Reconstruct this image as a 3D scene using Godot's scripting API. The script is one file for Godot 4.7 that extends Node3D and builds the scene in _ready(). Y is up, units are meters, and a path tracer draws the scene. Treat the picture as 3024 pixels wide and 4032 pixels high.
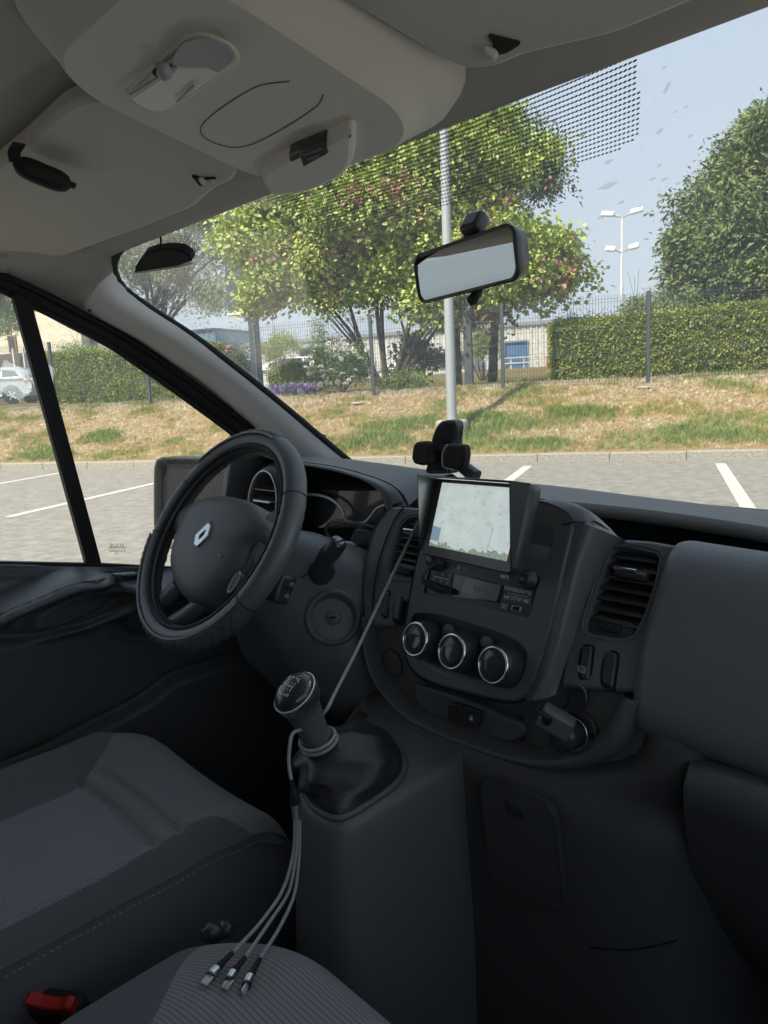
extends Node3D
# A van cab seen from the passenger side, parked facing a grassy bank with a mesh fence.
# Van frame: x to the right, y up, z to the rear; metres.  The kerb runs along KD, the bank climbs along ND.
const KD := Vector3(0.8826, 0, -0.4701)
const ND := Vector3(-0.4701, 0, -0.8826)
var M := {}
var T := {}
var used := {}
var rng := RandomNumberGenerator.new()

func _ready():
	rng.seed = 7
	setup_view()
	make_textures()
	make_materials()
	build_cab_shell()
	build_door()
	build_windscreen()
	build_ceiling()
	build_dash()
	build_stack()
	build_console()
	build_wheel()
	build_seats()
	build_gadgets()
	build_ground()
	build_fence()
	build_far()
	build_plants()
	build_vehicles()

# ---------------------------------------------------------------- view
func setup_view():
	var cam := Camera3D.new()
	cam.name = "camera"
	cam.fov = 67.28
	cam.near = 0.02
	cam.far = 900.0
	cam.keep_aspect = Camera3D.KEEP_HEIGHT
	add_child(cam)
	cam.transform = Transform3D(Basis(Vector3(0.674741,-0.052187,-0.736208), Vector3(-0.088131,0.984663,-0.150572), Vector3(0.732774,0.166480,0.659793)), Vector3(0.66, 1.5, 0))
	var we := WorldEnvironment.new()
	we.name = "environment"
	var e := Environment.new()
	e.background_mode = Environment.BG_SKY
	var sm := ProceduralSkyMaterial.new()
	sm.sky_top_color = Color(0.60, 0.665, 0.74)
	sm.sky_horizon_color = Color(0.73, 0.77, 0.80)
	sm.sky_curve = 0.22
	sm.ground_bottom_color = Color(0.42, 0.42, 0.40)
	sm.ground_horizon_color = Color(0.62, 0.65, 0.66)
	sm.sky_energy_multiplier = 1.0
	var sky := Sky.new()
	sky.sky_material = sm
	e.sky = sky
	e.tonemap_mode = Environment.TONE_MAPPER_LINEAR
	e.tonemap_exposure = 1.75
	e.sdfgi_enabled = true
	e.ssao_enabled = true
	e.ssil_enabled = true
	e.fog_enabled = true
	e.fog_density = 0.0034
	e.fog_light_color = Color(0.80, 0.85, 0.90)
	we.environment = e
	add_child(we)
	var sun := DirectionalLight3D.new()
	sun.name = "sun"
	sun.light_energy = 1.6
	sun.light_angular_distance = 0.6
	sun.light_color = Color(1.0, 0.96, 0.88)
	sun.shadow_enabled = true
	sun.rotation_degrees = Vector3(-50, 2, 0)
	add_child(sun)

# ---------------------------------------------------------------- naming
func numbered(n: String) -> String:
	var c: int = used.get(n, 0)
	used[n] = c + 1
	return n if c == 0 else "%s_%03d" % [n, c]

func tag(o, label: String, category: String, group := "", kind := ""):
	if label != "": o.set_meta("label", label)
	if category != "": o.set_meta("category", category)
	if group != "": o.set_meta("group", group)
	if kind != "": o.set_meta("kind", kind)
	return o

func thing(called: String, label: String, category: String, at := Vector3.ZERO, group := ""):
	var o := Node3D.new()
	o.name = numbered(called)
	add_child(o)
	o.position = at
	o.set_meta("base", at)
	return tag(o, label, category, group)

func setting(called: String):
	var o := Node3D.new()
	o.name = numbered(called)
	add_child(o)
	o.set_meta("kind", "structure")
	return o

# commits a SurfaceTool (or takes a Mesh) as one named mesh; world-built meshes are moved back by their thing's base
func obj(called: String, st, m, parent = null):
	var o := MeshInstance3D.new()
	if st is SurfaceTool:
		st.generate_normals()
		o.mesh = st.commit()
	else:
		o.mesh = st
	o.material_override = m
	o.cast_shadow = GeometryInstance3D.SHADOW_CASTING_SETTING_ON
	if parent == null:
		o.name = numbered(called)
		add_child(o)
	else:
		o.name = called
		parent.add_child(o, true)
		if parent.get_parent() == self:
			o.position = -parent.position
	return o

# the same, but the mesh is local to the parent
func lobj(called: String, st, m, parent, at := Transform3D.IDENTITY):
	var o = obj(called, st, m, parent)
	o.transform = at
	return o

# ---------------------------------------------------------------- shape helpers
func nst() -> SurfaceTool:
	var st := SurfaceTool.new()
	st.begin(Mesh.PRIMITIVE_TRIANGLES)
	return st

func tri(st, a, b, c):
	st.add_vertex(a)
	st.add_vertex(b)
	st.add_vertex(c)

func quad(st, a, b, c, d):
	tri(st, a, b, c)
	tri(st, a, c, d)

func cr(a: Vector3, b: Vector3, c: Vector3, d: Vector3, t: float) -> Vector3:
	return b.cubic_interpolate(c, a, d, t)

# smooth curve through points, resampled to n evenly spaced points
func curve(p: Array, n: int, closed := false) -> Array:
	var m := p.size()
	var d := []
	var segs := m if closed else m - 1
	for i in segs:
		var b: Vector3 = p[i]
		var c: Vector3 = p[(i + 1) % m]
		var a: Vector3 = p[(i - 1 + m) % m] if (closed or i > 0) else b * 2.0 - c
		var e: Vector3 = p[(i + 2) % m] if (closed or i < m - 2) else c * 2.0 - b
		# keep tangents from overshooting where spacing is uneven
		var l := b.distance_to(c)
		var pa := b + (a - b).limit_length(l)
		var pe := c + (e - c).limit_length(l)
		for k in 10:
			d.append(cr(pa, b, c, pe, k / 10.0))
	d.append(p[0] if closed else p[m - 1])
	return resample(d, n, closed)

func resample(d: Array, n: int, closed := false) -> Array:
	var cum := [0.0]
	for i in range(1, d.size()):
		cum.append(cum[i - 1] + d[i].distance_to(d[i - 1]))
	var total: float = cum[-1]
	var out := []
	var j := 0
	for i in n:
		var s: float = total * i / float(n if closed else n - 1)
		while j < d.size() - 2 and cum[j + 1] < s: j += 1
		var w: float = cum[j + 1] - cum[j]
		out.append(d[j].lerp(d[j + 1], 0.0 if w < 1e-9 else clampf((s - cum[j]) / w, 0, 1)))
	return out

func rows_grid(st, rows: Array, closed := false, sg := 0):
	st.set_smooth_group(sg)
	for i in rows.size() - 1:
		var a = rows[i]
		var b = rows[i + 1]
		var n: int = a.size()
		for k in (n if closed else n - 1):
			var l := (k + 1) % n
			quad(st, a[k], a[l], b[l], b[k])

# grid with texture coordinates measured along the cloth, in tiles
func rows_uv(st, rows: Array, tile: float):
	st.set_smooth_group(0)
	var nv := rows.size()
	var nu: int = rows[0].size()
	var us := []
	var vs := [0.0]
	for j in nv:
		var u := [0.0]
		for k in range(1, nu): u.append(u[k - 1] + rows[j][k].distance_to(rows[j][k - 1]))
		us.append(u)
		if j > 0: vs.append(vs[j - 1] + rows[j][nu / 2].distance_to(rows[j - 1][nu / 2]))
	for j in nv - 1:
		for k in nu - 1:
			for q in [[0, 0], [0, 1], [1, 1], [0, 0], [1, 1], [1, 0]]:
				st.set_uv(Vector2(us[j + q[0]][k + q[1]] - us[j + q[0]][nu - 1] * 0.5, vs[j + q[0]]) / tile)
				st.add_vertex(rows[j + q[0]][k + q[1]])

# smooth sheet through several curves
func patch_rows(curves: Array, nu: int, nv: int) -> Array:
	var cs := []
	for c in curves: cs.append(curve(c, nu))
	var cols := []
	for k in nu:
		var col := []
		for c in cs: col.append(c[k])
		cols.append(curve(col, nv))
	var rows := []
	for j in nv:
		var r := []
		for k in nu: r.append(cols[k][j])
		rows.append(r)
	return rows

func patch(curves: Array, nu: int, nv: int) -> SurfaceTool:
	var st := nst()
	rows_grid(st, patch_rows(curves, nu, nv))
	return st

# the same sheet with thickness t (signed along its normals) and closed edges
func shell(curves: Array, nu: int, nv: int, t: float) -> SurfaceTool:
	return thicken(patch_rows(curves, nu, nv), t)

func thicken(rows: Array, t: float) -> SurfaceTool:
	var st := nst()
	var nv := rows.size()
	var nu: int = rows[0].size()
	var back := []
	for j in nv:
		var r := []
		for k in nu:
			var du: Vector3 = rows[j][mini(k + 1, nu - 1)] - rows[j][maxi(k - 1, 0)]
			var dv: Vector3 = rows[mini(j + 1, nv - 1)][k] - rows[maxi(j - 1, 0)][k]
			r.append(rows[j][k] + du.cross(dv).normalized() * t)
		back.append(r)
	rows_grid(st, rows, false, 0)
	rows_grid(st, back, false, 1)
	rows_grid(st, [rows[0], back[0]], false, 2)
	rows_grid(st, [rows[nv - 1], back[nv - 1]], false, 3)
	var e := [[], [], [], []]
	for j in nv:
		e[0].append(rows[j][0]); e[1].append(back[j][0])
		e[2].append(rows[j][nu - 1]); e[3].append(back[j][nu - 1])
	rows_grid(st, [e[0], e[1]], false, 4)
	rows_grid(st, [e[2], e[3]], false, 5)
	return st

func basis_of(p: Array) -> Array:
	var c := Vector3.ZERO
	for q in p: c += q
	c /= p.size()
	var n := Vector3.ZERO
	for i in p.size(): n += (p[i] - c).cross(p[(i + 1) % p.size()] - c)
	n = n.normalized()
	var e1: Vector3 = (p[1] - p[0]).normalized()
	return [c, e1, n.cross(e1).normalized(), n]

# fills a planar loop
func cap(st, loop: Array, sg := -1):
	var b := basis_of(loop)
	var p2 := PackedVector2Array()
	for q in loop: p2.append(Vector2((q - b[0]).dot(b[1]), (q - b[0]).dot(b[2])))
	var ix := Geometry2D.triangulate_polygon(p2)
	st.set_smooth_group(sg)
	if ix.is_empty():
		for i in range(1, loop.size() - 1): tri(st, loop[0], loop[i], loop[i + 1])
	for i in ix: st.add_vertex(loop[i])

# pulls a planar loop inwards by d
func inset(loop: Array, d: float) -> Array:
	var b := basis_of(loop)
	var out := []
	var n := loop.size()
	for i in n:
		var u: Vector3 = (loop[i] - loop[(i - 1 + n) % n]).normalized()
		var w: Vector3 = (loop[(i + 1) % n] - loop[i]).normalized()
		var s: Vector3 = b[3].cross(u + w)
		s = s.normalized() if s.length() > 1e-6 else b[3].cross(u)
		var k: float = 1.0 / maxf(0.5, s.dot(b[3].cross(u)))
		out.append(loop[i] + s * d * k)
	return out

func shift(loop: Array, by: Vector3) -> Array:
	var out := []
	for q in loop: out.append(q + by)
	return out

# front side of a loop: the side the normal 'face' looks to
func oriented(loop: Array, face: Vector3) -> Array:
	var b := basis_of(loop)
	if b[3].dot(face) < 0:
		var r := loop.duplicate()
		r.reverse()
		return r
	return loop

# slab with a rounded front edge: loop is the front outline, face its outward direction
func slab(loop_in: Array, face: Vector3, depth: float, bevel := 0.003, st = null) -> SurfaceTool:
	if st == null: st = nst()
	var loop := oriented(loop_in, face)
	var n: Vector3 = basis_of(loop)[3]
	var r0 := shift(loop, -n * depth)
	var r1 := shift(loop, -n * bevel)
	var r2 := shift(inset(loop, bevel * 0.3), -n * bevel * 0.3)
	var r3 := inset(loop, bevel)
	rows_grid(st, [r0, r1], true, 1)
	rows_grid(st, [r1, r2, r3], true, 2)
	cap(st, r3)
	cap(st, r0)
	return st

# slab with openings: holes are loops in the same plane; rim walls go back by wall
func slab_holes(loop_in: Array, holes: Array, face: Vector3, depth: float, bevel := 0.003, wall := 0.02) -> SurfaceTool:
	var st := nst()
	var loop := oriented(loop_in, face)
	var b := basis_of(loop)
	var n: Vector3 = b[3]
	var r3 := inset(loop, bevel)
	rows_grid(st, [shift(loop, -n * depth), shift(loop, -n * bevel)], true, 1)
	rows_grid(st, [shift(loop, -n * bevel), shift(inset(loop, bevel * 0.3), -n * bevel * 0.3), r3], true, 2)
	var poly := r3.duplicate()
	for h0 in holes:
		var h := oriented(h0, -face)
		var hb := inset(h, bevel)
		rows_grid(st, [hb, shift(inset(h, bevel * 0.3), -n * bevel * 0.3), shift(h, -n * bevel)], true, 3)
		rows_grid(st, [shift(h, -n * bevel), shift(h, -n * wall)], true, 4)
		# bridge the hole to the outline
		var bi := 0
		var bj := 0
		var best := 1e9
		for i in poly.size():
			for j in hb.size():
				var dd: float = poly[i].distance_squared_to(hb[j])
				if dd < best:
					best = dd; bi = i; bj = j
		var np := poly.slice(0, bi + 1)
		for j in hb.size() + 1: np.append(hb[(bj + j) % hb.size()])
		np.append_array(poly.slice(bi))
		poly = np
	cap(st, poly)
	return st

# tube along a path; r is a radius or a list of radii
func tube(path: Array, r, seg := 10, closed := false, st = null, caps := true) -> SurfaceTool:
	if st == null: st = nst()
	var n := path.size()
	var up := Vector3.UP
	var t0: Vector3 = (path[1] - path[0]).normalized()
	if absf(t0.dot(up)) > 0.9: up = Vector3.RIGHT
	var e1 := (up - t0 * up.dot(t0)).normalized()
	var rings := []
	for i in n:
		var a: Vector3 = path[(i - 1 + n) % n] if (closed or i > 0) else path[0]
		var c: Vector3 = path[(i + 1) % n] if (closed or i < n - 1) else path[n - 1]
		var t: Vector3 = (c - a).normalized()
		e1 = (e1 - t * e1.dot(t)).normalized()
		var e2 := t.cross(e1)
		var rr: float = r[i] if r is Array else r
		var ring := []
		for k in seg:
			var w := TAU * k / seg
			ring.append(path[i] + e1 * cos(w) * rr + e2 * sin(w) * rr)
		rings.append(ring)
	if closed: rings.append(rings[0])
	rows_grid(st, rings, true, 1)
	if caps and not closed:
		cap(st, rings[0])
		cap(st, rings[n - 1])
	return st

# flat bar w wide and h thick along a path, up is the thickness direction
func bar(path: Array, w: float, h: float, upv: Vector3, st = null) -> SurfaceTool:
	if st == null: st = nst()
	var rings := []
	for i in path.size():
		var t: Vector3 = (path[mini(i + 1, path.size() - 1)] - path[maxi(i - 1, 0)]).normalized()
		var s := t.cross(upv).normalized()
		var u := s.cross(t).normalized()
		rings.append([path[i] + s * w / 2 + u * h / 2, path[i] - s * w / 2 + u * h / 2, path[i] - s * w / 2 - u * h / 2, path[i] + s * w / 2 - u * h / 2])
	for k in 4:
		var a := []
		var b := []
		for r in rings:
			a.append(r[k]); b.append(r[(k + 1) % 4])
		rows_grid(st, [a, b], false, k + 1)
	cap(st, rings[0])
	cap(st, rings[-1])
	return st

# turned shape: profile of (radius, height) about the axis of xf's y
func lathe(profile: Array, seg := 24, xf := Transform3D.IDENTITY, st = null, smooth := true) -> SurfaceTool:
	if st == null: st = nst()
	var rings := []
	for p in profile:
		var ring := []
		for k in seg:
			var w := TAU * k / seg
			ring.append(xf * Vector3(cos(w) * p[0], p[1], sin(w) * p[0]))
		rings.append(ring)
	if smooth: rows_grid(st, rings, true, 1)
	else:
		for i in rings.size() - 1: rows_grid(st, [rings[i], rings[i + 1]], true, i + 1)
	if profile[0][0] > 1e-4: cap(st, rings[0])
	if profile[-1][0] > 1e-4: cap(st, rings[-1])
	return st

# box with chamfered edges
func box(c: Vector3, s: Vector3, ch := 0.0, bas := Basis.IDENTITY, st = null) -> SurfaceTool:
	if st == null: st = nst()
	var h := s / 2
	if ch <= 0.0:
		st.set_smooth_group(-1)
		for f in [[0, 1, 2], [1, 2, 0], [2, 0, 1]]:
			for sg in [-1.0, 1.0]:
				var q := []
				for m in [[-1, -1], [1, -1], [1, 1], [-1, 1]]:
					var p := Vector3.ZERO
					p[f[0]] = h[f[0]] * sg
					p[f[1]] = h[f[1]] * m[0]
					p[f[2]] = h[f[2]] * m[1]
					q.append(c + bas * p)
				quad(st, q[0], q[1], q[2], q[3])
		return st
	# stack of rounded rectangles along z
	var rings := []
	for l in [[-h.z, ch], [-h.z + ch * 0.3, ch * 0.3], [-h.z + ch, 0.0], [h.z - ch, 0.0], [h.z - ch * 0.3, ch * 0.3], [h.z, ch]]:
		var ring := []
		for q in rrect(h.x * 2 - l[1] * 2, h.y * 2 - l[1] * 2, maxf(ch - l[1] * 0.7, ch * 0.3), 3):
			ring.append(c + bas * Vector3(q.x, q.y, l[0]))
		rings.append(ring)
	rows_grid(st, rings, true, 1)
	cap(st, rings[0])
	cap(st, rings[-1])
	return st

func rrect(w: float, h: float, r: float, n := 4) -> Array:
	var out := []
	r = minf(r, minf(w, h) / 2 - 1e-4)
	for q in [[1, 1, 0.0], [-1, 1, PI / 2], [-1, -1, PI], [1, -1, PI * 1.5]]:
		for k in n + 1:
			var a: float = q[2] + PI / 2 * k / n
			out.append(Vector2(q[0] * (w / 2 - r) + cos(a) * r, q[1] * (h / 2 - r) + sin(a) * r))
	return out

# rounded rectangle loop in a frame
func rloop(c: Vector3, ex: Vector3, ey: Vector3, w: float, h: float, r: float, n := 4) -> Array:
	var out := []
	for q in rrect(w, h, r, n): out.append(c + ex * q.x + ey * q.y)
	return out

# rounds the corners of a polygon
func rounded(p: Array, r: float, n := 4) -> Array:
	var out := []
	var m := p.size()
	for i in m:
		var a: Vector3 = p[(i - 1 + m) % m] - p[i]
		var b: Vector3 = p[(i + 1) % m] - p[i]
		var l := minf(r, minf(a.length(), b.length()) * 0.45)
		var s: Vector3 = p[i] + a.normalized() * l
		var e: Vector3 = p[i] + b.normalized() * l
		for k in n + 1:
			var t := float(k) / n
			out.append(s.lerp(p[i], t).lerp(p[i].lerp(e, t), t))
	return out

func loft(rings: Array, cap0 := true, cap1 := true, st = null) -> SurfaceTool:
	if st == null: st = nst()
	rows_grid(st, rings, true, 1)
	if cap0: cap(st, rings[0])
	if cap1: cap(st, rings[-1])
	return st

func circle(c: Vector3, ex: Vector3, ey: Vector3, r: float, n := 24) -> Array:
	var out := []
	for k in n: out.append(c + ex * cos(TAU * k / n) * r + ey * sin(TAU * k / n) * r)
	return out

func frame(o: Vector3, ex: Vector3, ey: Vector3) -> Transform3D:
	return Transform3D(Basis(ex.normalized(), ey.normalized(), ex.cross(ey).normalized()), o)

# raised lettering lying in the plane ex, ey
func text(s: String, c: Vector3, ex: Vector3, ey: Vector3, h: float, m, parent, called := "lettering", bold := false):
	var tm := TextMesh.new()
	var f := SystemFont.new()
	f.font_names = PackedStringArray(["Droid Sans"])
	if bold: f.font_weight = 700
	tm.font = f
	tm.text = s
	tm.font_size = 32
	tm.pixel_size = h / 24.0
	tm.depth = 0.0004
	tm.curve_step = 2.0
	var o := MeshInstance3D.new()
	o.mesh = tm
	o.material_override = m
	o.name = called
	parent.add_child(o, true)
	var base: Vector3 = parent.position if parent.get_parent() == self else (parent.get_parent().position if parent.get_parent().get_parent() == self else Vector3.ZERO)
	var xf := frame(c, ex, ey)
	xf.origin -= base if parent.get_parent() == self else Vector3.ZERO
	o.transform = xf
	return o

# ---------------------------------------------------------------- textures
func noise_img(size: int, freq: float, type := FastNoiseLite.TYPE_SIMPLEX_SMOOTH, oct := 3, sd := 1) -> Image:
	var n := FastNoiseLite.new()
	n.seed = sd
	n.noise_type = type
	n.frequency = freq
	n.fractal_octaves = oct
	if type == FastNoiseLite.TYPE_CELLULAR:
		n.cellular_return_type = FastNoiseLite.RETURN_DISTANCE2_SUB
		n.fractal_type = FastNoiseLite.FRACTAL_NONE
	return n.get_seamless_image(size, size, false, false, 0.1, true)

func tex(im: Image) -> ImageTexture:
	im.generate_mipmaps()
	return ImageTexture.create_from_image(im)

func normal_tex(im: Image, strength: float) -> ImageTexture:
	var c: Image = im.duplicate()
	c.convert(Image.FORMAT_RGBA8)
	c.bump_map_to_normal_map(strength)
	return tex(c)

# maps a grey noise image between two colours (sRGB multipliers)
func tint(im: Image, lo: Color, hi: Color, gam := 1.0) -> Image:
	var w := im.get_width()
	var out := Image.create(w, w, false, Image.FORMAT_RGB8)
	for y in w:
		for x in w:
			out.set_pixel(x, y, lo.lerp(hi, pow(im.get_pixel(x, y).r, gam)))
	return out

func make_textures():
	var cells := noise_img(256, 0.055, FastNoiseLite.TYPE_CELLULAR, 1, 3)
	T.grain = normal_tex(cells, 3.0)
	T.leather = normal_tex(noise_img(256, 0.035, FastNoiseLite.TYPE_CELLULAR, 1, 9), 3.5)
	var fine := noise_img(256, 0.25, FastNoiseLite.TYPE_SIMPLEX, 3, 5)
	T.fine_n = normal_tex(fine, 4.0)
	T.fine = tex(tint(fine, Color(0.72, 0.72, 0.72), Color(1, 1, 1)))
	var coarse := noise_img(512, 0.012, FastNoiseLite.TYPE_SIMPLEX_SMOOTH, 5, 11)
	T.mottle = tex(tint(coarse, Color(0.80, 0.80, 0.79), Color(1, 1, 1)))
	T.smudge = tex(tint(noise_img(512, 0.02, FastNoiseLite.TYPE_SIMPLEX_SMOOTH, 5, 21), Color(0.35, 0.35, 0.35), Color(0.85, 0.85, 0.85)))
	# driver seat cloth: rows of small dashes
	var wv := Image.create(128, 128, false, Image.FORMAT_RGB8)
	var wh := Image.create(128, 128, false, Image.FORMAT_RGBA8)
	var r := RandomNumberGenerator.new()
	r.seed = 4
	for y in 128:
		for x in 128:
			var row := y / 8
			var sx := (x + (4 if row % 2 == 1 else 0)) % 8
			var on := (y % 8) < 6 and sx < 6
			var h := (sin(PI * (sx + 0.5) / 6.0) * sin(PI * ((y % 8) + 0.5) / 6.0)) if on else 0.0
			var c := 0.50 + 0.42 * h + r.randf_range(-0.06, 0.06)
			wv.set_pixel(x, y, Color(c, c, c))
			wh.set_pixel(x, y, Color(h, h, h))
	T.weave = tex(wv)
	T.weave_n = normal_tex(wh, 3.0)
	# bench cloth: fine diagonal cords
	var rb := Image.create(128, 128, false, Image.FORMAT_RGB8)
	var rh := Image.create(128, 128, false, Image.FORMAT_RGBA8)
	for y in 128:
		for x in 128:
			var f := fmod(float(y) / 16.0, 1.0)
			var h := pow(sin(PI * f), 0.6) * (0.75 + 0.25 * sin(TAU * x / 8.0 + floor(y / 16.0) * PI))
			var c := 0.54 + 0.28 * h + r.randf_range(-0.05, 0.05)
			rb.set_pixel(x, y, Color(c, c, c))
			rh.set_pixel(x, y, Color(h, h, h))
	T.rib = tex(rb)
	T.rib_n = normal_tex(rh, 4.0)
	# fine ribbing pressed into the passenger panel
	var gr := Image.create(64, 64, false, Image.FORMAT_RGBA8)
	for y in 64:
		for x in 64:
			var h := 0.5 + 0.5 * sin(TAU * y / 8.0) * (0.8 + 0.2 * sin(TAU * x / 16.0 + (y / 8) * 2.4))
			gr.set_pixel(x, y, Color(h, h, h))
	T.ribbed_n = normal_tex(gr, 2.0)
	# asphalt: pale chippings in a grey binder
	var sp := noise_img(512, 0.22, FastNoiseLite.TYPE_CELLULAR, 1, 31)
	var asp := Image.create(512, 512, false, Image.FORMAT_RGB8)
	for y in 512:
		for x in 512:
			var s := sp.get_pixel(x, y).r
			var q := coarse.get_pixel(x, y).r
			var c := 0.58 + 0.26 * s + 0.16 * (q - 0.5) + r.randf_range(-0.05, 0.05)
			if r.randf() < 0.012: c += 0.25
			asp.set_pixel(x, y, Color(c, c * 0.99, c * 0.965))
	T.asphalt = tex(asp)
	T.asphalt_n = normal_tex(sp, 2.0)
	# dry bank soil
	var so := noise_img(512, 0.09, FastNoiseLite.TYPE_SIMPLEX, 4, 41)
	T.soil = tex(tint(so, Color(0.62, 0.52, 0.38), Color(1.0, 0.90, 0.70)))
	T.concrete = tex(tint(noise_img(256, 0.05, FastNoiseLite.TYPE_SIMPLEX, 5, 51), Color(0.70, 0.70, 0.68), Color(1, 1, 0.98)))
	T.bark = tex(tint(noise_img(256, 0.06, FastNoiseLite.TYPE_SIMPLEX, 5, 61), Color(0.45, 0.42, 0.38), Color(1, 0.97, 0.92)))
	T.bark_n = normal_tex(noise_img(256, 0.06, FastNoiseLite.TYPE_SIMPLEX, 5, 61), 5.0)
	T.zinc = tex(tint(noise_img(256, 0.06, FastNoiseLite.TYPE_CELLULAR, 1, 71), Color(0.78, 0.80, 0.82), Color(1, 1, 1)))
	# braided cable sleeve: black and white chevrons
	var br := Image.create(64, 64, false, Image.FORMAT_RGB8)
	for y in 64:
		for x in 64:
			var d := (y + absi((x % 32) - 16)) % 16
			var on := d < 8
			br.set_pixel(x, y, Color(0.93, 0.93, 0.93) if on else Color(0.06, 0.06, 0.07))
	T.braid = tex(br)
	# picture of the reversing camera on the small monitor: pale sky, tree tops, a lamp
	T.monitor = tex(monitor_image())

func monitor_image() -> Image:
	var im := Image.create(512, 384, false, Image.FORMAT_RGB8)
	var n := FastNoiseLite.new()
	n.seed = 8
	n.frequency = 0.008
	n.fractal_octaves = 4
	var n2 := FastNoiseLite.new()
	n2.seed = 18
	n2.frequency = 0.03
	n2.fractal_octaves = 4
	for y in 384:
		for x in 512:
			var c := n.get_noise_2d(x, y) * 0.045
			var col := Color(0.80 + c, 0.85 + c, 0.835 + c)
			var s := n2.get_noise_2d(x * 0.7, y * 0.7)
			if s > 0.32: col = col.darkened((s - 0.32) * 0.4)
			# tree line along the foot
			var top := 366.0 + n2.get_noise_2d(x * 0.6, 5) * 26.0 - (14.0 if x > 390 else 0.0) - (30.0 if x > 60 and x < 130 else 0.0) * (0.5 + n2.get_noise_2d(x * 3.0, 40))
			if y > top: col = Color(0.45, 0.52, 0.44).lerp(Color(0.66, 0.72, 0.66), clampf(n2.get_noise_2d(x * 3, y * 3) * 1.2 + 0.4, 0, 1))
			# blue shed corner at the left
			if x < 62 and y > 262 + x * 0.15 and y < 350: col = Color(0.52, 0.63, 0.70)
			im.set_pixel(x, y, col)
	# lamp post with a curved arm
	for y in range(232, 372):
		var x0 := int(392 - (y - 232) * 0.05)
		for k in 3: im.set_pixel(x0 + k, y, Color(0.55, 0.57, 0.63))
	for k in 40:
		var a := PI * 0.5 * k / 40.0
		for t in 3:
			im.set_pixel(int(364 + sin(a) * 28), int(232 - cos(a) * 26) + t, Color(0.55, 0.57, 0.63))
	return im

# ---------------------------------------------------------------- materials
func lin(r: float, g: float, b: float) -> Color:
	return Color(r, g, b).linear_to_srgb()

func mat(r: float, g: float, b: float, rough := 0.6, metal := 0.0, nt = null, ns := 0.4, tile := 0.05, at = null) -> StandardMaterial3D:
	var m := StandardMaterial3D.new()
	m.albedo_color = lin(r, g, b)
	m.roughness = rough
	m.metallic = metal
	m.cull_mode = BaseMaterial3D.CULL_DISABLED
	if nt != null or at != null:
		m.uv1_triplanar = true
		m.uv1_world_triplanar = true
		m.uv1_scale = Vector3.ONE / tile
	if nt != null:
		m.normal_enabled = true
		m.normal_texture = nt
		m.normal_scale = ns
	if at != null: m.albedo_texture = at
	return m

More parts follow.
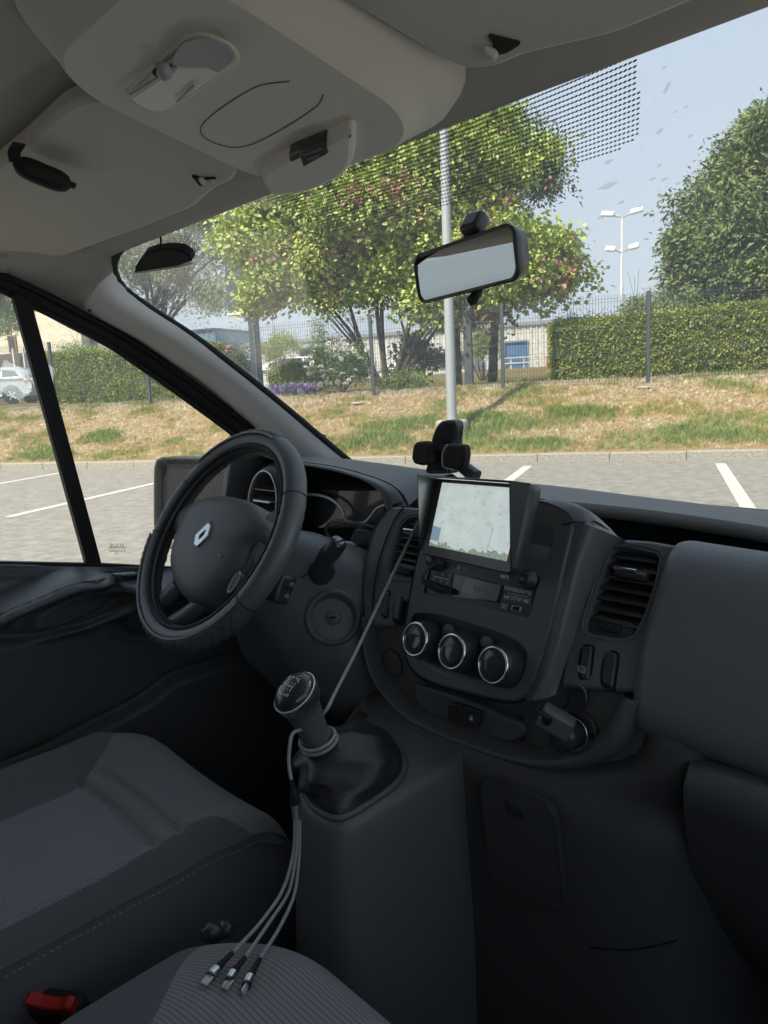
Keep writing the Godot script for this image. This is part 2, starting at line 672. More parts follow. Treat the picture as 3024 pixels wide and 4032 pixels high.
func make_materials():
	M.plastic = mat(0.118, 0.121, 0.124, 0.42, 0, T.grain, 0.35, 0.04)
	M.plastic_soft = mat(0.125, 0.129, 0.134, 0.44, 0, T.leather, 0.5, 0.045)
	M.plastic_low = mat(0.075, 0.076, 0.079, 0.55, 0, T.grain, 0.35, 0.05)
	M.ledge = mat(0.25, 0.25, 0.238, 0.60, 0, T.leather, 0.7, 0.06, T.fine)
	M.panel = mat(0.13, 0.136, 0.145, 0.46, 0, T.ribbed_n, 0.22, 0.017)
	M.smooth_black = mat(0.046, 0.047, 0.049, 0.30)
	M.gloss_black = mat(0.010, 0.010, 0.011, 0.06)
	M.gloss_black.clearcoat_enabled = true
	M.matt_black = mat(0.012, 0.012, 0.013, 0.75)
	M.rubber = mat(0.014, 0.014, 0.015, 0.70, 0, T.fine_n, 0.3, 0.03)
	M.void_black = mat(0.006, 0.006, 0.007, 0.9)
	M.headliner = mat(0.80, 0.765, 0.73, 0.95, 0, T.fine_n, 0.6, 0.05, T.fine)
	M.console_grey = mat(0.80, 0.77, 0.73, 0.70, 0, T.grain, 0.25, 0.03)
	M.pillar = mat(0.84, 0.84, 0.82, 0.62, 0, T.grain, 0.3, 0.03)
	M.trim_bright = mat(0.85, 0.85, 0.85, 0.35, 0.2)
	M.pod = mat(0.14, 0.144, 0.148, 0.45, 0, T.grain, 0.35, 0.04)  # dash plastic copied paler: light on the gear pod put into the colour
	var dirt := mat(0.30, 0.32, 0.34, 0.9)
	dirt.transparency = BaseMaterial3D.TRANSPARENCY_ALPHA
	dirt.albedo_color.a = 0.22
	M.dirt = dirt
	M.visor_dark = mat(0.20, 0.195, 0.185, 0.9)
	M.visor = mat(0.68, 0.655, 0.61, 0.85, 0, T.leather, 0.25, 0.03)
	M.lens = mat(0.90, 0.90, 0.88, 0.18, 0, T.fine_n, 0.3, 0.02)
	M.lens_grey = mat(0.42, 0.42, 0.46, 0.25, 0, T.fine_n, 0.2, 0.02)
	M.cover = mat(0.105, 0.109, 0.117, 0.42, 0, T.leather, 0.5, 0.03)
	M.cover_quilt = mat(0.085, 0.086, 0.090, 0.45, 0, T.leather, 0.7, 0.02)
	M.airbag = mat(0.13, 0.134, 0.14, 0.50, 0, T.leather, 0.55, 0.022)
	M.chrome = mat(0.80, 0.81, 0.82, 0.14, 1.0)
	M.satin = mat(0.62, 0.66, 0.70, 0.32, 1.0)
	M.silver = mat(0.62, 0.63, 0.64, 0.30, 0.6)
	M.stitch = mat(0.34, 0.35, 0.38, 0.7)
	M.cloth = mat(0.70, 0.72, 0.75, 0.95, 0, T.weave_n, 0.7, 0.046, T.weave)
	M.cloth_bench = mat(0.56, 0.545, 0.56, 0.95, 0, T.rib_n, 0.55, 0.046, T.rib)
	M.bolster = mat(0.125, 0.127, 0.137, 0.92, 0, T.fine_n, 0.5, 0.04)
	for k in ["cloth", "cloth_bench"]:
		M[k].uv1_triplanar = false
		M[k].uv1_world_triplanar = false
		M[k].uv1_scale = Vector3.ONE
	for k in ["cloth", "cloth_bench", "bolster"]:
		M[k].rim_enabled = true
		M[k].rim = 0.25
	M.carpet = mat(0.03, 0.03, 0.032, 1.0, 0, T.fine_n, 1.0, 0.03)
	M.boot = mat(0.034, 0.034, 0.037, 0.36, 0, T.leather, 0.6, 0.03)
	M.red = mat(0.52, 0.020, 0.018, 0.40)
	M.print_white = mat(0.88, 0.88, 0.88, 0.6)
	M.print_grey = mat(0.62, 0.62, 0.63, 0.6)
	M.print_dim = mat(0.26, 0.26, 0.26, 0.6)
	M.print_red = mat(0.35, 0.02, 0.015, 0.6)
	M.print_amber = mat(0.35, 0.20, 0.02, 0.6)
	M.lcd = mat(0.19, 0.22, 0.22, 0.10)
	M.white_plastic = mat(0.70, 0.71, 0.70, 0.35)
	M.mirror = mat(0.42, 0.44, 0.43, 0.02, 1.0)
	var g := StandardMaterial3D.new()
	g.transparency = BaseMaterial3D.TRANSPARENCY_ALPHA
	g.albedo_color = Color(0.80, 0.88, 0.86, 0.03)
	g.roughness = 0.0
	g.cull_mode = BaseMaterial3D.CULL_DISABLED
	M.glass = g
	M.frit = mat(0.010, 0.010, 0.014, 0.5)
	var s := StandardMaterial3D.new()
	s.albedo_color = Color(0.02, 0.02, 0.02)
	s.roughness = 0.12
	s.emission_enabled = true
	s.emission = Color(1, 1, 1)
	s.emission_texture = T.monitor
	s.emission_operator = BaseMaterial3D.EMISSION_OP_MULTIPLY
	s.emission_energy_multiplier = 0.45
	M.screen = s
	# outside
	M.asphalt = mat(0.66, 0.65, 0.62, 0.92, 0, T.asphalt_n, 0.5, 1.6, T.asphalt)
	M.paint = mat(0.72, 0.72, 0.69, 0.8, 0, T.fine_n, 0.3, 0.3, T.mottle)
	M.kerb = mat(0.47, 0.45, 0.41, 0.9, 0, T.fine_n, 0.6, 0.7, T.concrete)
	M.concrete = mat(0.55, 0.52, 0.47, 0.9, 0, T.fine_n, 0.6, 0.6, T.concrete)
	M.bank = mat(0.45, 0.42, 0.34, 1.0, 0, T.fine_n, 0.8, 0.9, T.soil)
	M.lawn = mat(0.26, 0.27, 0.10, 1.0, 0, T.fine_n, 0.8, 2.3, T.soil)
	M.zinc = mat(0.60, 0.62, 0.63, 0.5, 0.3, null, 0, 0.2, T.zinc)
	M.fence = mat(0.06, 0.078, 0.088, 0.55, 0.2)
	M.bark = mat(0.15, 0.125, 0.105, 0.95, 0, T.bark_n, 0.8, 0.3, T.bark)
	M.bark_pale = mat(0.22, 0.20, 0.17, 0.95, 0, T.bark_n, 0.8, 0.3, T.bark)
	M.wall_white = mat(0.72, 0.72, 0.69, 0.6, 0, null, 0, 3.0, T.mottle)
	M.wall_blue = mat(0.16, 0.30, 0.42, 0.6, 0, null, 0, 3.0, T.mottle)
	M.roof_grey = mat(0.22, 0.24, 0.26, 0.6)
	M.door_blue = mat(0.04, 0.13, 0.30, 0.5)
	M.cream = mat(0.82, 0.75, 0.60, 0.9, 0, T.fine_n, 0.4, 3.0, T.mottle)
	M.render_grey = mat(0.40, 0.39, 0.37, 0.9, 0, T.fine_n, 0.4, 3.0, T.mottle)
	M.wood_grey = mat(0.23, 0.205, 0.185, 0.9, 0, T.bark_n, 0.4, 0.6, T.bark)
	M.window_dark = mat(0.03, 0.035, 0.04, 0.08)
	M.frame_orange = mat(0.35, 0.14, 0.03, 0.6)
	M.roof_tile = mat(0.20, 0.085, 0.05, 0.8)
	M.sign_blue = mat(0.022, 0.050, 0.11, 0.45)
	M.car_grey = mat(0.34, 0.345, 0.36, 0.30, 0.1)
	M.car_grey.clearcoat_enabled = true
	M.car_white = mat(0.75, 0.76, 0.76, 0.25)
	M.car_white.clearcoat_enabled = true
	M.tyre = mat(0.02, 0.02, 0.02, 0.85)
	M.tail_red = mat(0.40, 0.02, 0.02, 0.2)
	M.car_glass = mat(0.03, 0.045, 0.05, 0.05)
	M.skin = mat(0.42, 0.24, 0.17, 0.6)
	M.hair = mat(0.08, 0.075, 0.07, 0.8)
	M.shirt = mat(0.55, 0.56, 0.58, 0.9)
	M.trousers = mat(0.05, 0.06, 0.09, 0.9)
	M.red_paint = mat(0.45, 0.05, 0.04, 0.5)

# ---------------------------------------------------------------- the cab's shell
var cab

func ws_z(x: float, y: float) -> float:
	return -0.675 - (1.777 - y) * 1.235 + 0.2 * x * x

func header_y(x: float) -> float:
	var a := absf(x)
	return 1.783 - 0.058 * a * a - 0.02 * smoothstep(0.67, 0.78, a)

func build_cab_shell():
	cab = thing("van_cab", "van cab shell with grey cloth roof lining and pale windscreen pillars", "van", Vector3(0, 0.5, 0))
	obj("floor", box(Vector3(0, 0.50, -0.30), Vector3(1.80, 0.04, 2.3), 0.0), M.carpet, cab)
	obj("firewall", box(Vector3(0, 0.86, -1.36), Vector3(1.74, 0.70, 0.04), 0.0), M.carpet, cab)
	obj("bulkhead", box(Vector3(0, 1.19, 0.80), Vector3(1.80, 1.38, 0.04), 0.0), M.headliner, cab)
	obj("roof_skin", box(Vector3(0, 1.925, 0.02), Vector3(1.66, 0.02, 1.58), 0.0), M.white_plastic, cab)
	# roof lining: a curved sheet from the windscreen header back to the bulkhead
	var rows := []
	var sts := [0.0, 0.012, 0.03, 0.06, 0.11, 0.18, 0.27, 0.38, 0.55, 0.8, 1.1, 1.47]
	var lift := [0.0, -0.004, -0.002, 0.010, 0.030, 0.055, 0.072, 0.082, 0.088, 0.09, 0.09, 0.09]
	for i in sts.size():
		var r := []
		for k in 41:
			var x := lerpf(-0.86, 0.86, k / 40.0)
			var hy := header_y(clampf(x, -0.74, 0.74))
			var z0 := ws_z(clampf(x, -0.74, 0.74), hy)
			var side := smoothstep(0.60, 0.86, absf(x))
			var y: float = hy + lift[i] * (1.0 - side * 0.85) - 0.045 * side * side * (0.35 + 0.65 * smoothstep(0.0, 0.3, sts[i]))
			r.append(Vector3(x, y, z0 + sts[i] * (0.78 - z0) / 1.45))
		rows.append(r)
	obj("roof_lining", thicken(rows, 0.012), M.headliner, cab)
	# windscreen pillars (driver side, then the passenger side mirrored)
	var glass_edge := [Vector3(-0.7211,1.7263,-0.6216),Vector3(-0.7427,1.7089,-0.6368),Vector3(-0.7514,1.6908,-0.6565),Vector3(-0.7438,1.6574,-0.7),Vector3(-0.7201,1.6065,-0.7699),Vector3(-0.707,1.5365,-0.8601),Vector3(-0.6995,1.4554,-0.9623),Vector3(-0.6986,1.3802,-1.0555),Vector3(-0.6964,1.3204,-1.1299)]
	var seal_edge := [Vector3(-0.8,1.6657,-0.59),Vector3(-0.8,1.6527,-0.6103),Vector3(-0.8,1.6386,-0.6383),Vector3(-0.8,1.61,-0.6911),Vector3(-0.8,1.5735,-0.7451),Vector3(-0.8,1.5348,-0.8032),Vector3(-0.8,1.4713,-0.8819),Vector3(-0.8,1.4078,-0.9539),Vector3(-0.8,1.3737,-0.988)]
	var mid := []
	var ga := curve(glass_edge, 16)
	var sa := curve(seal_edge, 16)
	var g2 := []
	var s2 := []
	for i in 16:
		mid.append(ga[i].lerp(sa[i], 0.45) + Vector3(0.030, 0.0, 0.018))
		g2.append(ga[i].lerp(sa[i], 0.08) + Vector3(0.008, 0, 0.006))
		s2.append(ga[i].lerp(sa[i], 0.88) + Vector3(0.022, -0.004, 0.010))
	var rw := patch_rows([ga, g2, mid, s2, sa, shift(sa, Vector3(-0.05, -0.03, 0.0))], 24, 18)
	obj("windscreen_pillar", thicken(rw, -0.006), M.pillar, cab)
	var mr := []
	for r in rw:
		var q := []
		for p in r: q.append(Vector3(-p.x, p.y, p.z))
		mr.append(q)
	obj("windscreen_pillar", thicken(mr, 0.006), M.pillar, cab)
	# the lining's corner piece above the pillar, up to the door opening
	var e0 := [Vector3(-0.6541,1.7531,-0.6089),Vector3(-0.6852,1.7443,-0.6115),Vector3(-0.7232,1.7267,-0.6225)]
	var c0 := [Vector3(-0.83,1.754,-0.3764) , Vector3(-0.7541,1.7439,-0.4411), Vector3(-0.6884,1.7325,-0.5076), Vector3(-0.667,1.7555,-0.5926), Vector3(-0.6918,1.7406,-0.6123), Vector3(-0.7211,1.7263,-0.6216)]
	var c2 := [Vector3(-0.8,1.758,-0.3429),Vector3(-0.8,1.7254,-0.452),Vector3(-0.8,1.7135,-0.478),Vector3(-0.8,1.6987,-0.5179),Vector3(-0.8,1.6799,-0.5601),Vector3(-0.8,1.6657,-0.59)]
	var c1 := []
	var ca := curve(c0, 14)
	var cb := curve(c2, 14)
	for i in 14: c1.append(ca[i].lerp(cb[i], 0.5) + Vector3(0.022, 0.006, 0.0))
	obj("lining_corner", shell([shift(ca, Vector3(0.0, 0.014, 0.02)), ca, c1, cb, shift(cb, Vector3(-0.05, -0.02, 0))], 24, 14, -0.005), M.headliner, cab)
	obj("pillar_seam", tube(curve([Vector3(-0.772,1.7127,-0.6393),Vector3(-0.772,1.6921,-0.6237),Vector3(-0.772,1.6665,-0.6023),Vector3(-0.772,1.6562,-0.5882)], 10), 0.0022, 6), M.matt_black, cab)
	# black rubber round the glass
	obj("windscreen_seal", tube(curve([Vector3(-0.5904,1.7588,-0.6118),Vector3(-0.6239,1.7564,-0.6065),Vector3(-0.657,1.7496,-0.6065),Vector3(-0.6875,1.7398,-0.6103),Vector3(-0.7188,1.7259,-0.6188),Vector3(-0.7404,1.7084,-0.634),Vector3(-0.7501,1.6906,-0.6532),Vector3(-0.7408,1.6562,-0.6984),Vector3(-0.7183,1.6046,-0.7687),Vector3(-0.7054,1.5346,-0.8589),Vector3(-0.698,1.4536,-0.961),Vector3(-0.6958,1.3794,-1.0532),Vector3(-0.6942,1.3085,-1.1412)], 40), 0.0085, 8), M.rubber, cab)
	# outer body: sill, rear quarter and right-hand side, all closed so that daylight enters by the windows only
	for s in [-1.0, 1.0]:
		obj("body_side", box(Vector3(0.905 * s, 1.19, 0.58), Vector3(0.03, 1.40, 0.44), 0.0), M.white_plastic, cab)
		obj("roof_rail", tube([Vector3(0.83 * s, 1.79, 0.40), Vector3(0.83 * s, 1.79, 0.0), Vector3(0.83 * s, 1.775, -0.3)], 0.05, 8), M.headliner, cab)
		obj("roof_edge", box(Vector3(0.85 * s, 1.875, 0.08), Vector3(0.10, 0.10, 1.40), 0.0), M.white_plastic, cab)
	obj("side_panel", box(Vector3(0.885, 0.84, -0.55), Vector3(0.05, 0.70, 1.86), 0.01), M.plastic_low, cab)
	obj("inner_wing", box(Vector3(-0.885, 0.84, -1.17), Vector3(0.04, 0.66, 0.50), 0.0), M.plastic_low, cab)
	obj("scuttle", box(Vector3(0, 1.195, -1.43), Vector3(1.70, 0.05, 0.20), 0.01), M.matt_black, cab)

# ---------------------------------------------------------------- driver's door
func build_door():
	var d = thing("driver_door", "dark grey driver's door with armrest and split side window", "door", Vector3(-0.87, 0.55, -0.35))
	# trim panel: relief x(z, y) with the armrest shelf, the pull recess and the pocket line
	var arm := [Vector2(1.1304,-0.3458),Vector2(1.1430,-0.3781),Vector2(1.1492,-0.4105),Vector2(1.1590,-0.4609),Vector2(1.1648,-0.4914),Vector2(1.1650,-0.5202),Vector2(1.1573,-0.5480),Vector2(1.1441,-0.5834),Vector2(1.1216,-0.6387),Vector2(1.1149,-0.6782)]
	var low := [Vector2(1.1122,-0.3434),Vector2(1.0877,-0.3711),Vector2(1.0616,-0.3995),Vector2(1.0480,-0.4389),Vector2(1.0418,-0.4809),Vector2(1.0403,-0.5343),Vector2(1.0449,-0.5815),Vector2(1.0516,-0.6309),Vector2(1.0617,-0.6775)]
	var pocket := [Vector2(0.7995,-0.2930),Vector2(0.8191,-0.3428),Vector2(0.8234,-0.3927),Vector2(0.8302,-0.4540),Vector2(0.8431,-0.5194),Vector2(0.8537,-0.5881),Vector2(0.8683,-0.6507),Vector2(0.8921,-0.7065)]
	var rows := []
	for j in 121:
		var r := []
		for k in 131:
			var z := lerpf(-1.0, 0.14, k / 130.0)
			var y := lerpf(1.176 + 0.222 * (z + 0.531), 0.56, j / 120.0)
			var x := -0.845
			var ya := curve_y(arm, z)
			var yl := curve_y(low, z)
			# shelf between the armrest crest and the lower contour
			var inside := smoothstep(ya + 0.012, ya - 0.004, y) * smoothstep(yl - 0.006, yl + 0.022, y)
			x += 0.040 * inside
			var crest := exp(-pow((y - (ya - 0.016)) / 0.018, 2.0))
			x += 0.056 * crest
			# hand recess inside the shelf
			var ez := (z + 0.515) / 0.135
			var ey := (y - (1.096 - 0.02 * ez)) / 0.036
			x -= 0.052 * smoothstep(1.25, 0.75, sqrt(ez * ez + ey * ey))
			# raised pad in the recess
			var pz := (z + 0.512) / 0.075
			var py := (y - (1.094 - 0.02 * ez)) / 0.024
			x += 0.026 * smoothstep(1.25, 0.85, pow(pow(absf(pz), 3.0) + pow(absf(py), 3.0), 0.333))
			# lower pull bowl
			var bz := (z + 0.690) / 0.082
			var by := (y - (1.020 - 0.12 * (z + 0.69) * -1.6)) / 0.030
			var bd := sqrt(bz * bz + by * by)
			x -= 0.030 * smoothstep(1.1, 0.6, bd)
			x += 0.007 * exp(-pow((bd - 1.18) / 0.16, 2.0))
			# map pocket bulges inwards below its line
			var yp := curve_y(pocket, z)
			x += 0.030 * smoothstep(yp + 0.006, yp - 0.012, y)
			x -= 0.010 * exp(-pow((y - yp - 0.008) / 0.007, 2.0))
			r.append(Vector3(x, y, z))
		rows.append(r)
	obj("door_panel", thicken(rows, -0.02), M.plastic, d)
	# upper door: sill strip and switch
	obj("window_sill", bar([Vector3(-0.862, 1.308, 0.14), Vector3(-0.862, 1.147, -0.6), Vector3(-0.862, 1.048, -1.0)], 0.05, 0.014, Vector3.UP), M.plastic, d)
	obj("waist_seal", bar([Vector3(-0.868, 1.356, 0.3), Vector3(-0.868, 1.158, -0.6), Vector3(-0.868, 1.052, -1.02)], 0.018, 0.014, Vector3.UP), M.rubber, d)
	var sw = obj("window_switch", slab(rounded([Vector3(-0.79,1.1559,-0.588),Vector3(-0.79,1.1485,-0.637),Vector3(-0.79,1.1348,-0.6473),Vector3(-0.79,1.1376,-0.5991)], 0.004), Vector3(0.6, 0.8, 0), 0.02, 0.002), M.plastic, d)
	obj("rocker", slab(rounded([Vector3(-0.785,1.1535,-0.5987),Vector3(-0.785,1.1494,-0.627),Vector3(-0.785,1.1399,-0.6318),Vector3(-0.785,1.1427,-0.6051)], 0.003), Vector3(0.6, 0.8, 0), 0.01, 0.002), M.smooth_black, sw)
	obj("outer_panel", box(Vector3(-0.915, 0.78, -0.40), Vector3(0.02, 0.54, 1.40), 0.0), M.white_plastic, d)
	# frame: upper rail along the pillar, the slanted divider and the panes
	var up := [Vector3(-0.8,1.7488,-0.3154),Vector3(-0.8,1.7075,-0.4498),Vector3(-0.8,1.6768,-0.5153),Vector3(-0.8,1.6437,-0.5762),Vector3(-0.8,1.6127,-0.6353),Vector3(-0.8,1.5724,-0.7004),Vector3(-0.8,1.5129,-0.7829),Vector3(-0.8,1.4398,-0.8788),Vector3(-0.8,1.3853,-0.9518)]
	var upc := curve(up, 40)
	obj("frame_rail", tube(shift(upc, Vector3(-0.012, 0, 0)), 0.019, 10), M.matt_black, d)
	obj("door_seal", tube(shift(curve([Vector3(-0.79,1.7628,-0.3153),Vector3(-0.79,1.7177,-0.4482),Vector3(-0.79,1.6893,-0.5134),Vector3(-0.79,1.6577,-0.574),Vector3(-0.79,1.6274,-0.6328),Vector3(-0.79,1.5888,-0.6975),Vector3(-0.79,1.5305,-0.7794),Vector3(-0.79,1.4588,-0.8746),Vector3(-0.79,1.4069,-0.9412)], 40), Vector3(-0.005, 0, 0)), 0.0075, 8), M.rubber, d)
	obj("seal_lip", tube(shift(curve([Vector3(-0.79,1.7385,-0.312),Vector3(-0.79,1.6937,-0.4451),Vector3(-0.79,1.6642,-0.5031),Vector3(-0.79,1.6311,-0.5708),Vector3(-0.79,1.5981,-0.6294),Vector3(-0.79,1.5523,-0.6934),Vector3(-0.79,1.5013,-0.7628),Vector3(-0.79,1.4186,-0.8706),Vector3(-0.79,1.3863,-0.9093)], 40), Vector3(-0.012, 0, 0)), 0.0055, 8), M.rubber, d)
	obj("window_divider", slab([Vector3(-0.79,1.6898,-0.4643), Vector3(-0.79,1.6736,-0.4956), Vector3(-0.868,1.1567,-0.5974), Vector3(-0.868,1.163,-0.5666)], Vector3(1, 0.1, 0), 0.022, 0.004), M.matt_black, d)
	obj("divider_seal", tube([Vector3(-0.788,1.6803,-0.4663), Vector3(-0.866,1.1647,-0.5689)], 0.0035, 6), M.rubber, d)
	var q := [Vector3(-0.8,1.6707,-0.4961), Vector3(-0.805,1.5547,-0.7008), Vector3(-0.812,1.4922,-0.7872), Vector3(-0.83,1.3589,-0.9691), Vector3(-0.872, 1.055, -1.02), Vector3(-0.872,1.1602,-0.5966)]
	var pane = obj("quarter_pane", slab(q, Vector3(1, 0, 0), 0.004, 0.0003), M.glass, d)
	obj("main_pane", slab([Vector3(-0.80, 1.69, 0.30), Vector3(-0.8,1.6849,-0.4682), Vector3(-0.872,1.1655,-0.5704), Vector3(-0.872, 1.36, 0.30)], Vector3(1, 0, 0), 0.004, 0.0003), M.glass, d)
	# etched maker's mark, seen from inside and so reversed
	var ex := Vector3(-0.868,1.1938,-0.6114) - Vector3(-0.868,1.1871,-0.6472)
	var ey := Vector3(-0.868,1.1999,-0.6307) - Vector3(-0.868,1.1856,-0.6291)
	text("ECEUB", Vector3(-0.868,1.1966,-0.6303), ex, ey, 0.0075, M.visor_dark, pane)
	text("DISC OCEAN 200001", Vector3(-0.868,1.1923,-0.6298), ex, ey, 0.0032, M.visor_dark, pane)
	text("43R 000444", Vector3(-0.868,1.1847,-0.631), ex, ey, 0.0050, M.visor_dark, pane)
	text("19", Vector3(-0.868,1.1798,-0.6284), ex, ey, 0.0045, M.visor_dark, pane)
	# corner trim between door and dashboard, behind the wheel
	obj("corner_trim", slab([Vector3(-0.84, 1.19, -0.86), Vector3(-0.815, 1.40, -0.90), Vector3(-0.80, 1.42, -0.95), Vector3(-0.82, 1.38, -1.16), Vector3(-0.86, 1.19, -1.10)], Vector3(1, 0, 0), 0.02, 0.004), M.plastic, d)

func curve_y(c: Array, z: float) -> float:
	# c holds (y, z) pairs with falling or rising z
	for i in c.size() - 1:
		var a: Vector2 = c[i]
		var b: Vector2 = c[i + 1]
		if (z <= a.y and z >= b.y) or (z >= a.y and z <= b.y):
			var t := (z - a.y) / (b.y - a.y)
			var p: Vector2 = c[maxi(i - 1, 0)]
			var n: Vector2 = c[mini(i + 2, c.size() - 1)]
			return cubic_interpolate(a.x, b.x, p.x, n.x, t)
	return c[0].x if absf(z - c[0].y) < absf(z - c[-1].y) else c[-1].x

# ---------------------------------------------------------------- windscreen
func build_windscreen():
	var w = thing("windscreen", "clear windscreen with a black dotted band at its top", "windscreen", Vector3(0, 1.26, -1.3))
	var rows := []
	for j in 25:
		var r := []
		for k in 41:
			var x := lerpf(-0.80, 0.80, k / 40.0)
			var y := lerpf(1.215, header_y(x) + 0.012, j / 24.0)
			r.append(Vector3(x, y, ws_z(x, y) - 0.004))
		rows.append(r)
	obj("pane", thicken(rows, 0.005), M.glass, w)
	# dotted band printed inside: one dot mesh, many copies
	var band := [Vector2(-0.345, 1.80), Vector2(-0.33, 1.772), Vector2(-0.300, 1.762), Vector2(-0.285, 1.755), Vector2(-0.262, 1.733), Vector2(-0.235, 1.716), Vector2(-0.20, 1.7125), Vector2(0.0, 1.7115), Vector2(0.14, 1.7135), Vector2(0.225, 1.717), Vector2(0.250, 1.722), Vector2(0.262, 1.738), Vector2(0.278, 1.765), Vector2(0.292, 1.782), Vector2(0.31, 1.80)]
	var poly := PackedVector2Array(band)
	var st := nst()
	st.set_smooth_group(-1)
	for k in 8:
		tri(st, Vector3.ZERO, Vector3(cos(TAU * k / 8), sin(TAU * k / 8), 0), Vector3(cos(TAU * (k + 1) / 8), sin(TAU * (k + 1) / 8), 0))
	st.generate_normals()
	var tf := []
	var n := Vector3(0, 1.0, 1.235).normalized()
	var eu := Vector3(0, 1.235, -1.0).normalized() * -1.0
	eu = Vector3(0, 1.0, -0.0) - n * n.y
	eu = eu.normalized()
	var p := 0.0050
	for j in range(-4, 48):
		for i in range(-240, 240):
			var x := (i + (0.5 if j % 2 != 0 else 0.0)) * p
			var y := 1.708 + j * p * 0.62
			var hy := header_y(x)
			if y > hy + 0.008: continue
			var inb := Geometry2D.is_point_in_polygon(Vector2(x, y), poly)
			# a narrow fringe of dots follows the whole top edge
			var fringe: bool = y > hy - 0.006 and absf(x) < 0.62
			if not inb and not fringe: continue
			var top := clampf((y - 1.712) / 0.075, 0, 1)
			var rr := 0.00155 + 0.00070 * top
			tf.append(Transform3D(Basis(Vector3.RIGHT * rr, eu * rr, n * rr), Vector3(x, y, ws_z(x, y) + 0.0025)))
	var mm := MultiMesh.new()
	mm.transform_format = MultiMesh.TRANSFORM_3D
	mm.mesh = st.commit()
	mm.instance_count = tf.size()
	for i in tf.size(): mm.set_instance_transform(i, tf[i])
	var mi := MultiMeshInstance3D.new()
	mi.name = "dotted_band"
	mi.multimesh = mm
	mi.material_override = M.frit
	mi.set_meta("kind", "stuff")
	w.add_child(mi)
	mi.position = -w.position

	# dried splashes on the glass: small irregular flakes of dirt
	var dr := RandomNumberGenerator.new()
	dr.seed = 3
	for q in [[Vector3(0.2056,1.7106,-0.7451), 0.006, 1.4],[Vector3(0.1901,1.693,-0.7681), 0.009, 2.2],[Vector3(0.241,1.689,-0.7686), 0.005, 1.2],[Vector3(0.2525,1.6863,-0.7707), 0.005, 1.4],[Vector3(0.2639,1.6808,-0.7764), 0.004, 1.2],[Vector3(0.2873,1.6853,-0.7682), 0.006, 1.8],[Vector3(0.2702,1.7202,-0.7271), 0.006, 1],[Vector3(0.2998,1.7565,-0.6789), 0.003, 1.4],[Vector3(0.2959,1.7106,-0.7359), 0.004, 1.2],[Vector3(0.1944,1.6773,-0.787), 0.005, 1.3],[Vector3(0.1613,1.6692,-0.7994), 0.005, 1.6],[Vector3(0.2956,1.745,-0.6936), 0.014, 0.35],[Vector3(0.3176,1.6945,-0.7532), 0.007, 0.6],[Vector3(0.2924,1.7288,-0.7139), 0.0025, 1],[Vector3(0.2545,1.6974,-0.7568), 0.004, 1],[Vector3(0.2193,1.6559,-0.8114), 0.0025, 0.5],[Vector3(0.3041,1.7295,-0.7117), 0.003, 1],[Vector3(0.2448,1.7122,-0.7395), 0.002, 1],[Vector3(0.3042,1.6842,-0.7676), 0.0025, 1],[Vector3(0.1506,1.6978,-0.7648), 0.0025, 1.2]]:
		var fl := nst()
		var lp := []
		for k in 11:
			var a := TAU * k / 11
			var rr: float = q[1] * 0.6 * dr.randf_range(0.7, 1.2)
			lp.append(q[0] + Vector3.RIGHT * cos(a) * rr * q[2] + eu * sin(a) * rr)
		cap(fl, lp)
		obj("dirt_flake", fl, M.dirt, w)

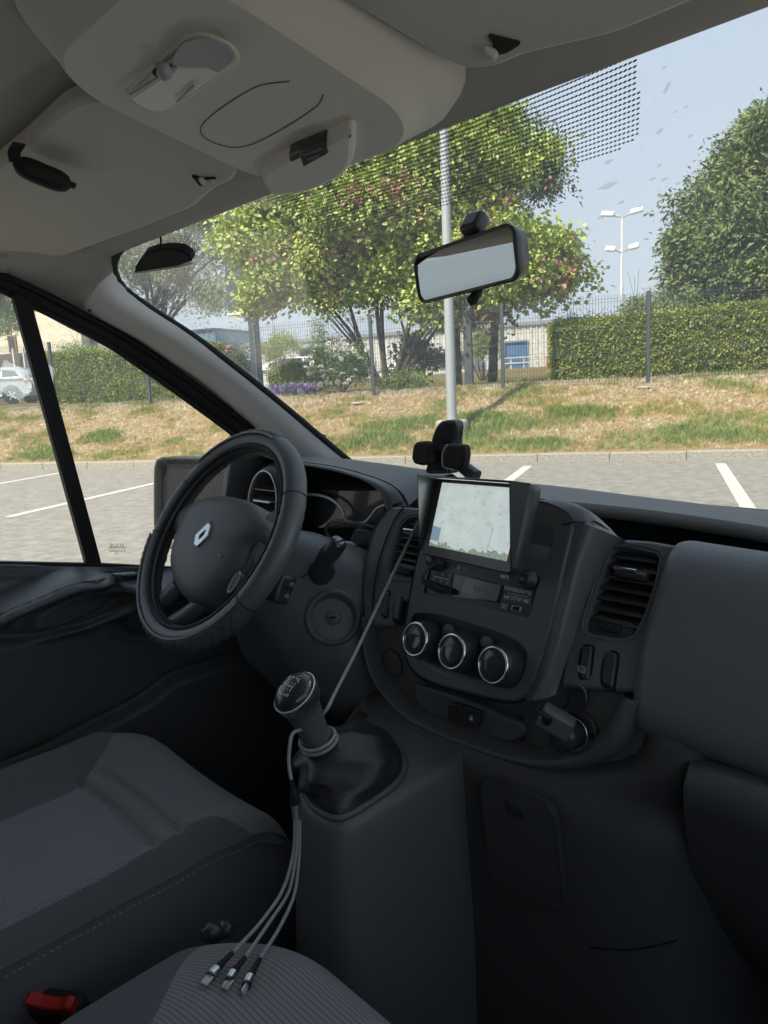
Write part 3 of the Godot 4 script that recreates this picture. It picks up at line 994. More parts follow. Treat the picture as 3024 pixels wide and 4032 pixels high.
# ---------------------------------------------------------------- ceiling fittings
func build_ceiling():
	# overhead console with the lamp
	var c = thing("overhead_console", "grey overhead console with reading lamp and small dark switch", "overhead console", Vector3(0, 1.82, -0.42))
	var o := Vector3(0, 1.782, -0.378)
	var ez := Vector3(0, -0.27, -1.0).normalized()
	var ex := Vector3.RIGHT
	var dn := Vector3(0, -1, 0.27).normalized()
	var ring := func(w: float, zr: float, zf: float, r: float, h: float) -> Array:
		return rloop(o + ez * ((zf + zr) / 2) + dn * h, ex, ez, w, zf - zr, r, 8)
	obj("console_body", loft([ring.call(0.36, -0.15, 0.26, 0.12, -0.075), ring.call(0.33, -0.125, 0.245, 0.11, -0.040), ring.call(0.30, -0.105, 0.225, 0.10, -0.022), ring.call(0.275, -0.092, 0.212, 0.085, -0.013), ring.call(0.262, -0.085, 0.206, 0.078, -0.004), ring.call(0.250, -0.078, 0.20, 0.070, 0.0)], false, true), M.console_grey, c)
	# front beak that hangs down and carries the switch
	var bk := [Vector3(-0.0878,1.7447,-0.516), Vector3(-0.117,1.7358,-0.549), Vector3(-0.1188,1.7326,-0.561), Vector3(-0.0557,1.7292,-0.5736), Vector3(0.0019,1.7311,-0.5664), Vector3(0.0349,1.7355,-0.5503), Vector3(0.0843,1.746,-0.5113), Vector3(0.0035,1.746,-0.5114)]
	obj("console_beak", slab(rounded(shift(bk, dn * 0.014), 0.02, 5), dn, 0.03, 0.006), M.console_grey, c)
	var swp := [Vector3(-0.0196,1.7338,-0.505),Vector3(0.0419,1.7334,-0.5063),Vector3(0.0238,1.7282,-0.5255),Vector3(-0.0452,1.7267,-0.5312)]
	var sw = obj("switch_bezel", slab(rounded(swp, 0.004), dn, 0.012, 0.0015), M.gloss_black, c)
	obj("switch_key", slab(rounded([Vector3(-0.0013,1.7321,-0.5051),Vector3(0.0413,1.7318,-0.5061),Vector3(0.0269,1.7278,-0.5212),Vector3(-0.0224,1.7265,-0.526)], 0.003), dn, 0.006, 0.0012), M.smooth_black, sw)
	var sex := Vector3(0.041,1.7313,-0.5045) - Vector3(0.0043,1.7315,-0.5038)
	var sey := dn.cross(sex).normalized()
	text("PASSENGER", Vector3(0.0155,1.73,-0.5092), sex, sey, 0.0042, M.print_dim, sw)
	text("AIRBAG", Vector3(0.0072,1.7279,-0.5171), sex, sey, 0.0042, M.print_dim, sw)
	# flush lid outline behind the switch
	obj("lid_joint", tube(curve([Vector3(0.0751,1.7643,-0.4418),Vector3(0.0454,1.7674,-0.4303),Vector3(-0.0193,1.7672,-0.4309),Vector3(-0.0667,1.7657,-0.4365),Vector3(-0.0881,1.7631,-0.4461),Vector3(-0.0932,1.7593,-0.4601),Vector3(-0.0842,1.7541,-0.4794),Vector3(-0.0569,1.7519,-0.4877),Vector3(0.0123,1.7524,-0.4856),Vector3(0.0692,1.7543,-0.4789),Vector3(0.0846,1.7563,-0.4714)], 40), 0.0006, 6), M.visor_dark, c)
	# lamp
	var lp := rounded([Vector3(-0.0881,1.7847,-0.3608),Vector3(0.0557,1.7866,-0.3536),Vector3(0.0727,1.7846,-0.3608),Vector3(0.0802,1.7785,-0.3836),Vector3(0.0659,1.7738,-0.4011),Vector3(-0.074,1.7723,-0.4064),Vector3(-0.0916,1.7765,-0.3909)], 0.022, 5)
	obj("lamp_rim", slab(lp, dn, 0.012, 0.003), M.console_grey, c)
	var lens = obj("lamp_lens", slab(shift(inset(oriented(lp, dn), 0.006), dn * 0.004), dn, 0.010, 0.004), M.lens, c)
	obj("lamp_reflector", slab(rounded([Vector3(0.0578,1.7801,-0.3497),Vector3(0.0787,1.7782,-0.3567),Vector3(0.0855,1.7726,-0.3776),Vector3(0.0745,1.7699,-0.3876),Vector3(0.0426,1.7694,-0.3896),Vector3(0.045,1.7718,-0.3804),Vector3(0.0247,1.7749,-0.369),Vector3(0.0171,1.7779,-0.358)], 0.008), dn, 0.002, 0.0005), M.lens_grey, lens)
	obj("lamp_strip", slab([Vector3(-0.0653,1.7771,-0.3598),Vector3(0.0198,1.7763,-0.3629),Vector3(0.018,1.7756,-0.3656),Vector3(-0.0686,1.776,-0.3639)], dn, 0.002, 0.0004), M.lens_grey, lens)
	obj("lamp_strip", slab([Vector3(-0.036,1.7686,-0.3912),Vector3(0.0061,1.7699,-0.3866),Vector3(0.0026,1.7691,-0.3894),Vector3(-0.0327,1.7683,-0.3923)], dn, 0.002, 0.0004), M.lens_grey, lens)
	obj("lamp_switch", lathe([[0.0, 0.010], [0.005, 0.0065], [0.0065, 0.005], [0.0068, 0.0], [0.009, -0.002]], 20, frame(Vector3(0.0072,1.7771,-0.359), ex, dn)), M.lens_grey, lens)
	obj("switch_recess", slab(rounded([Vector3(-0.0119,1.7789,-0.3555),Vector3(0.0039,1.7793,-0.3539),Vector3(0.0171,1.7776,-0.3601),Vector3(0.0125,1.7768,-0.3633),Vector3(-0.0118,1.7767,-0.3636)], 0.004), dn, 0.002, 0.0005), M.matt_black, lens)
	# sun visors
	var vn := Vector3(-0.08, 1, -0.25).normalized() * -1.0
	var vis := rounded([Vector3(-0.8311,1.7765,-0.2862),Vector3(-0.8058,1.7539,-0.3847),Vector3(-0.7281,1.7371,-0.4765),Vector3(-0.6758,1.7318,-0.5144),Vector3(-0.4568,1.7411,-0.5476),Vector3(-0.3211,1.7475,-0.5651),Vector3(-0.2752,1.7526,-0.5594),Vector3(-0.2422,1.7562,-0.5556),Vector3(-0.2111,1.7575,-0.5606),Vector3(-0.1857,1.7617,-0.552),Vector3(-0.1774,1.7675,-0.5313),Vector3(-0.1728,1.776,-0.4985),Vector3(-0.1639,1.7945,-0.4276),Vector3(-0.158,1.8044,-0.3896),Vector3(-0.1783,1.8081,-0.3687),Vector3(-0.2142,1.8079,-0.3579),Vector3(-0.3229,1.8002,-0.3538),Vector3(-0.4791,1.7901,-0.3443),Vector3(-0.7143,1.7815,-0.3033)], 0.02, 3)
	var va = thing("sun_visor", "grey driver's sun visor folded up, carrying a black glasses case", "sun visor", Vector3(-0.45, 1.77, -0.45), "sun visors folded up against the roof")
	obj("visor_board", slab(vis, vn, 0.020, 0.006), M.visor, va)
	obj("visor_clip", visor_clip(false), M.visor, va)
	obj("clip_recess", slab(rounded([Vector3(-0.2376,1.764,-0.5158),Vector3(-0.2338,1.7611,-0.5288),Vector3(-0.2175,1.7596,-0.5402),Vector3(-0.2368,1.7574,-0.5426),Vector3(-0.2548,1.7572,-0.5375)], 0.004), vn, 0.004, 0.001), M.matt_black, va)
	var vb = thing("sun_visor", "grey passenger sun visor folded up above the dotted glass", "sun visor", Vector3(0.45, 1.77, -0.45), "sun visors folded up against the roof")
	var mv := []
	for p in vis: mv.append(Vector3(-p.x, p.y, p.z))
	obj("visor_board", slab(mv, Vector3(0.08, -1, 0.25), 0.020, 0.006), M.visor, vb)
	obj("visor_clip", visor_clip(true), M.visor, vb)
	var rc := []
	for p in [Vector3(-0.2376,1.764,-0.5158),Vector3(-0.2338,1.7611,-0.5288),Vector3(-0.2175,1.7596,-0.5402),Vector3(-0.2368,1.7574,-0.5426),Vector3(-0.2548,1.7572,-0.5375)]: rc.append(Vector3(-p.x, p.y, p.z))
	obj("clip_recess", slab(rounded(rc, 0.004), Vector3(0.08, -1, 0.25), 0.004, 0.001), M.matt_black, vb)
	# glasses case held by a strap on the driver's visor
	var gc = thing("glasses_case", "small black oval glasses case clipped to driver's visor", "glasses case", Vector3(-0.28, 1.745, -0.35))
	var gp := curve([Vector3(-0.3496,1.7808,-0.343),Vector3(-0.3494,1.7767,-0.3594),Vector3(-0.3517,1.771,-0.3813),Vector3(-0.3514,1.7656,-0.4032),Vector3(-0.3505,1.7636,-0.4113)], 14)
	var gr := []
	for i in 14: gr.append(0.0135 * pow(maxf(0.03, 1.0 - pow(absf(i / 13.0 * 2.0 - 1.0), 4.0)), 0.5))
	obj("case", tube(gp, gr, 14), M.rubber, gc)
	obj("hinge", tube([Vector3(-0.3481,1.7645,-0.4087),Vector3(-0.3483,1.763,-0.4144)], 0.004, 8), M.rubber, gc)
	obj("strap", bar(curve([Vector3(-0.3443,1.7808,-0.3445), Vector3(-0.3398,1.7898,-0.3422), Vector3(-0.3219,1.7959,-0.3436)], 8), 0.014, 0.002, Vector3.UP), M.rubber, gc)
	# small antenna box stuck to the glass with its lead
	var ab = thing("antenna_box", "black half-moon antenna box hanging on a lead from windscreen top", "antenna", Vector3(-0.608,1.7065,-0.6581))
	obj("housing", slab(rounded([Vector3(-0.6729,1.7127,-0.6358),Vector3(-0.6609,1.7187,-0.6317),Vector3(-0.6371,1.7259,-0.6289),Vector3(-0.6177,1.7299,-0.6289),Vector3(-0.6093,1.734,-0.6259),Vector3(-0.5829,1.7352,-0.6307),Vector3(-0.5531,1.7341,-0.6388),Vector3(-0.5355,1.7315,-0.6459),Vector3(-0.5243,1.7278,-0.6528),Vector3(-0.5203,1.7212,-0.6617),Vector3(-0.5277,1.7127,-0.6707),Vector3(-0.5695,1.7101,-0.6647)], 0.004, 3), Vector3(0.7, -0.2, 0.7), 0.016, 0.004), M.matt_black, ab)
	obj("foot_edge", bar([Vector3(-0.6687,1.7119,-0.636),Vector3(-0.6154,1.7111,-0.6506),Vector3(-0.5675,1.7098,-0.6636),Vector3(-0.5277,1.7112,-0.6705)], 0.006, 0.0012, Vector3(0.2, -1, 0.2)), M.visor, ab)
	obj("lead", tube(curve([Vector3(-0.5753,1.7354,-0.6401),Vector3(-0.5632,1.742,-0.6348),Vector3(-0.5498,1.7482,-0.6301),Vector3(-0.541,1.7548,-0.6239),Vector3(-0.5373,1.7588,-0.6198)], 14), 0.0018, 8), M.matt_black, ab)
	# rear-view mirror on its stalk
	var rm = thing("rear_view_mirror", "black framed rear-view mirror hanging from the windscreen", "mirror", Vector3(0,1.6856,-0.7779))
	var mc := Vector3(-0.014, 1.638, -0.76)
	var nm := Vector3(-0.185, -0.090, 0.980).normalized()
	var ax := Vector3(0.982, 0.028, 0.187).normalized()
	var ay := nm.cross(ax).normalized()
	var mo := rloop(mc, ax, ay, 0.208, 0.066, 0.017, 6)
	var m2 := rloop(mc, ax, ay, 0.199, 0.057, 0.013, 6)
	var m3 := rloop(mc - nm * 0.022, ax, ay, 0.200, 0.058, 0.018, 6)
	var m4 := rloop(mc - nm * 0.034, ax, ay, 0.15, 0.034, 0.014, 6)
	var fr := nst()
	rows_grid(fr, [m4, m3, shift(mo, -nm * 0.004), mo, m2, shift(m2, -nm * 0.002)], true, 1)
	cap(fr, m4)
	obj("mirror_housing", fr, M.smooth_black, rm)
	var gm := nst()
	cap(gm, shift(m2, -nm * 0.0015))
	obj("mirror_glass", gm, M.mirror, rm)
	obj("mirror_mount", box(Vector3(0.0032,1.6869,-0.7743) + Vector3(0, 0, 0.006), Vector3(0.030, 0.030, 0.022), 0.006, Basis(Vector3.RIGHT, -0.68)), M.smooth_black, rm)
	obj("mirror_stalk", tube([Vector3(0.0066,1.6837,-0.7702), mc - nm * 0.03], 0.009, 10), M.smooth_black, rm)
	obj("dip_lever", tube(curve([mc - ay * 0.028 + ax * 0.012 - nm * 0.012, mc - ay * 0.038 + ax * 0.012 - nm * 0.008, mc - ay * 0.045 + ax * 0.012 + nm * 0.002], 6), [0.008, 0.0075, 0.007, 0.0065, 0.0075, 0.005], 10), M.matt_black, rm)

func visor_clip(mirrored: bool) -> SurfaceTool:
	var st := nst()
	var a := Vector3(-0.2288,1.7599,-0.5233)
	var b := Vector3(-0.2312,1.756,-0.532)
	var c := Vector3(-0.222,1.7576,-0.5386)
	var p := curve([a, b, c], 9)
	if mirrored:
		for i in 9: p[i] = Vector3(-p[i].x, p[i].y, p[i].z)
	return tube(p, [0.0025, 0.0032, 0.0036, 0.0038, 0.0038, 0.0036, 0.0032, 0.003, 0.0025], 10, false, st)

# ---------------------------------------------------------------- dashboard
var dash
const SN := Vector3(0, 0.3051, 0.9523)
const SU := Vector3(0, 0.9523, -0.3051)
const VN := Vector3(0, 0.514, 0.857)
const VU := Vector3(0, 0.857, -0.514)

func face_z(y: float) -> float:
	var ys := [0.2, 0.9, 1.0, 1.05, 1.1, 1.15, 1.197, 1.24, 1.285, 1.33, 1.4]
	var zs := [-0.76, -0.755, -0.75, -0.745, -0.742, -0.748, -0.766, -0.795, -0.822, -0.85, -0.89]
	for i in 10:
		if y <= ys[i + 1]: return lerpf(zs[i], zs[i + 1], (y - ys[i]) / (ys[i + 1] - ys[i]))
	return -0.89

func build_dash():
	dash = thing("dashboard", "black van dashboard with hooded instruments, air vents and passenger panel", "dashboard", Vector3(0, 0.9, -0.9))
	# ledge under the glass
	var base := [Vector3(-0.86, 1.30, -1.06), Vector3(-0.70, 1.290, -1.130), Vector3(-0.548, 1.285, -1.195), Vector3(-0.307, 1.278, -1.275), Vector3(-0.06, 1.262, -1.313), Vector3(0.153, 1.254, -1.320), Vector3(0.40, 1.262, -1.29), Vector3(0.65, 1.29, -1.20), Vector3(0.86, 1.32, -1.06)]
	var lip := [Vector3(-0.86, 1.28, -0.97), Vector3(-0.70, 1.275, -1.00), Vector3(-0.548, 1.27, -1.05), Vector3(-0.32, 1.270, -1.13), Vector3(-0.10, 1.272, -1.155), Vector3(0.10, 1.269, -1.150), Vector3(0.32, 1.267, -1.10), Vector3(0.62, 1.275, -1.02), Vector3(0.86, 1.29, -0.94)]
	var lb := curve(lip, 30)
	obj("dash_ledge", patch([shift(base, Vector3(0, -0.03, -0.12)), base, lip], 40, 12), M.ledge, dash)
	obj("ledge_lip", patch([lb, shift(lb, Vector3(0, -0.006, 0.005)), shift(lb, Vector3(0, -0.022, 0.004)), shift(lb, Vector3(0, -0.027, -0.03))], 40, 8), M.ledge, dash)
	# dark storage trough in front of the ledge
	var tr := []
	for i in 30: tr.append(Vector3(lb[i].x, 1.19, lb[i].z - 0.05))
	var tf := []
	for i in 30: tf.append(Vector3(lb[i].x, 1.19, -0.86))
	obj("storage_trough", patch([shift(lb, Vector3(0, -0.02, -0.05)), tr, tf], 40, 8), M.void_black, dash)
	# instrument hood
	var sil := [Vector3(-0.8327,1.3492,-0.97),Vector3(-0.6641,1.3532,-0.97),Vector3(-0.5295,1.3541,-0.97),Vector3(-0.4461,1.35,-0.97),Vector3(-0.3703,1.3471,-0.97),Vector3(-0.3011,1.3444,-0.97),Vector3(-0.2443,1.339,-0.97)]
	var seam := [Vector3(-0.6211,1.3551,-0.875),Vector3(-0.527,1.3553,-0.875),Vector3(-0.4359,1.3514,-0.875),Vector3(-0.3642,1.3428,-0.875),Vector3(-0.2945,1.3294,-0.875),Vector3(-0.2638,1.3141,-0.875),Vector3(-0.2507,1.2948,-0.875)]
	var opn := [Vector3(-0.5926,1.3529,-0.855),Vector3(-0.4976,1.3529,-0.855),Vector3(-0.4168,1.3474,-0.855),Vector3(-0.3418,1.3355,-0.855),Vector3(-0.3069,1.3233,-0.855),Vector3(-0.29,1.3071,-0.855),Vector3(-0.284,1.2887,-0.855)]
	var back := []
	var sc := curve(sil, 12)
	for i in 12: back.append(Vector3(sc[i].x - 0.04, sc[i].y - 0.12, sc[i].z - 0.20))
	obj("hood_top", patch([back, shift(sc, Vector3(0, -0.032, -0.05)), sc, seam], 40, 16), M.plastic_soft, dash)
	var so := curve(seam, 12)
	var oo := curve(opn, 12)
	var om := []
	for i in 12: om.append(so[i].lerp(oo[i], 0.6) + Vector3(0.002, 0.002, 0.008))
	obj("hood_lip", patch([shift(so, Vector3(0, -0.0025, -0.004)), so, om, oo], 40, 8), M.plastic, dash)
	var inn := shift(oo, Vector3(0, -0.004, -0.10))
	for i in 12: inn[i].x -= 0.012
	obj("hood_lining", patch([oo, inn], 40, 6), M.matt_black, dash)
	obj("hood_seam", tube(curve(seam, 40), 0.0013, 6), M.void_black, dash)
	# left part of the hood behind the wheel
	obj("hood_flank", patch([[Vector3(-0.86, 1.27, -1.12), Vector3(-0.70, 1.28, -1.08), Vector3(-0.56, 1.31, -1.03)], [Vector3(-0.86, 1.32, -0.98), Vector3(-0.72, 1.345, -0.95), so[0]], [Vector3(-0.86, 1.20, -0.93), Vector3(-0.74, 1.22, -0.92), Vector3(-0.62, 1.25, -0.92)], [Vector3(-0.86, 1.02, -0.93), Vector3(-0.74, 1.02, -0.93), Vector3(-0.62, 1.02, -0.93)]], 16, 20), M.plastic, dash)
	# instruments
	var cl = obj("instrument_panel", box(Vector3(-0.435, 1.195, -0.965), Vector3(0.37, 0.22, 0.02), 0.004), M.void_black, dash)
	obj("trim_line", tube(curve([Vector3(-0.7043,1.2707,-0.925),Vector3(-0.636,1.2806,-0.925),Vector3(-0.5928,1.2828,-0.925),Vector3(-0.5563,1.2835,-0.925),Vector3(-0.5215,1.2787,-0.925),Vector3(-0.5,1.2703,-0.925),Vector3(-0.4867,1.2605,-0.925),Vector3(-0.4821,1.25,-0.925),Vector3(-0.4842,1.2425,-0.925),Vector3(-0.4719,1.2391,-0.925),Vector3(-0.4445,1.2386,-0.925),Vector3(-0.4228,1.2417,-0.925),Vector3(-0.406,1.2535,-0.925),Vector3(-0.3865,1.2709,-0.925),Vector3(-0.3632,1.2798,-0.925)], 60), 0.0029, 8), M.trim_bright, cl)
	obj("trim_ring", tube(curve([Vector3(-0.3768,1.238,-0.915),Vector3(-0.422,1.2404,-0.915),Vector3(-0.4738,1.2396,-0.915),Vector3(-0.5023,1.2387,-0.915),Vector3(-0.5228,1.2296,-0.915),Vector3(-0.5298,1.2178,-0.915),Vector3(-0.5223,1.206,-0.915),Vector3(-0.5019,1.1991,-0.915),Vector3(-0.4735,1.1988,-0.915)], 30), 0.0030, 8), M.plastic, cl)
	obj("trim_corner", tube(curve([Vector3(-0.4437,1.2104,-0.88),Vector3(-0.41,1.2118,-0.88),Vector3(-0.4011,1.2086,-0.88),Vector3(-0.4002,1.1896,-0.88)], 16), 0.0026, 8), M.trim_bright, cl)
	obj("display_shelf", slab([Vector3(-0.4455,1.2021,-0.9),Vector3(-0.421,1.2342,-0.9),Vector3(-0.364,1.2368,-0.9),Vector3(-0.3742,1.2048,-0.9)], Vector3(0, 0, 1), 0.01, 0.002), M.smooth_black, cl)
	obj("dial_glass", slab([Vector3(-0.7219,1.2798,-0.938),Vector3(-0.378,1.3034,-0.938),Vector3(-0.3834,1.2335,-0.938),Vector3(-0.7327,1.1968,-0.938)], Vector3(0, 0, 1), 0.002, 0.0004), M.gloss_black, cl)
	# side vent at the door end, an oval collar with a bright edge
	var vc := Vector3(-0.665,1.2684,-0.8722)
	var sv = obj("side_vent", loft([ell(vc + Vector3(0, 0, -0.06), 0.044, 0.060), ell(vc, 0.058, 0.076), ell(vc + Vector3(0, 0, 0.012), 0.054, 0.071), ell(vc + Vector3(0, 0, 0.004), 0.046, 0.062), ell(vc + Vector3(0, 0, -0.04), 0.040, 0.056)], true, true), M.plastic, dash)
	obj("bright_rim", tube(ell(vc + Vector3(0, 0, 0.0135), 0.0515, 0.068), 0.0016, 6, true), M.silver, sv)
	for k in 4:
		obj("slat", box(vc + Vector3(0, 0.03 - k * 0.022, 0.0), Vector3(0.084, 0.003, 0.02), 0.0, Basis(Vector3.RIGHT, 0.3)), M.smooth_black, sv)
	obj("slat_trim", bar([vc + Vector3(-0.03, 0.004, 0.012), vc + Vector3(0.03, 0.004, 0.012)], 0.007, 0.003, Vector3.UP), M.silver, sv)
	# knee panel under the instruments
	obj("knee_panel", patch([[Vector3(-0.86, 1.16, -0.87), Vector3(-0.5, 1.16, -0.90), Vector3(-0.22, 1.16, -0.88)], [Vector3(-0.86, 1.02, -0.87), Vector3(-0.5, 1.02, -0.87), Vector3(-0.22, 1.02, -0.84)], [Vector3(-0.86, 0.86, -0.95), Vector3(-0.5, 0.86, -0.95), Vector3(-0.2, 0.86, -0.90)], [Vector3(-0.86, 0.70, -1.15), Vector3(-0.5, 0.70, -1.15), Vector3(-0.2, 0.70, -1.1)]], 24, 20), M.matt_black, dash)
	obj("foot_bracket", slab([Vector3(-0.4983,1.0487,-0.8),Vector3(-0.4772,1.0531,-0.8),Vector3(-0.4786,1.0166,-0.8),Vector3(-0.4583,0.9923,-0.8),Vector3(-0.4603,0.9755,-0.8),Vector3(-0.4912,0.9972,-0.8)], Vector3(1, 0, 1), 0.02, 0.003), M.plastic_low, dash)
	obj("foot_bracket", slab([Vector3(-0.3949,1.0366,-0.76),Vector3(-0.37,1.0458,-0.76),Vector3(-0.3268,1.0444,-0.76),Vector3(-0.3413,1.0251,-0.76),Vector3(-0.3878,1.0281,-0.76)], Vector3(1, 0.4, 1), 0.03, 0.003), M.plastic_low, dash)
	# stack flanks with the two centre vents
	face_panel([Vector3(-0.2509,1.3006,-0.8304),Vector3(-0.2166,1.3033,-0.832),Vector3(-0.1581,1.3052,-0.8331),Vector3(-0.0952,1.1847,-0.7608),Vector3(-0.1484,1.1763,-0.7558),Vector3(-0.1501,1.1437,-0.7363),Vector3(-0.2095,1.1332,-0.7299),Vector3(-0.2491,1.1858,-0.7615),Vector3(-0.2634,1.2225,-0.7835),Vector3(-0.2689,1.2565,-0.8039),Vector3(-0.2649,1.2785,-0.8171)], [Vector3(-0.1981,1.2925,-0.8255),Vector3(-0.1535,1.2963,-0.8278),Vector3(-0.1131,1.2189,-0.7813),Vector3(-0.1441,1.2046,-0.7728),Vector3(-0.1651,1.2029,-0.7718),Vector3(-0.1971,1.2011,-0.7706),Vector3(-0.2058,1.2163,-0.7798),Vector3(-0.2132,1.2554,-0.8032),Vector3(-0.2117,1.2792,-0.8175)], "left")
	face_panel([Vector3(0.1348,1.2954,-0.8272),Vector3(0.1525,1.2954,-0.8272),Vector3(0.2059,1.2984,-0.829),Vector3(0.2506,1.2965,-0.8279),Vector3(0.244,1.271,-0.8126),Vector3(0.2388,1.2345,-0.7907),Vector3(0.2365,1.1956,-0.7674),Vector3(0.2435,1.1471,-0.7383),Vector3(0.1468,1.1315,-0.7289),Vector3(0.1393,1.184,-0.7604),Vector3(0.1333,1.2458,-0.7975)], [Vector3(0.1571,1.2887,-0.8232),Vector3(0.175,1.2925,-0.8255),Vector3(0.2209,1.289,-0.8234),Vector3(0.2284,1.284,-0.8204),Vector3(0.2317,1.2562,-0.8037),Vector3(0.2294,1.2167,-0.78),Vector3(0.2238,1.1988,-0.7693),Vector3(0.2143,1.1922,-0.7653),Vector3(0.2013,1.1892,-0.7636),Vector3(0.1662,1.1881,-0.7629),Vector3(0.1547,1.1928,-0.7657),Vector3(0.1514,1.2015,-0.7709),Vector3(0.1523,1.2484,-0.7991),Vector3(0.1549,1.277,-0.8162)], "right")
	vent("left")
	vent("right")
	# lower flank under the vents: a sheet following the face
	for s in [[-0.232, -0.10], [0.08, 0.300]]:
		var rw := []
		for j in 14:
			var y := lerpf(1.172, 0.98, j / 13.0)
			var r := []
			for k in 8:
				var x := lerpf(s[0], s[1], k / 7.0)
				r.append(Vector3(x, y, face_z(y) - 0.002))
			rw.append(r)
		obj("lower_flank", thicken(rw, 0.01), M.plastic, dash)
	# cheek: turns back from the left flank to the instruments
	var ck := curve([Vector3(-0.2474,1.3023,-0.8314),Vector3(-0.2509,1.3006,-0.8304),Vector3(-0.2649,1.2785,-0.8171),Vector3(-0.2689,1.2565,-0.8039),Vector3(-0.2634,1.2225,-0.7835),Vector3(-0.2491,1.1858,-0.7615),Vector3(-0.2212,1.1453,-0.7372)], 16)
	obj("stack_cheek", patch([shift(ck, Vector3(0.006, 0.001, 0.0015)), shift(ck, Vector3(-0.003, 0, -0.006)), shift(ck, Vector3(-0.012, 0, -0.05)), shift(ck, Vector3(-0.02, 0, -0.14))], 30, 12), M.plastic_soft, dash)
	obj("cheek_seam", tube(curve([Vector3(-0.2131,1.3026,-0.8285),Vector3(-0.2224,1.2868,-0.8191),Vector3(-0.2262,1.2613,-0.8038),Vector3(-0.226,1.2309,-0.7856),Vector3(-0.2199,1.2018,-0.7681),Vector3(-0.2098,1.1738,-0.7513),Vector3(-0.1969,1.1501,-0.7371)], 30), 0.0014, 6), M.void_black, dash)
	# push switches under the vents
	switch_key([Vector3(-0.1958,1.1828,-0.7562),Vector3(-0.1822,1.1862,-0.7582),Vector3(-0.1785,1.1816,-0.7555),Vector3(-0.1684,1.1532,-0.7384),Vector3(-0.1827,1.1532,-0.7385)], Vector3(-0.1767,1.1619,-0.7401), 1)
	switch_key([Vector3(-0.1654,1.1836,-0.7567),Vector3(-0.1526,1.1856,-0.7579),Vector3(-0.1491,1.1811,-0.7552),Vector3(-0.1412,1.1529,-0.7383),Vector3(-0.1546,1.153,-0.7383),Vector3(-0.1603,1.1657,-0.7459)], Vector3(-0.1504,1.1625,-0.7405), 1)
	switch_key([Vector3(0.1613,1.1788,-0.7538),Vector3(0.1746,1.1805,-0.7548),Vector3(0.1762,1.1734,-0.7505),Vector3(0.1823,1.1461,-0.7342),Vector3(0.1688,1.148,-0.7353),Vector3(0.1648,1.1612,-0.7432)], Vector3(0.1725,1.1566,-0.737), 2)
	switch_key([Vector3(0.1928,1.1791,-0.754),Vector3(0.2069,1.1795,-0.7542),Vector3(0.209,1.1735,-0.7506),Vector3(0.2139,1.146,-0.7341),Vector3(0.1993,1.1475,-0.735),Vector3(0.1948,1.1625,-0.744)], Vector3(0.2051,1.1624,-0.7404), 0)
	# passenger panel: wide padded sheet right of the seam
	var prof := [[1.285, -0.880], [1.298, -0.852], [1.300, -0.833], [1.293, -0.815], [1.272, -0.796], [1.240, -0.776], [1.205, -0.755], [1.172, -0.740], [1.150, -0.733], [1.136, -0.737], [1.128, -0.752], [1.124, -0.80]]
	var pr := []
	for j in prof.size():
		var r := []
		for k in 30:
			var t := pow(k / 29.0, 2.2)
			var x := lerpf(0.242 + 0.004 * smoothstep(1.25, 1.12, prof[j][0]), 0.86, t)
			var zz: float = lerpf(minf(face_z(prof[j][0]) - 0.004, prof[j][1]), prof[j][1], smoothstep(0.0, 0.014, t)) + 0.010 * sin(PI * minf(t * 1.6, 1.0))
			r.append(Vector3(x, 1.289 - (1.300 - prof[j][0]) * 1.05 - 0.010 * t - 0.004 * (1.0 - smoothstep(0.0, 0.01, t)), zz - 0.05 * t * t))
		pr.append(r)
	var cc := []
	for k in 30:
		var col := []
		for j in prof.size(): col.append(pr[j][k])
		cc.append(curve(col, 40))
	var fr := []
	for j in 40:
		var r := []
		for k in 30: r.append(cc[k][j])
		fr.append(r)
	obj("passenger_panel", thicken(fr, -0.012), M.panel, dash)
	# raised corner of the far passenger vent
	obj("corner_vent_hood", loft([ell2(Vector3(0.50, 1.285, -0.86), 0.15, 0.035), ell2(Vector3(0.50, 1.305, -0.865), 0.13, 0.030), ell2(Vector3(0.50, 1.318, -0.87), 0.10, 0.022), ell2(Vector3(0.50, 1.323, -0.87), 0.06, 0.012)], true, true), M.plastic_soft, dash)
	# lower passenger side: knee shelf and footwell
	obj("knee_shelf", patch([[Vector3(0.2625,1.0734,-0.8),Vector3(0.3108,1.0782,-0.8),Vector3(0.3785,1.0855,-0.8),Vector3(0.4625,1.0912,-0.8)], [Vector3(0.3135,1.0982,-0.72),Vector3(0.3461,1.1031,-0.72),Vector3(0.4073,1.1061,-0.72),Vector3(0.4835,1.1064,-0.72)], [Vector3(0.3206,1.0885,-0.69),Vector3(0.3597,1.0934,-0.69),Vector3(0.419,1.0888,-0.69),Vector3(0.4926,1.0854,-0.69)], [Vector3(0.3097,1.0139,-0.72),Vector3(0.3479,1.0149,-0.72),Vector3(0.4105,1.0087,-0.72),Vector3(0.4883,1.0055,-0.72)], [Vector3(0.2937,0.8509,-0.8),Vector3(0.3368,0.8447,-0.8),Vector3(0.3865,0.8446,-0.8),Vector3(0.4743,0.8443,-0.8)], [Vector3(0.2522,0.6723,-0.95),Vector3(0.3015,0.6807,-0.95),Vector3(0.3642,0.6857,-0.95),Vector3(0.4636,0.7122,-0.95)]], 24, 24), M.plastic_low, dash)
	obj("footwell_back", box(Vector3(0.45, 0.85, -1.05), Vector3(0.84, 0.62, 0.03), 0.0), M.carpet, dash)

func ell(c: Vector3, a: float, b: float) -> Array:
	var out := []
	for k in 28:
		var w := TAU * k / 28
		out.append(c + Vector3(cos(w) * a + sin(w) * b * 0.25, sin(w) * b, 0))
	return out

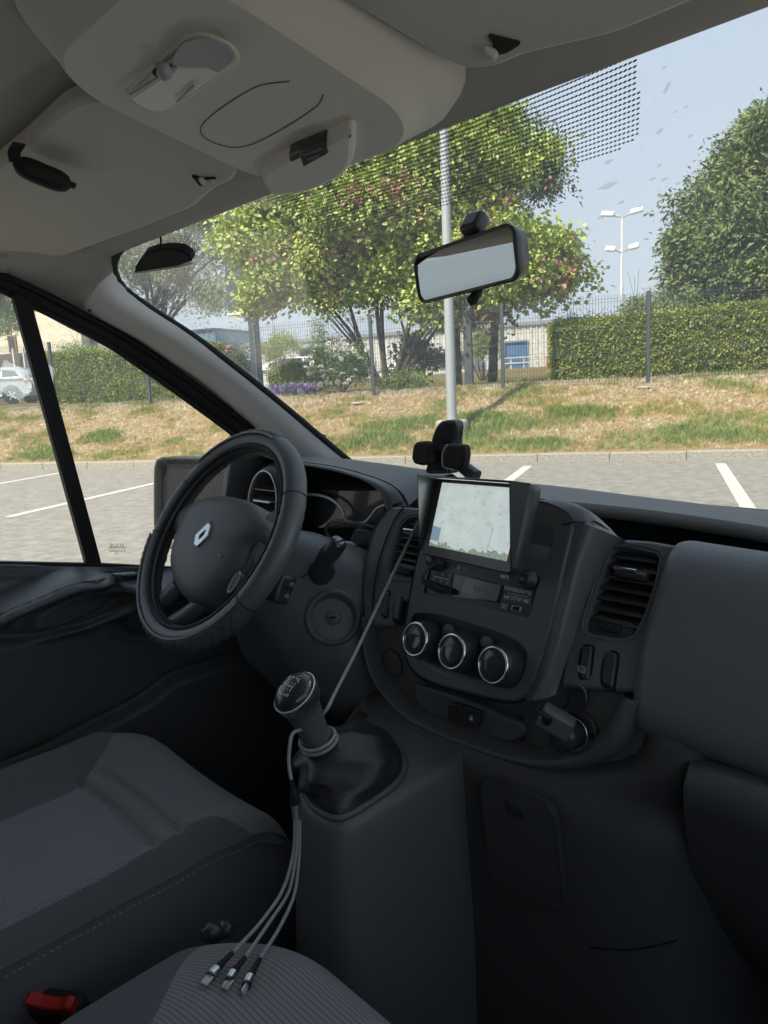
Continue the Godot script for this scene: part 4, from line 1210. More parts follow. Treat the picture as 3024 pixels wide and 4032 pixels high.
func ell2(c: Vector3, a: float, b: float) -> Array:
	var out := []
	for k in 28:
		var w := TAU * k / 28
		out.append(c + Vector3(cos(w) * a, 0, sin(w) * b))
	return out

var hole := {}
func face_panel(loop: Array, h: Array, side: String):
	var hl := rounded(h, 0.010, 3)
	hole[side] = hl
	obj("vent_surround", slab_holes(rounded(loop, 0.006, 3), [hl], VN, 0.012, 0.004, 0.05), M.plastic, dash)

func vent(side: String):
	var h: Array = oriented(hole[side], VN)
	var lo := Vector2(1e9, 1e9)
	var hi := Vector2(-1e9, -1e9)
	var o := Vector3(0, 1.24, -0.794)
	for p in h:
		var q := Vector2(p.x, (p - o).dot(VU))
		lo = lo.min(q)
		hi = hi.max(q)
	var v = obj("centre_vent", slab(shift(inset(h, -0.004), -VN * 0.048), VN, 0.004, 0.0005), M.void_black, dash)
	# bevelled inner collar
	obj("collar", loft([shift(h, VN * 0.0015), shift(inset(h, 0.004), -VN * 0.006), shift(inset(h, 0.005), -VN * 0.030)], false, false), M.plastic, v)
	var n := 6
	var y1 := hi.y - 0.010
	var y0 := lo.y + 0.030
	var p2 := PackedVector2Array()
	for p in inset(h, 0.005): p2.append(Vector2(p.x, (p - o).dot(VU)))
	for k in n + 1:
		var y := lerpf(y1, y0, k / float(n))
		# find the opening's span at this height
		var xs := []
		for i in p2.size():
			var a: Vector2 = p2[i]
			var b: Vector2 = p2[(i + 1) % p2.size()]
			if (a.y - y) * (b.y - y) < 0: xs.append(lerpf(a.x, b.x, (y - a.y) / (b.y - a.y)))
		if xs.size() < 2: continue
		var x0: float = xs.min()
		var x1: float = xs.max()
		var c := o + VU * y - VN * 0.014
		var bas := Basis(Vector3.RIGHT, VU.rotated(Vector3.RIGHT, 0.72), VN.rotated(Vector3.RIGHT, 0.72))
		obj("slat", box(Vector3((x0 + x1) / 2, c.y, c.z), Vector3(x1 - x0 - 0.002, 0.0026, 0.024), 0.0008, bas), M.smooth_black, v)
		if k == 2:
			var t = obj("slat_tab", box(Vector3((x0 + x1) / 2 + 0.004, c.y, c.z) + VN * 0.014, Vector3(0.042, 0.009, 0.012), 0.003, bas), M.smooth_black, v)
			obj("tab_trim", box(Vector3((x0 + x1) / 2 - 0.002, c.y, c.z) + VN * 0.0205 + VU * 0.003, Vector3(0.030, 0.0045, 0.003), 0.001, bas), M.chrome, t)
	# shutter wheel at the foot
	var fw := o + VU * (lo.y + 0.016) - VN * 0.006
	obj("foot_plate", slab(rloop(Vector3((lo.x + hi.x) / 2 - 0.006, fw.y, fw.z), Vector3.RIGHT, VU, (hi.x - lo.x) * 0.74, 0.026, 0.010), VN, 0.010, 0.002), M.smooth_black, v)
	obj("thumb_wheel", box(Vector3((lo.x + hi.x) / 2 - 0.006, fw.y, fw.z) + VN * 0.002, Vector3(0.030, 0.010, 0.006), 0.002, Basis(Vector3.RIGHT, VU, VN)), M.rubber, v)

func switch_key(loop: Array, at: Vector3, mark: int):
	var l := rounded(loop, 0.004, 3)
	obj("switch_well", slab(shift(inset(oriented(l, VN), -0.004), VN * -0.003), VN, 0.004, 0.001), M.void_black, dash)
	var k = obj("switch_key", slab(l, VN, 0.008, 0.0025), M.smooth_black, dash)
	if mark == 1:
		obj("symbol", tube(circle(at, Vector3.RIGHT, Vector3.UP, 0.0035, 14), 0.0004, 4, true), M.print_dim, k)
		obj("symbol", tube([at + Vector3(-0.001, -0.002, 0), at + Vector3(0.0012, 0.002, 0)], 0.0004, 4), M.print_dim, k)
	if mark == 2:
		obj("symbol", tube(rloop(at, Vector3.RIGHT, Vector3.UP, 0.010, 0.007, 0.001, 2), 0.0004, 4, true), M.print_grey, k)
		for i in 3: obj("symbol", tube([at + Vector3(-0.003 + i * 0.003, -0.0045, 0), at + Vector3(-0.003 + i * 0.003, 0.002, 0)], 0.0004, 4), M.print_grey, k)

# ---------------------------------------------------------------- centre stack
func build_stack():
	var s = thing("centre_stack", "black centre stack framing radio, open cubby and heater dials", "centre stack", Vector3(0, 1.0, -0.74))
	var out := curve([Vector3(-0.1076,1.2723,-0.7631),Vector3(-0.1134,1.2483,-0.7554),Vector3(-0.1157,1.2106,-0.7433),Vector3(-0.1149,1.1548,-0.7254),Vector3(-0.1118,1.1322,-0.7182),Vector3(-0.0996,1.1094,-0.7109),Vector3(-0.0739,1.0949,-0.7063),Vector3(-0.0359,1.0917,-0.7052),Vector3(0.0123,1.0939,-0.7059),Vector3(0.057,1.0972,-0.707),Vector3(0.0895,1.1019,-0.7085),Vector3(0.1045,1.1099,-0.7111),Vector3(0.1157,1.1285,-0.717),Vector3(0.1241,1.1705,-0.7305),Vector3(0.1303,1.2283,-0.749),Vector3(0.1358,1.3074,-0.7744),Vector3(0.1369,1.3193,-0.7782),Vector3(0.1234,1.3329,-0.7825),Vector3(0.0853,1.3425,-0.7856),Vector3(0.0427,1.344,-0.7861),Vector3(-0.0289,1.3433,-0.7858),Vector3(-0.0994,1.3198,-0.7783)], 80, true)
	var cubby := rounded([Vector3(-0.0668,1.3201,-0.7784),Vector3(0.1168,1.3174,-0.7775),Vector3(0.1099,1.2617,-0.7597),Vector3(-0.0709,1.2582,-0.7586)], 0.006, 3)
	var radio_h := rounded([Vector3(-0.0893,1.2532,-0.757),Vector3(0.1059,1.2572,-0.7583),Vector3(0.099,1.1991,-0.7396),Vector3(-0.0931,1.1997,-0.7399)], 0.005, 3)
	var clim := curve([Vector3(-0.1018,1.1768,-0.7325),Vector3(-0.059,1.1844,-0.7349),Vector3(0.026,1.1834,-0.7346),Vector3(0.082,1.1777,-0.7328),Vector3(0.1038,1.1662,-0.7291),Vector3(0.1063,1.1489,-0.7236),Vector3(0.1027,1.1302,-0.7176),Vector3(0.0929,1.1159,-0.713),Vector3(0.0704,1.1104,-0.7112),Vector3(-0.0137,1.1025,-0.7087),Vector3(-0.0646,1.1037,-0.7091),Vector3(-0.091,1.1159,-0.713),Vector3(-0.1048,1.1359,-0.7194),Vector3(-0.1089,1.1582,-0.7266)], 48, true)
	obj("stack_frame", slab_holes(out, [cubby, radio_h, clim], SN, 0.05, 0.004, 0.018), M.plastic, s)
	obj("frame_joint", tube(shift(inset(oriented(out, SN), -0.0012), -SN * 0.004), 0.0018, 6, true), M.void_black, s)
	# cubby
	var cb = obj("cubby", loft([cubby, shift(inset(oriented(cubby, SN), 0.004), -SN * 0.008), shift(inset(oriented(cubby, SN), 0.016), -SN * 0.010), shift(inset(oriented(cubby, SN), 0.018), -SN * 0.045)], false, true), M.plastic, s)
	obj("cubby_back", slab(shift(inset(oriented(cubby, SN), 0.0195), -SN * 0.012), SN, 0.002, 0.0004), M.void_black, cb)
	obj("cubby_slot", box(Vector3(0.0723,1.3089,-0.7853), Vector3(0.013, 0.003, 0.002), 0.0006, Basis(Vector3.RIGHT, SU, SN)), M.plastic, cb)
	# hump over the cubby and the flank to the right
	var hs := [Vector3(-0.0833,1.3385,-0.7833),Vector3(-0.0279,1.3431,-0.7847),Vector3(0.0436,1.344,-0.785),Vector3(0.0861,1.3425,-0.7846),Vector3(0.1241,1.3329,-0.7815),Vector3(0.1376,1.3195,-0.7772)]
	obj("stack_hump", patch([hs, [Vector3(-0.1099,1.3395,-0.795),Vector3(-0.0223,1.345,-0.795),Vector3(0.0593,1.3446,-0.795),Vector3(0.1086,1.3437,-0.795),Vector3(0.1398,1.337,-0.795),Vector3(0.155,1.3225,-0.795)], [Vector3(-0.178,1.3246,-0.86),Vector3(-0.0782,1.3295,-0.86),Vector3(0.014,1.329,-0.86),Vector3(0.078,1.3252,-0.86),Vector3(0.1199,1.3116,-0.86),Vector3(0.1498,1.287,-0.86)], [Vector3(-0.2521,1.3035,-0.93),Vector3(-0.1385,1.3081,-0.93),Vector3(-0.0388,1.3051,-0.93),Vector3(0.0344,1.3004,-0.93),Vector3(0.0869,1.2843,-0.93),Vector3(0.1153,1.2614,-0.93)], [Vector3(-0.2925,1.2757,-0.97),Vector3(-0.1736,1.2818,-0.97),Vector3(-0.0694,1.276,-0.97),Vector3(0.0073,1.2728,-0.97),Vector3(0.0621,1.2578,-0.97),Vector3(0.0919,1.2376,-0.97)]], 30, 20), M.plastic_soft, s)
	var r0 := [Vector3(0.1361,1.3234,-0.7816),Vector3(0.1368,1.3072,-0.7764),Vector3(0.1326,1.2695,-0.7643),Vector3(0.1301,1.2238,-0.7497),Vector3(0.1257,1.1741,-0.7337),Vector3(0.1171,1.1312,-0.72),Vector3(0.1071,1.1098,-0.7132)]
	var r3 := [Vector3(0.174,1.296,-0.8256),Vector3(0.1601,1.282,-0.8172),Vector3(0.1529,1.2561,-0.8017),Vector3(0.1489,1.2185,-0.7791),Vector3(0.1483,1.183,-0.7578),Vector3(0.1464,1.1478,-0.7367),Vector3(0.1458,1.1231,-0.7219)]
	var r1 := []
	var r2 := []
	var a0 := curve(r0, 14)
	var a3 := curve(r3, 14)
	for i in 14:
		r1.append(a0[i].lerp(a3[i], 0.30) + Vector3(0.010, 0.003, 0.012))
		r2.append(a0[i].lerp(a3[i], 0.72) + Vector3(0.006, 0.001, 0.004))
	obj("stack_flank", patch([a0, r1, r2, a3], 30, 14), M.plastic_soft, s)
	obj("hump_corner", patch([[Vector3(0.133,1.3268,-0.7795), Vector3(0.1449,1.3312,-0.795), Vector3(0.1433,1.3116,-0.83), Vector3(0.1524,1.2861,-0.86)], [a0[0], r1[0], r2[0], a3[0] + Vector3(0.002, 0, -0.002)]], 16, 6), M.plastic_soft, s)
	var l0 := curve([Vector3(-0.1095,1.2718,-0.765),Vector3(-0.1153,1.2476,-0.7573),Vector3(-0.1176,1.2098,-0.7452),Vector3(-0.1169,1.1539,-0.7273),Vector3(-0.1137,1.1313,-0.72),Vector3(-0.1015,1.1085,-0.7127)], 14)
	obj("stack_flank", patch([l0, shift(l0, Vector3(-0.008, 0, -0.02)), shift(l0, Vector3(-0.016, 0, -0.06))], 24, 8), M.plastic, s)
	# ---- radio
	var r = thing("car_radio", "black car radio with grey display and clock, under the monitor", "radio", Vector3(-0.0053,1.2164,-0.7662))
	obj("radio_face", slab(shift(inset(oriented(radio_h, SN), 0.0012), -SN * 0.003), SN, 0.018, 0.002), M.smooth_black, r)
	var rx := (Vector3(0.0985,1.1994,-0.7397) - Vector3(-0.0926,1.2003,-0.74)).normalized()
	rx = Vector3.RIGHT
	var d = obj("display", slab(rounded([Vector3(-0.0376,1.238,-0.7516),Vector3(0.0433,1.2348,-0.7506),Vector3(0.0417,1.2126,-0.7434),Vector3(-0.0387,1.2068,-0.7416)], 0.002), SN, 0.004, 0.0006), M.gloss_black, r)
	obj("display_window", slab([Vector3(-0.0171,1.2341,-0.7497),Vector3(0.0439,1.2346,-0.7499),Vector3(0.0419,1.2138,-0.7432),Vector3(-0.0214,1.2164,-0.744)], SN, 0.001, 0.0002), M.lcd, d)
	text("10:22", Vector3(0.0115,1.2242,-0.7462), rx, SU, 0.0075, M.print_dim, d)
	text("Bluetooth", Vector3(-0.0268,1.2452,-0.7557), rx, SU, 0.0030, M.print_grey, r)
	obj("bluetooth_mark", tube(circle(Vector3(-0.0337,1.2454,-0.7555), rx * 0.6, SU, 0.0032, 12), 0.0005, 4, true), M.print_white, r)
	text("MP3", Vector3(0.0462,1.2449,-0.7556), rx, SU, 0.0052, M.print_white, r, "lettering", true)
	text("BROWSE", Vector3(0.0707,1.2513,-0.7576), rx, SU, 0.0048, M.print_white, r)
	# keys at the left: 2 x 3 and a lower row; at the right RADIO MEDIA back / previous SETUP next / TEL
	key(r, 'st0', [Vector3(-0.0815,1.2352,-0.7512),Vector3(-0.067,1.236,-0.7515),Vector3(-0.0668,1.2288,-0.7492),Vector3(-0.0793,1.2293,-0.7493)], "1", Vector3(-0.0719,1.2337,-0.7497))
	key(r, 'st0', [Vector3(-0.0661,1.2362,-0.7515),Vector3(-0.0527,1.2365,-0.7516),Vector3(-0.0529,1.2295,-0.7494),Vector3(-0.0656,1.229,-0.7492)], "2", Vector3(-0.0584,1.2339,-0.7497))
	key(r, 'st0', [Vector3(-0.0518,1.2364,-0.7516),Vector3(-0.0396,1.2365,-0.7516),Vector3(-0.0396,1.2292,-0.7493),Vector3(-0.0516,1.2292,-0.7493)], "3", Vector3(-0.0453,1.2335,-0.7496))
	key(r, 'st0', [Vector3(-0.0817,1.2258,-0.7482),Vector3(-0.0669,1.2266,-0.7484),Vector3(-0.0671,1.2197,-0.7463),Vector3(-0.0817,1.2203,-0.7464)], "4", Vector3(-0.0734,1.224,-0.7466))
	key(r, 'st0', [Vector3(-0.0655,1.2263,-0.7484),Vector3(-0.0535,1.2267,-0.7485),Vector3(-0.0528,1.2188,-0.7459),Vector3(-0.0657,1.219,-0.746)], "5", Vector3(-0.0598,1.224,-0.7466))
	key(r, 'st0', [Vector3(-0.0522,1.2267,-0.7485),Vector3(-0.0403,1.2269,-0.7486),Vector3(-0.0402,1.2185,-0.7459),Vector3(-0.0515,1.2185,-0.7459)], "6", Vector3(-0.047,1.2236,-0.7465))
	key(r, 'st0', [Vector3(-0.0567,1.2164,-0.7452),Vector3(-0.0397,1.2168,-0.7453),Vector3(-0.039,1.2062,-0.7419),Vector3(-0.0554,1.2062,-0.7419)], "TEXT", Vector3(-0.047,1.2121,-0.7428), 0.0038)
	key(r, 'st0', [Vector3(0.0509,1.2358,-0.7514),Vector3(0.0652,1.2359,-0.7515),Vector3(0.0649,1.2285,-0.7491),Vector3(0.0504,1.2283,-0.749)], "RADIO", Vector3(0.0587,1.2325,-0.7493), 0.0046)
	key(r, 'st0', [Vector3(0.066,1.2359,-0.7514),Vector3(0.0792,1.2359,-0.7514),Vector3(0.0792,1.2287,-0.7491),Vector3(0.066,1.2285,-0.7491)], "MEDIA", Vector3(0.0733,1.2319,-0.7491), 0.0046)
	key(r, 'st0', [Vector3(0.08,1.2358,-0.7514),Vector3(0.0919,1.2348,-0.7511),Vector3(0.0922,1.2284,-0.749),Vector3(0.0802,1.2287,-0.7491)], "<", Vector3(0.0871,1.2318,-0.7491), 0.0046)
	key(r, 'st0', [Vector3(0.05,1.2253,-0.748),Vector3(0.0634,1.2256,-0.7481),Vector3(0.0632,1.2171,-0.7454),Vector3(0.0491,1.2168,-0.7453)], "prev", Vector3(0.057,1.2219,-0.7459), 0.0046)
	key(r, 'st0', [Vector3(0.0645,1.2256,-0.7481),Vector3(0.0783,1.2257,-0.7482),Vector3(0.078,1.2171,-0.7454),Vector3(0.0643,1.2171,-0.7454)], "SETUP", Vector3(0.0717,1.2222,-0.746), 0.0046)
	key(r, 'st0', [Vector3(0.0793,1.2257,-0.7482),Vector3(0.0922,1.226,-0.7483),Vector3(0.0919,1.2179,-0.7457),Vector3(0.0791,1.2171,-0.7454)], "next", Vector3(0.0856,1.2221,-0.746), 0.0046)
	key(r, 'st0', [Vector3(0.0475,1.2145,-0.7446),Vector3(0.0599,1.2149,-0.7447),Vector3(0.0601,1.2042,-0.7413),Vector3(0.0464,1.2047,-0.7415)], "TEL", Vector3(0.0542,1.21,-0.7421), 0.0046)
	obj("key_rule", tube([Vector3(-0.0743,1.229,-0.7475),Vector3(-0.0436,1.2285,-0.7474)], 0.0007, 6), M.print_white, r)
	obj("key_rule", tube([Vector3(0.0569,1.2272,-0.747),Vector3(0.0896,1.2273,-0.747)], 0.0005, 6), M.print_grey, r)
	var us = obj("usb_port", slab(rounded([Vector3(0.0656,1.2134,-0.7442),Vector3(0.0798,1.2138,-0.7444),Vector3(0.0787,1.2071,-0.7422),Vector3(0.0655,1.2068,-0.7421)], 0.001), SN, 0.006, 0.0006), M.silver, r)
	obj("usb_slot", slab([Vector3(0.0677,1.2128,-0.7436),Vector3(0.0787,1.2131,-0.7437),Vector3(0.0778,1.2078,-0.742),Vector3(0.0672,1.2078,-0.742)], SN, 0.002, 0.0002), M.void_black, us)
	for q in [Vector3(0.0849,1.2467,-0.757), Vector3(-0.0747,1.2471,-0.7571)]:
		obj("radio_knob", lathe([[0.0125, 0.0], [0.0125, 0.003], [0.0098, 0.004], [0.0094, 0.012], [0.0078, 0.014], [0.0, 0.0145]], 24, frame(q, Vector3.RIGHT, SN)), M.smooth_black, r)
	# ---- heater panel
	var hp = thing("heater_controls", "black heater panel with three chrome ringed dials", "heater controls", Vector3(-0.0163,1.1354,-0.7402))
	obj("heater_dish", loft([clim, shift(inset(oriented(clim, SN), 0.004), -SN * 0.010), shift(inset(oriented(clim, SN), 0.009), -SN * 0.0125)], false, true), M.smooth_black, hp)
	var podl := curve([Vector3(-0.0851,1.1681,-0.7339),Vector3(-0.0478,1.1749,-0.7361),Vector3(0.0244,1.1747,-0.736),Vector3(0.0778,1.1698,-0.7345),Vector3(0.0982,1.1599,-0.7313),Vector3(0.0998,1.1403,-0.725),Vector3(0.0905,1.1241,-0.7198),Vector3(0.0703,1.1193,-0.7183),Vector3(-0.0026,1.1157,-0.7171),Vector3(-0.0617,1.1144,-0.7167),Vector3(-0.088,1.1268,-0.7207),Vector3(-0.0968,1.1503,-0.7282)], 40, true)
	obj("heater_fascia", slab(podl, SN, 0.008, 0.003), M.plastic, hp)
	for q in [[Vector3(-0.0669,1.1435,-0.7239), Vector3(-0.0463,1.1578,-0.6949)], [Vector3(0.0013,1.1418,-0.7234), Vector3(0.0202,1.1567,-0.6946)], [Vector3(0.0706,1.1403,-0.7229), Vector3(0.0873,1.1555,-0.6942)]]:
		var f := frame(q[0], Vector3.RIGHT, SN)
		var dl = obj("dial", lathe([[0.0275, 0.0], [0.027, 0.010], [0.0245, 0.0235], [0.0225, 0.026]], 32, f), M.smooth_black, hp)
		obj("dial_ring", lathe([[0.0238, 0.0245], [0.0234, 0.0275], [0.0216, 0.0285], [0.0206, 0.0275], [0.0204, 0.0255]], 36, f), M.chrome, dl)
		obj("dial_face", lathe([[0.0207, 0.0255], [0.0195, 0.0268], [0.010, 0.0272], [0.0, 0.0272]], 32, f), M.gloss_black, dl)
	for q in [Vector3(-0.0306,1.1622,-0.731), Vector3(0.0365,1.1595,-0.7301)]:
		obj("push_button", lathe([[0.0095, 0.0], [0.0092, 0.006], [0.0075, 0.008], [0.0, 0.0085]], 20, frame(q, Vector3.RIGHT, SN)), M.plastic, hp)
	text("A/C", Vector3(-0.0305,1.1485,-0.7271), rx, SU, 0.0060, M.print_grey, hp)
	text("1", Vector3(-0.0174,1.1553,-0.7293), rx, SU, 0.0062, M.print_grey, hp)
	text("2", Vector3(-0.0095,1.1651,-0.7324), rx, SU, 0.0062, M.print_grey, hp)
	text("3", Vector3(0.0038,1.1681,-0.7334), rx, SU, 0.0062, M.print_grey, hp)
	text("4", Vector3(0.0161,1.1643,-0.7322), rx, SU, 0.0062, M.print_grey, hp)
	obj("screen_symbol", slab(rounded([Vector3(0.02,1.1662,-0.7328),Vector3(0.024,1.1661,-0.7328),Vector3(0.0237,1.1639,-0.7321),Vector3(0.0205,1.1639,-0.7321)], 0.001), SN, 0.0006, 0.0001), M.print_amber, hp)
	obj("screen_symbol", slab(rounded([Vector3(-0.0493,1.1289,-0.7208),Vector3(-0.0442,1.1291,-0.7209),Vector3(-0.0449,1.1265,-0.7201),Vector3(-0.0493,1.1264,-0.72)], 0.001), SN, 0.0006, 0.0001), M.print_amber, hp)
	for q in [Vector3(0.0247,1.157,-0.7298), Vector3(0.0269,1.1549,-0.7292), Vector3(0.0245,1.1544,-0.729), Vector3(-0.0656,1.1682,-0.7334), Vector3(-0.0621,1.1672,-0.7331), Vector3(-0.0432,1.153,-0.7286), Vector3(-0.041,1.1505,-0.7278)]:
		obj("fan_symbol", lathe([[0.0019, 0.0], [0.0017, 0.0004], [0.0, 0.0004]], 8, frame(q, Vector3.RIGHT, SN)), M.print_grey, hp)
	obj("recirculation_symbol", tube(curve([Vector3(0.0334,1.1462,-0.7262),Vector3(0.0346,1.1481,-0.7268),Vector3(0.0377,1.1496,-0.7273),Vector3(0.0415,1.1488,-0.727),Vector3(0.0421,1.1472,-0.7265),Vector3(0.034,1.1457,-0.726)], 14, true), 0.0005, 4, true), M.print_grey, hp)
	obj("dial_scale", tube(curve([Vector3(-0.0829,1.159,-0.7304),Vector3(-0.0784,1.1635,-0.7318),Vector3(-0.071,1.1667,-0.7329)], 10), 0.0004, 4), M.print_grey, hp)
	obj("dial_scale", tube(curve([Vector3(-0.0587,1.1672,-0.733),Vector3(-0.0493,1.164,-0.732),Vector3(-0.0445,1.1572,-0.7298)], 10), 0.0004, 4), M.print_grey, hp)
	obj("dial_scale", tube(curve([Vector3(-0.0398,1.146,-0.7262),Vector3(-0.0397,1.1393,-0.7241),Vector3(-0.043,1.132,-0.7217)], 10), 0.0004, 4), M.print_grey, hp)
	var i := 0
	for q in [Vector3(0.058,1.1617,-0.7314),Vector3(0.0667,1.1641,-0.7321),Vector3(0.0763,1.1641,-0.7321),Vector3(0.085,1.1602,-0.7309),Vector3(0.0918,1.1532,-0.7286),Vector3(0.0948,1.1443,-0.7258),Vector3(0.094,1.1347,-0.7227),Vector3(0.0889,1.1257,-0.7198)]:
		obj("heat_mark", lathe([[0.0012 + 0.0003 * i, 0.0], [0.001 + 0.0003 * i, 0.0005], [0.0, 0.0006]], 8, frame(q, Vector3.RIGHT, SN)), M.print_red, hp)
		i += 1

func key(parent, _g, loop: Array, cap_text: String, at: Vector3, h := 0.0048):
	var k = obj("radio_key", slab(rounded(loop, 0.0012, 2), SN, 0.004, 0.0009), M.plastic, parent)
	if cap_text == "<":
		obj("back_arrow", tube(curve([at + Vector3(-0.004, 0.001, 0), at + Vector3(0.003, 0.0012, 0), at + Vector3(0.004, -0.001, 0), at + Vector3(0.001, -0.002, 0)], 8), 0.0005, 4), M.print_grey, k)
	elif cap_text == "prev" or cap_text == "next":
		var f := 1.0 if cap_text == "next" else -1.0
		for i in 2:
			var o := at + Vector3((i * 0.0034 - 0.003) * f, 0, 0)
			obj("skip_arrow", slab([o + SU * 0.0024, o + Vector3(0.0032 * f, 0, 0), o - SU * 0.0024], SN, 0.0004, 0.0001), M.print_grey, k)
		obj("skip_bar", tube([at + SU * 0.0024 + Vector3(0.0040 * f, 0, 0), at - SU * 0.0024 + Vector3(0.0040 * f, 0, 0)], 0.0005, 4), M.print_grey, k)
	else:
		text(cap_text, at, Vector3.RIGHT, SU, h, M.print_grey, k)

# ---------------------------------------------------------------- lower console, gear lever
func build_console():
	var c = thing("lower_console", "black lower console with tray, locking switch and gear pod", "console", Vector3(0, 0.55, -0.68))
	# U-shaped tray: raised rim and sunken floor
	var rim_o := [Vector3(-0.203,1.1527,-0.722),Vector3(-0.2021,1.1015,-0.722),Vector3(-0.1921,1.0668,-0.722),Vector3(-0.163,1.0375,-0.722),Vector3(-0.1149,1.0114,-0.722),Vector3(-0.0413,1.0043,-0.722),Vector3(0.0341,1.0066,-0.722),Vector3(0.0876,1.0124,-0.722),Vector3(0.1303,1.0226,-0.722),Vector3(0.1639,1.0358,-0.722),Vector3(0.2018,1.0597,-0.722),Vector3(0.2285,1.0884,-0.722),Vector3(0.2455,1.1185,-0.722),Vector3(0.2538,1.1477,-0.722)]
	var rim_i := [Vector3(-0.1985,1.1478,-0.745),Vector3(-0.1995,1.0956,-0.745),Vector3(-0.1881,1.0646,-0.745),Vector3(-0.1619,1.0393,-0.745),Vector3(-0.1181,1.0221,-0.745),Vector3(-0.0486,1.0187,-0.745),Vector3(0.0234,1.0209,-0.745),Vector3(0.0739,1.0244,-0.745),Vector3(0.1104,1.0315,-0.745),Vector3(0.1451,1.0456,-0.745),Vector3(0.1747,1.0651,-0.745),Vector3(0.1998,1.0935,-0.745),Vector3(0.2149,1.1179,-0.745),Vector3(0.2237,1.1427,-0.745)]
	var ro := curve(rim_o, 30)
	var ri := curve(rim_i, 30)
	var rm := []
	for i in 30: rm.append(ro[i].lerp(ri[i], 0.45) + Vector3(0, 0.002, 0.016))
	obj("tray_rim", patch([shift(ro, Vector3(0, -0.012, -0.035)), shift(ro, Vector3(0, -0.004, -0.004)), rm, ri, shift(ri, Vector3(0, 0.002, -0.022))], 50, 20), M.plastic_soft, c)
	var fl := [Vector3(-0.2183,1.1488,-0.756),Vector3(-0.2168,1.0733,-0.756),Vector3(-0.1796,1.0279,-0.756),Vector3(-0.1299,1.0106,-0.756),Vector3(0.0138,1.0083,-0.756),Vector3(0.1022,1.0195,-0.756),Vector3(0.1675,1.055,-0.756),Vector3(0.2143,1.1197,-0.756),Vector3(0.2172,1.1654,-0.756),Vector3(-0.0312,1.1309,-0.756)]
	obj("tray_floor", slab(fl, Vector3(0, 0.2, 1), 0.01, 0.002), M.plastic, c)
	obj("speaker_disc", tube(circle(Vector3(-0.165,1.0806,-0.743), Vector3.RIGHT, Vector3.UP, 0.021, 24), 0.0014, 6, true), M.smooth_black, c)
	# ledge in the tray that carries the switch pair
	var tl := [Vector3(-0.1153,1.0613,-0.738),Vector3(-0.0267,1.0667,-0.738),Vector3(0.084,1.0601,-0.738),Vector3(0.0872,1.0454,-0.738),Vector3(0.0606,1.0264,-0.738),Vector3(-0.0203,1.021,-0.738),Vector3(-0.1013,1.0244,-0.738),Vector3(-0.1163,1.0452,-0.738)]
	obj("switch_ledge", slab(rounded(tl, 0.010, 4), Vector3(0, 0.4, 1), 0.02, 0.004), M.plastic, c)
	var sk := [Vector3(-0.0399,1.0564,-0.731),Vector3(-0.0122,1.0603,-0.731),Vector3(-0.0179,1.0304,-0.731),Vector3(-0.0448,1.0289,-0.731)]
	obj("blank_key", slab(rounded(sk, 0.006), Vector3(0, 0.4, 1), 0.008, 0.0015), M.smooth_black, c)
	var lk = obj("lock_key", slab(rounded([Vector3(-0.0106,1.0602,-0.731),Vector3(0.0206,1.0607,-0.731),Vector3(0.0149,1.0379,-0.731),Vector3(0.008,1.0311,-0.731),Vector3(-0.0162,1.0302,-0.731)], 0.006), Vector3(0, 0.4, 1), 0.008, 0.0015), M.smooth_black, c)
	var lc := Vector3(0.0034,1.0462,-0.7295)
	obj("padlock_symbol", box(lc, Vector3(0.0050, 0.0042, 0.0006)), M.print_white, lk)
	obj("padlock_shackle", tube(curve([lc + Vector3(-0.0016, 0.002, 0), lc + Vector3(-0.0014, 0.0042, 0), lc + Vector3(0.0014, 0.0042, 0), lc + Vector3(0.0016, 0.002, 0)], 8), 0.0005, 4), M.print_white, lk)
	# column down to the floor with its rounded right-hand corner
	var rings := []
	for a in [[1.015, -0.24, 0.314, -0.727], [0.99, -0.24, 0.316, -0.712], [0.95, -0.23, 0.312, -0.708], [0.85, -0.20, 0.322, -0.704], [0.72, -0.18, 0.335, -0.700], [0.60, -0.16, 0.345, -0.690], [0.52, -0.15, 0.36, -0.680]]:
		var r := []
		for q in [[a[1], -1.0], [a[1], a[3] - 0.06], [a[1] + 0.015, a[3] - 0.02], [a[1] + 0.05, a[3]], [0.0, a[3] + 0.004], [0.10, a[3] + 0.005], [a[2] - 0.085, a[3] + 0.003], [a[2] - 0.045, a[3] - 0.006], [a[2] - 0.018, a[3] - 0.026], [a[2], a[3] - 0.065], [a[2] + 0.006, a[3] - 0.14], [a[2], -1.0]]:
			r.append(Vector3(q[0], a[0], q[1]))
		rings.append(curve(r, 60))
	# above the tray's foot only the right-hand corner comes forward
	for a in [[1.075, 0.318, -0.716], [1.125, 0.326, -0.724], [1.16, 0.33, -0.76]]:
		var r := []
		for q in [[-0.24, -1.0], [-0.24, -0.88], [-0.225, -0.84], [-0.19, -0.82], [0.0, -0.82], [0.12, -0.82], [0.20, -0.81], [a[1] - 0.072, a[2] - 0.022], [a[1] - 0.032, a[2]], [a[1], a[2] - 0.014], [a[1] + 0.012, a[2] - 0.09], [a[1], -1.0]]:
			r.append(Vector3(q[0], a[0], q[1]))
		rings.push_front(curve(r, 60))
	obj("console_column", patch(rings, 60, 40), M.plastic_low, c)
	# flush lid low on the column
	var lid := rounded([Vector3(0.0454,0.9878,-0.693),Vector3(0.0784,0.9973,-0.693),Vector3(0.1492,0.9976,-0.693),Vector3(0.1605,0.9852,-0.693),Vector3(0.1741,0.8616,-0.693),Vector3(0.0599,0.8547,-0.693)], 0.016, 4)
	var lp = obj("lid_panel", slab(lid, Vector3(0, 0, 1), 0.010, 0.002), M.plastic_low, c)
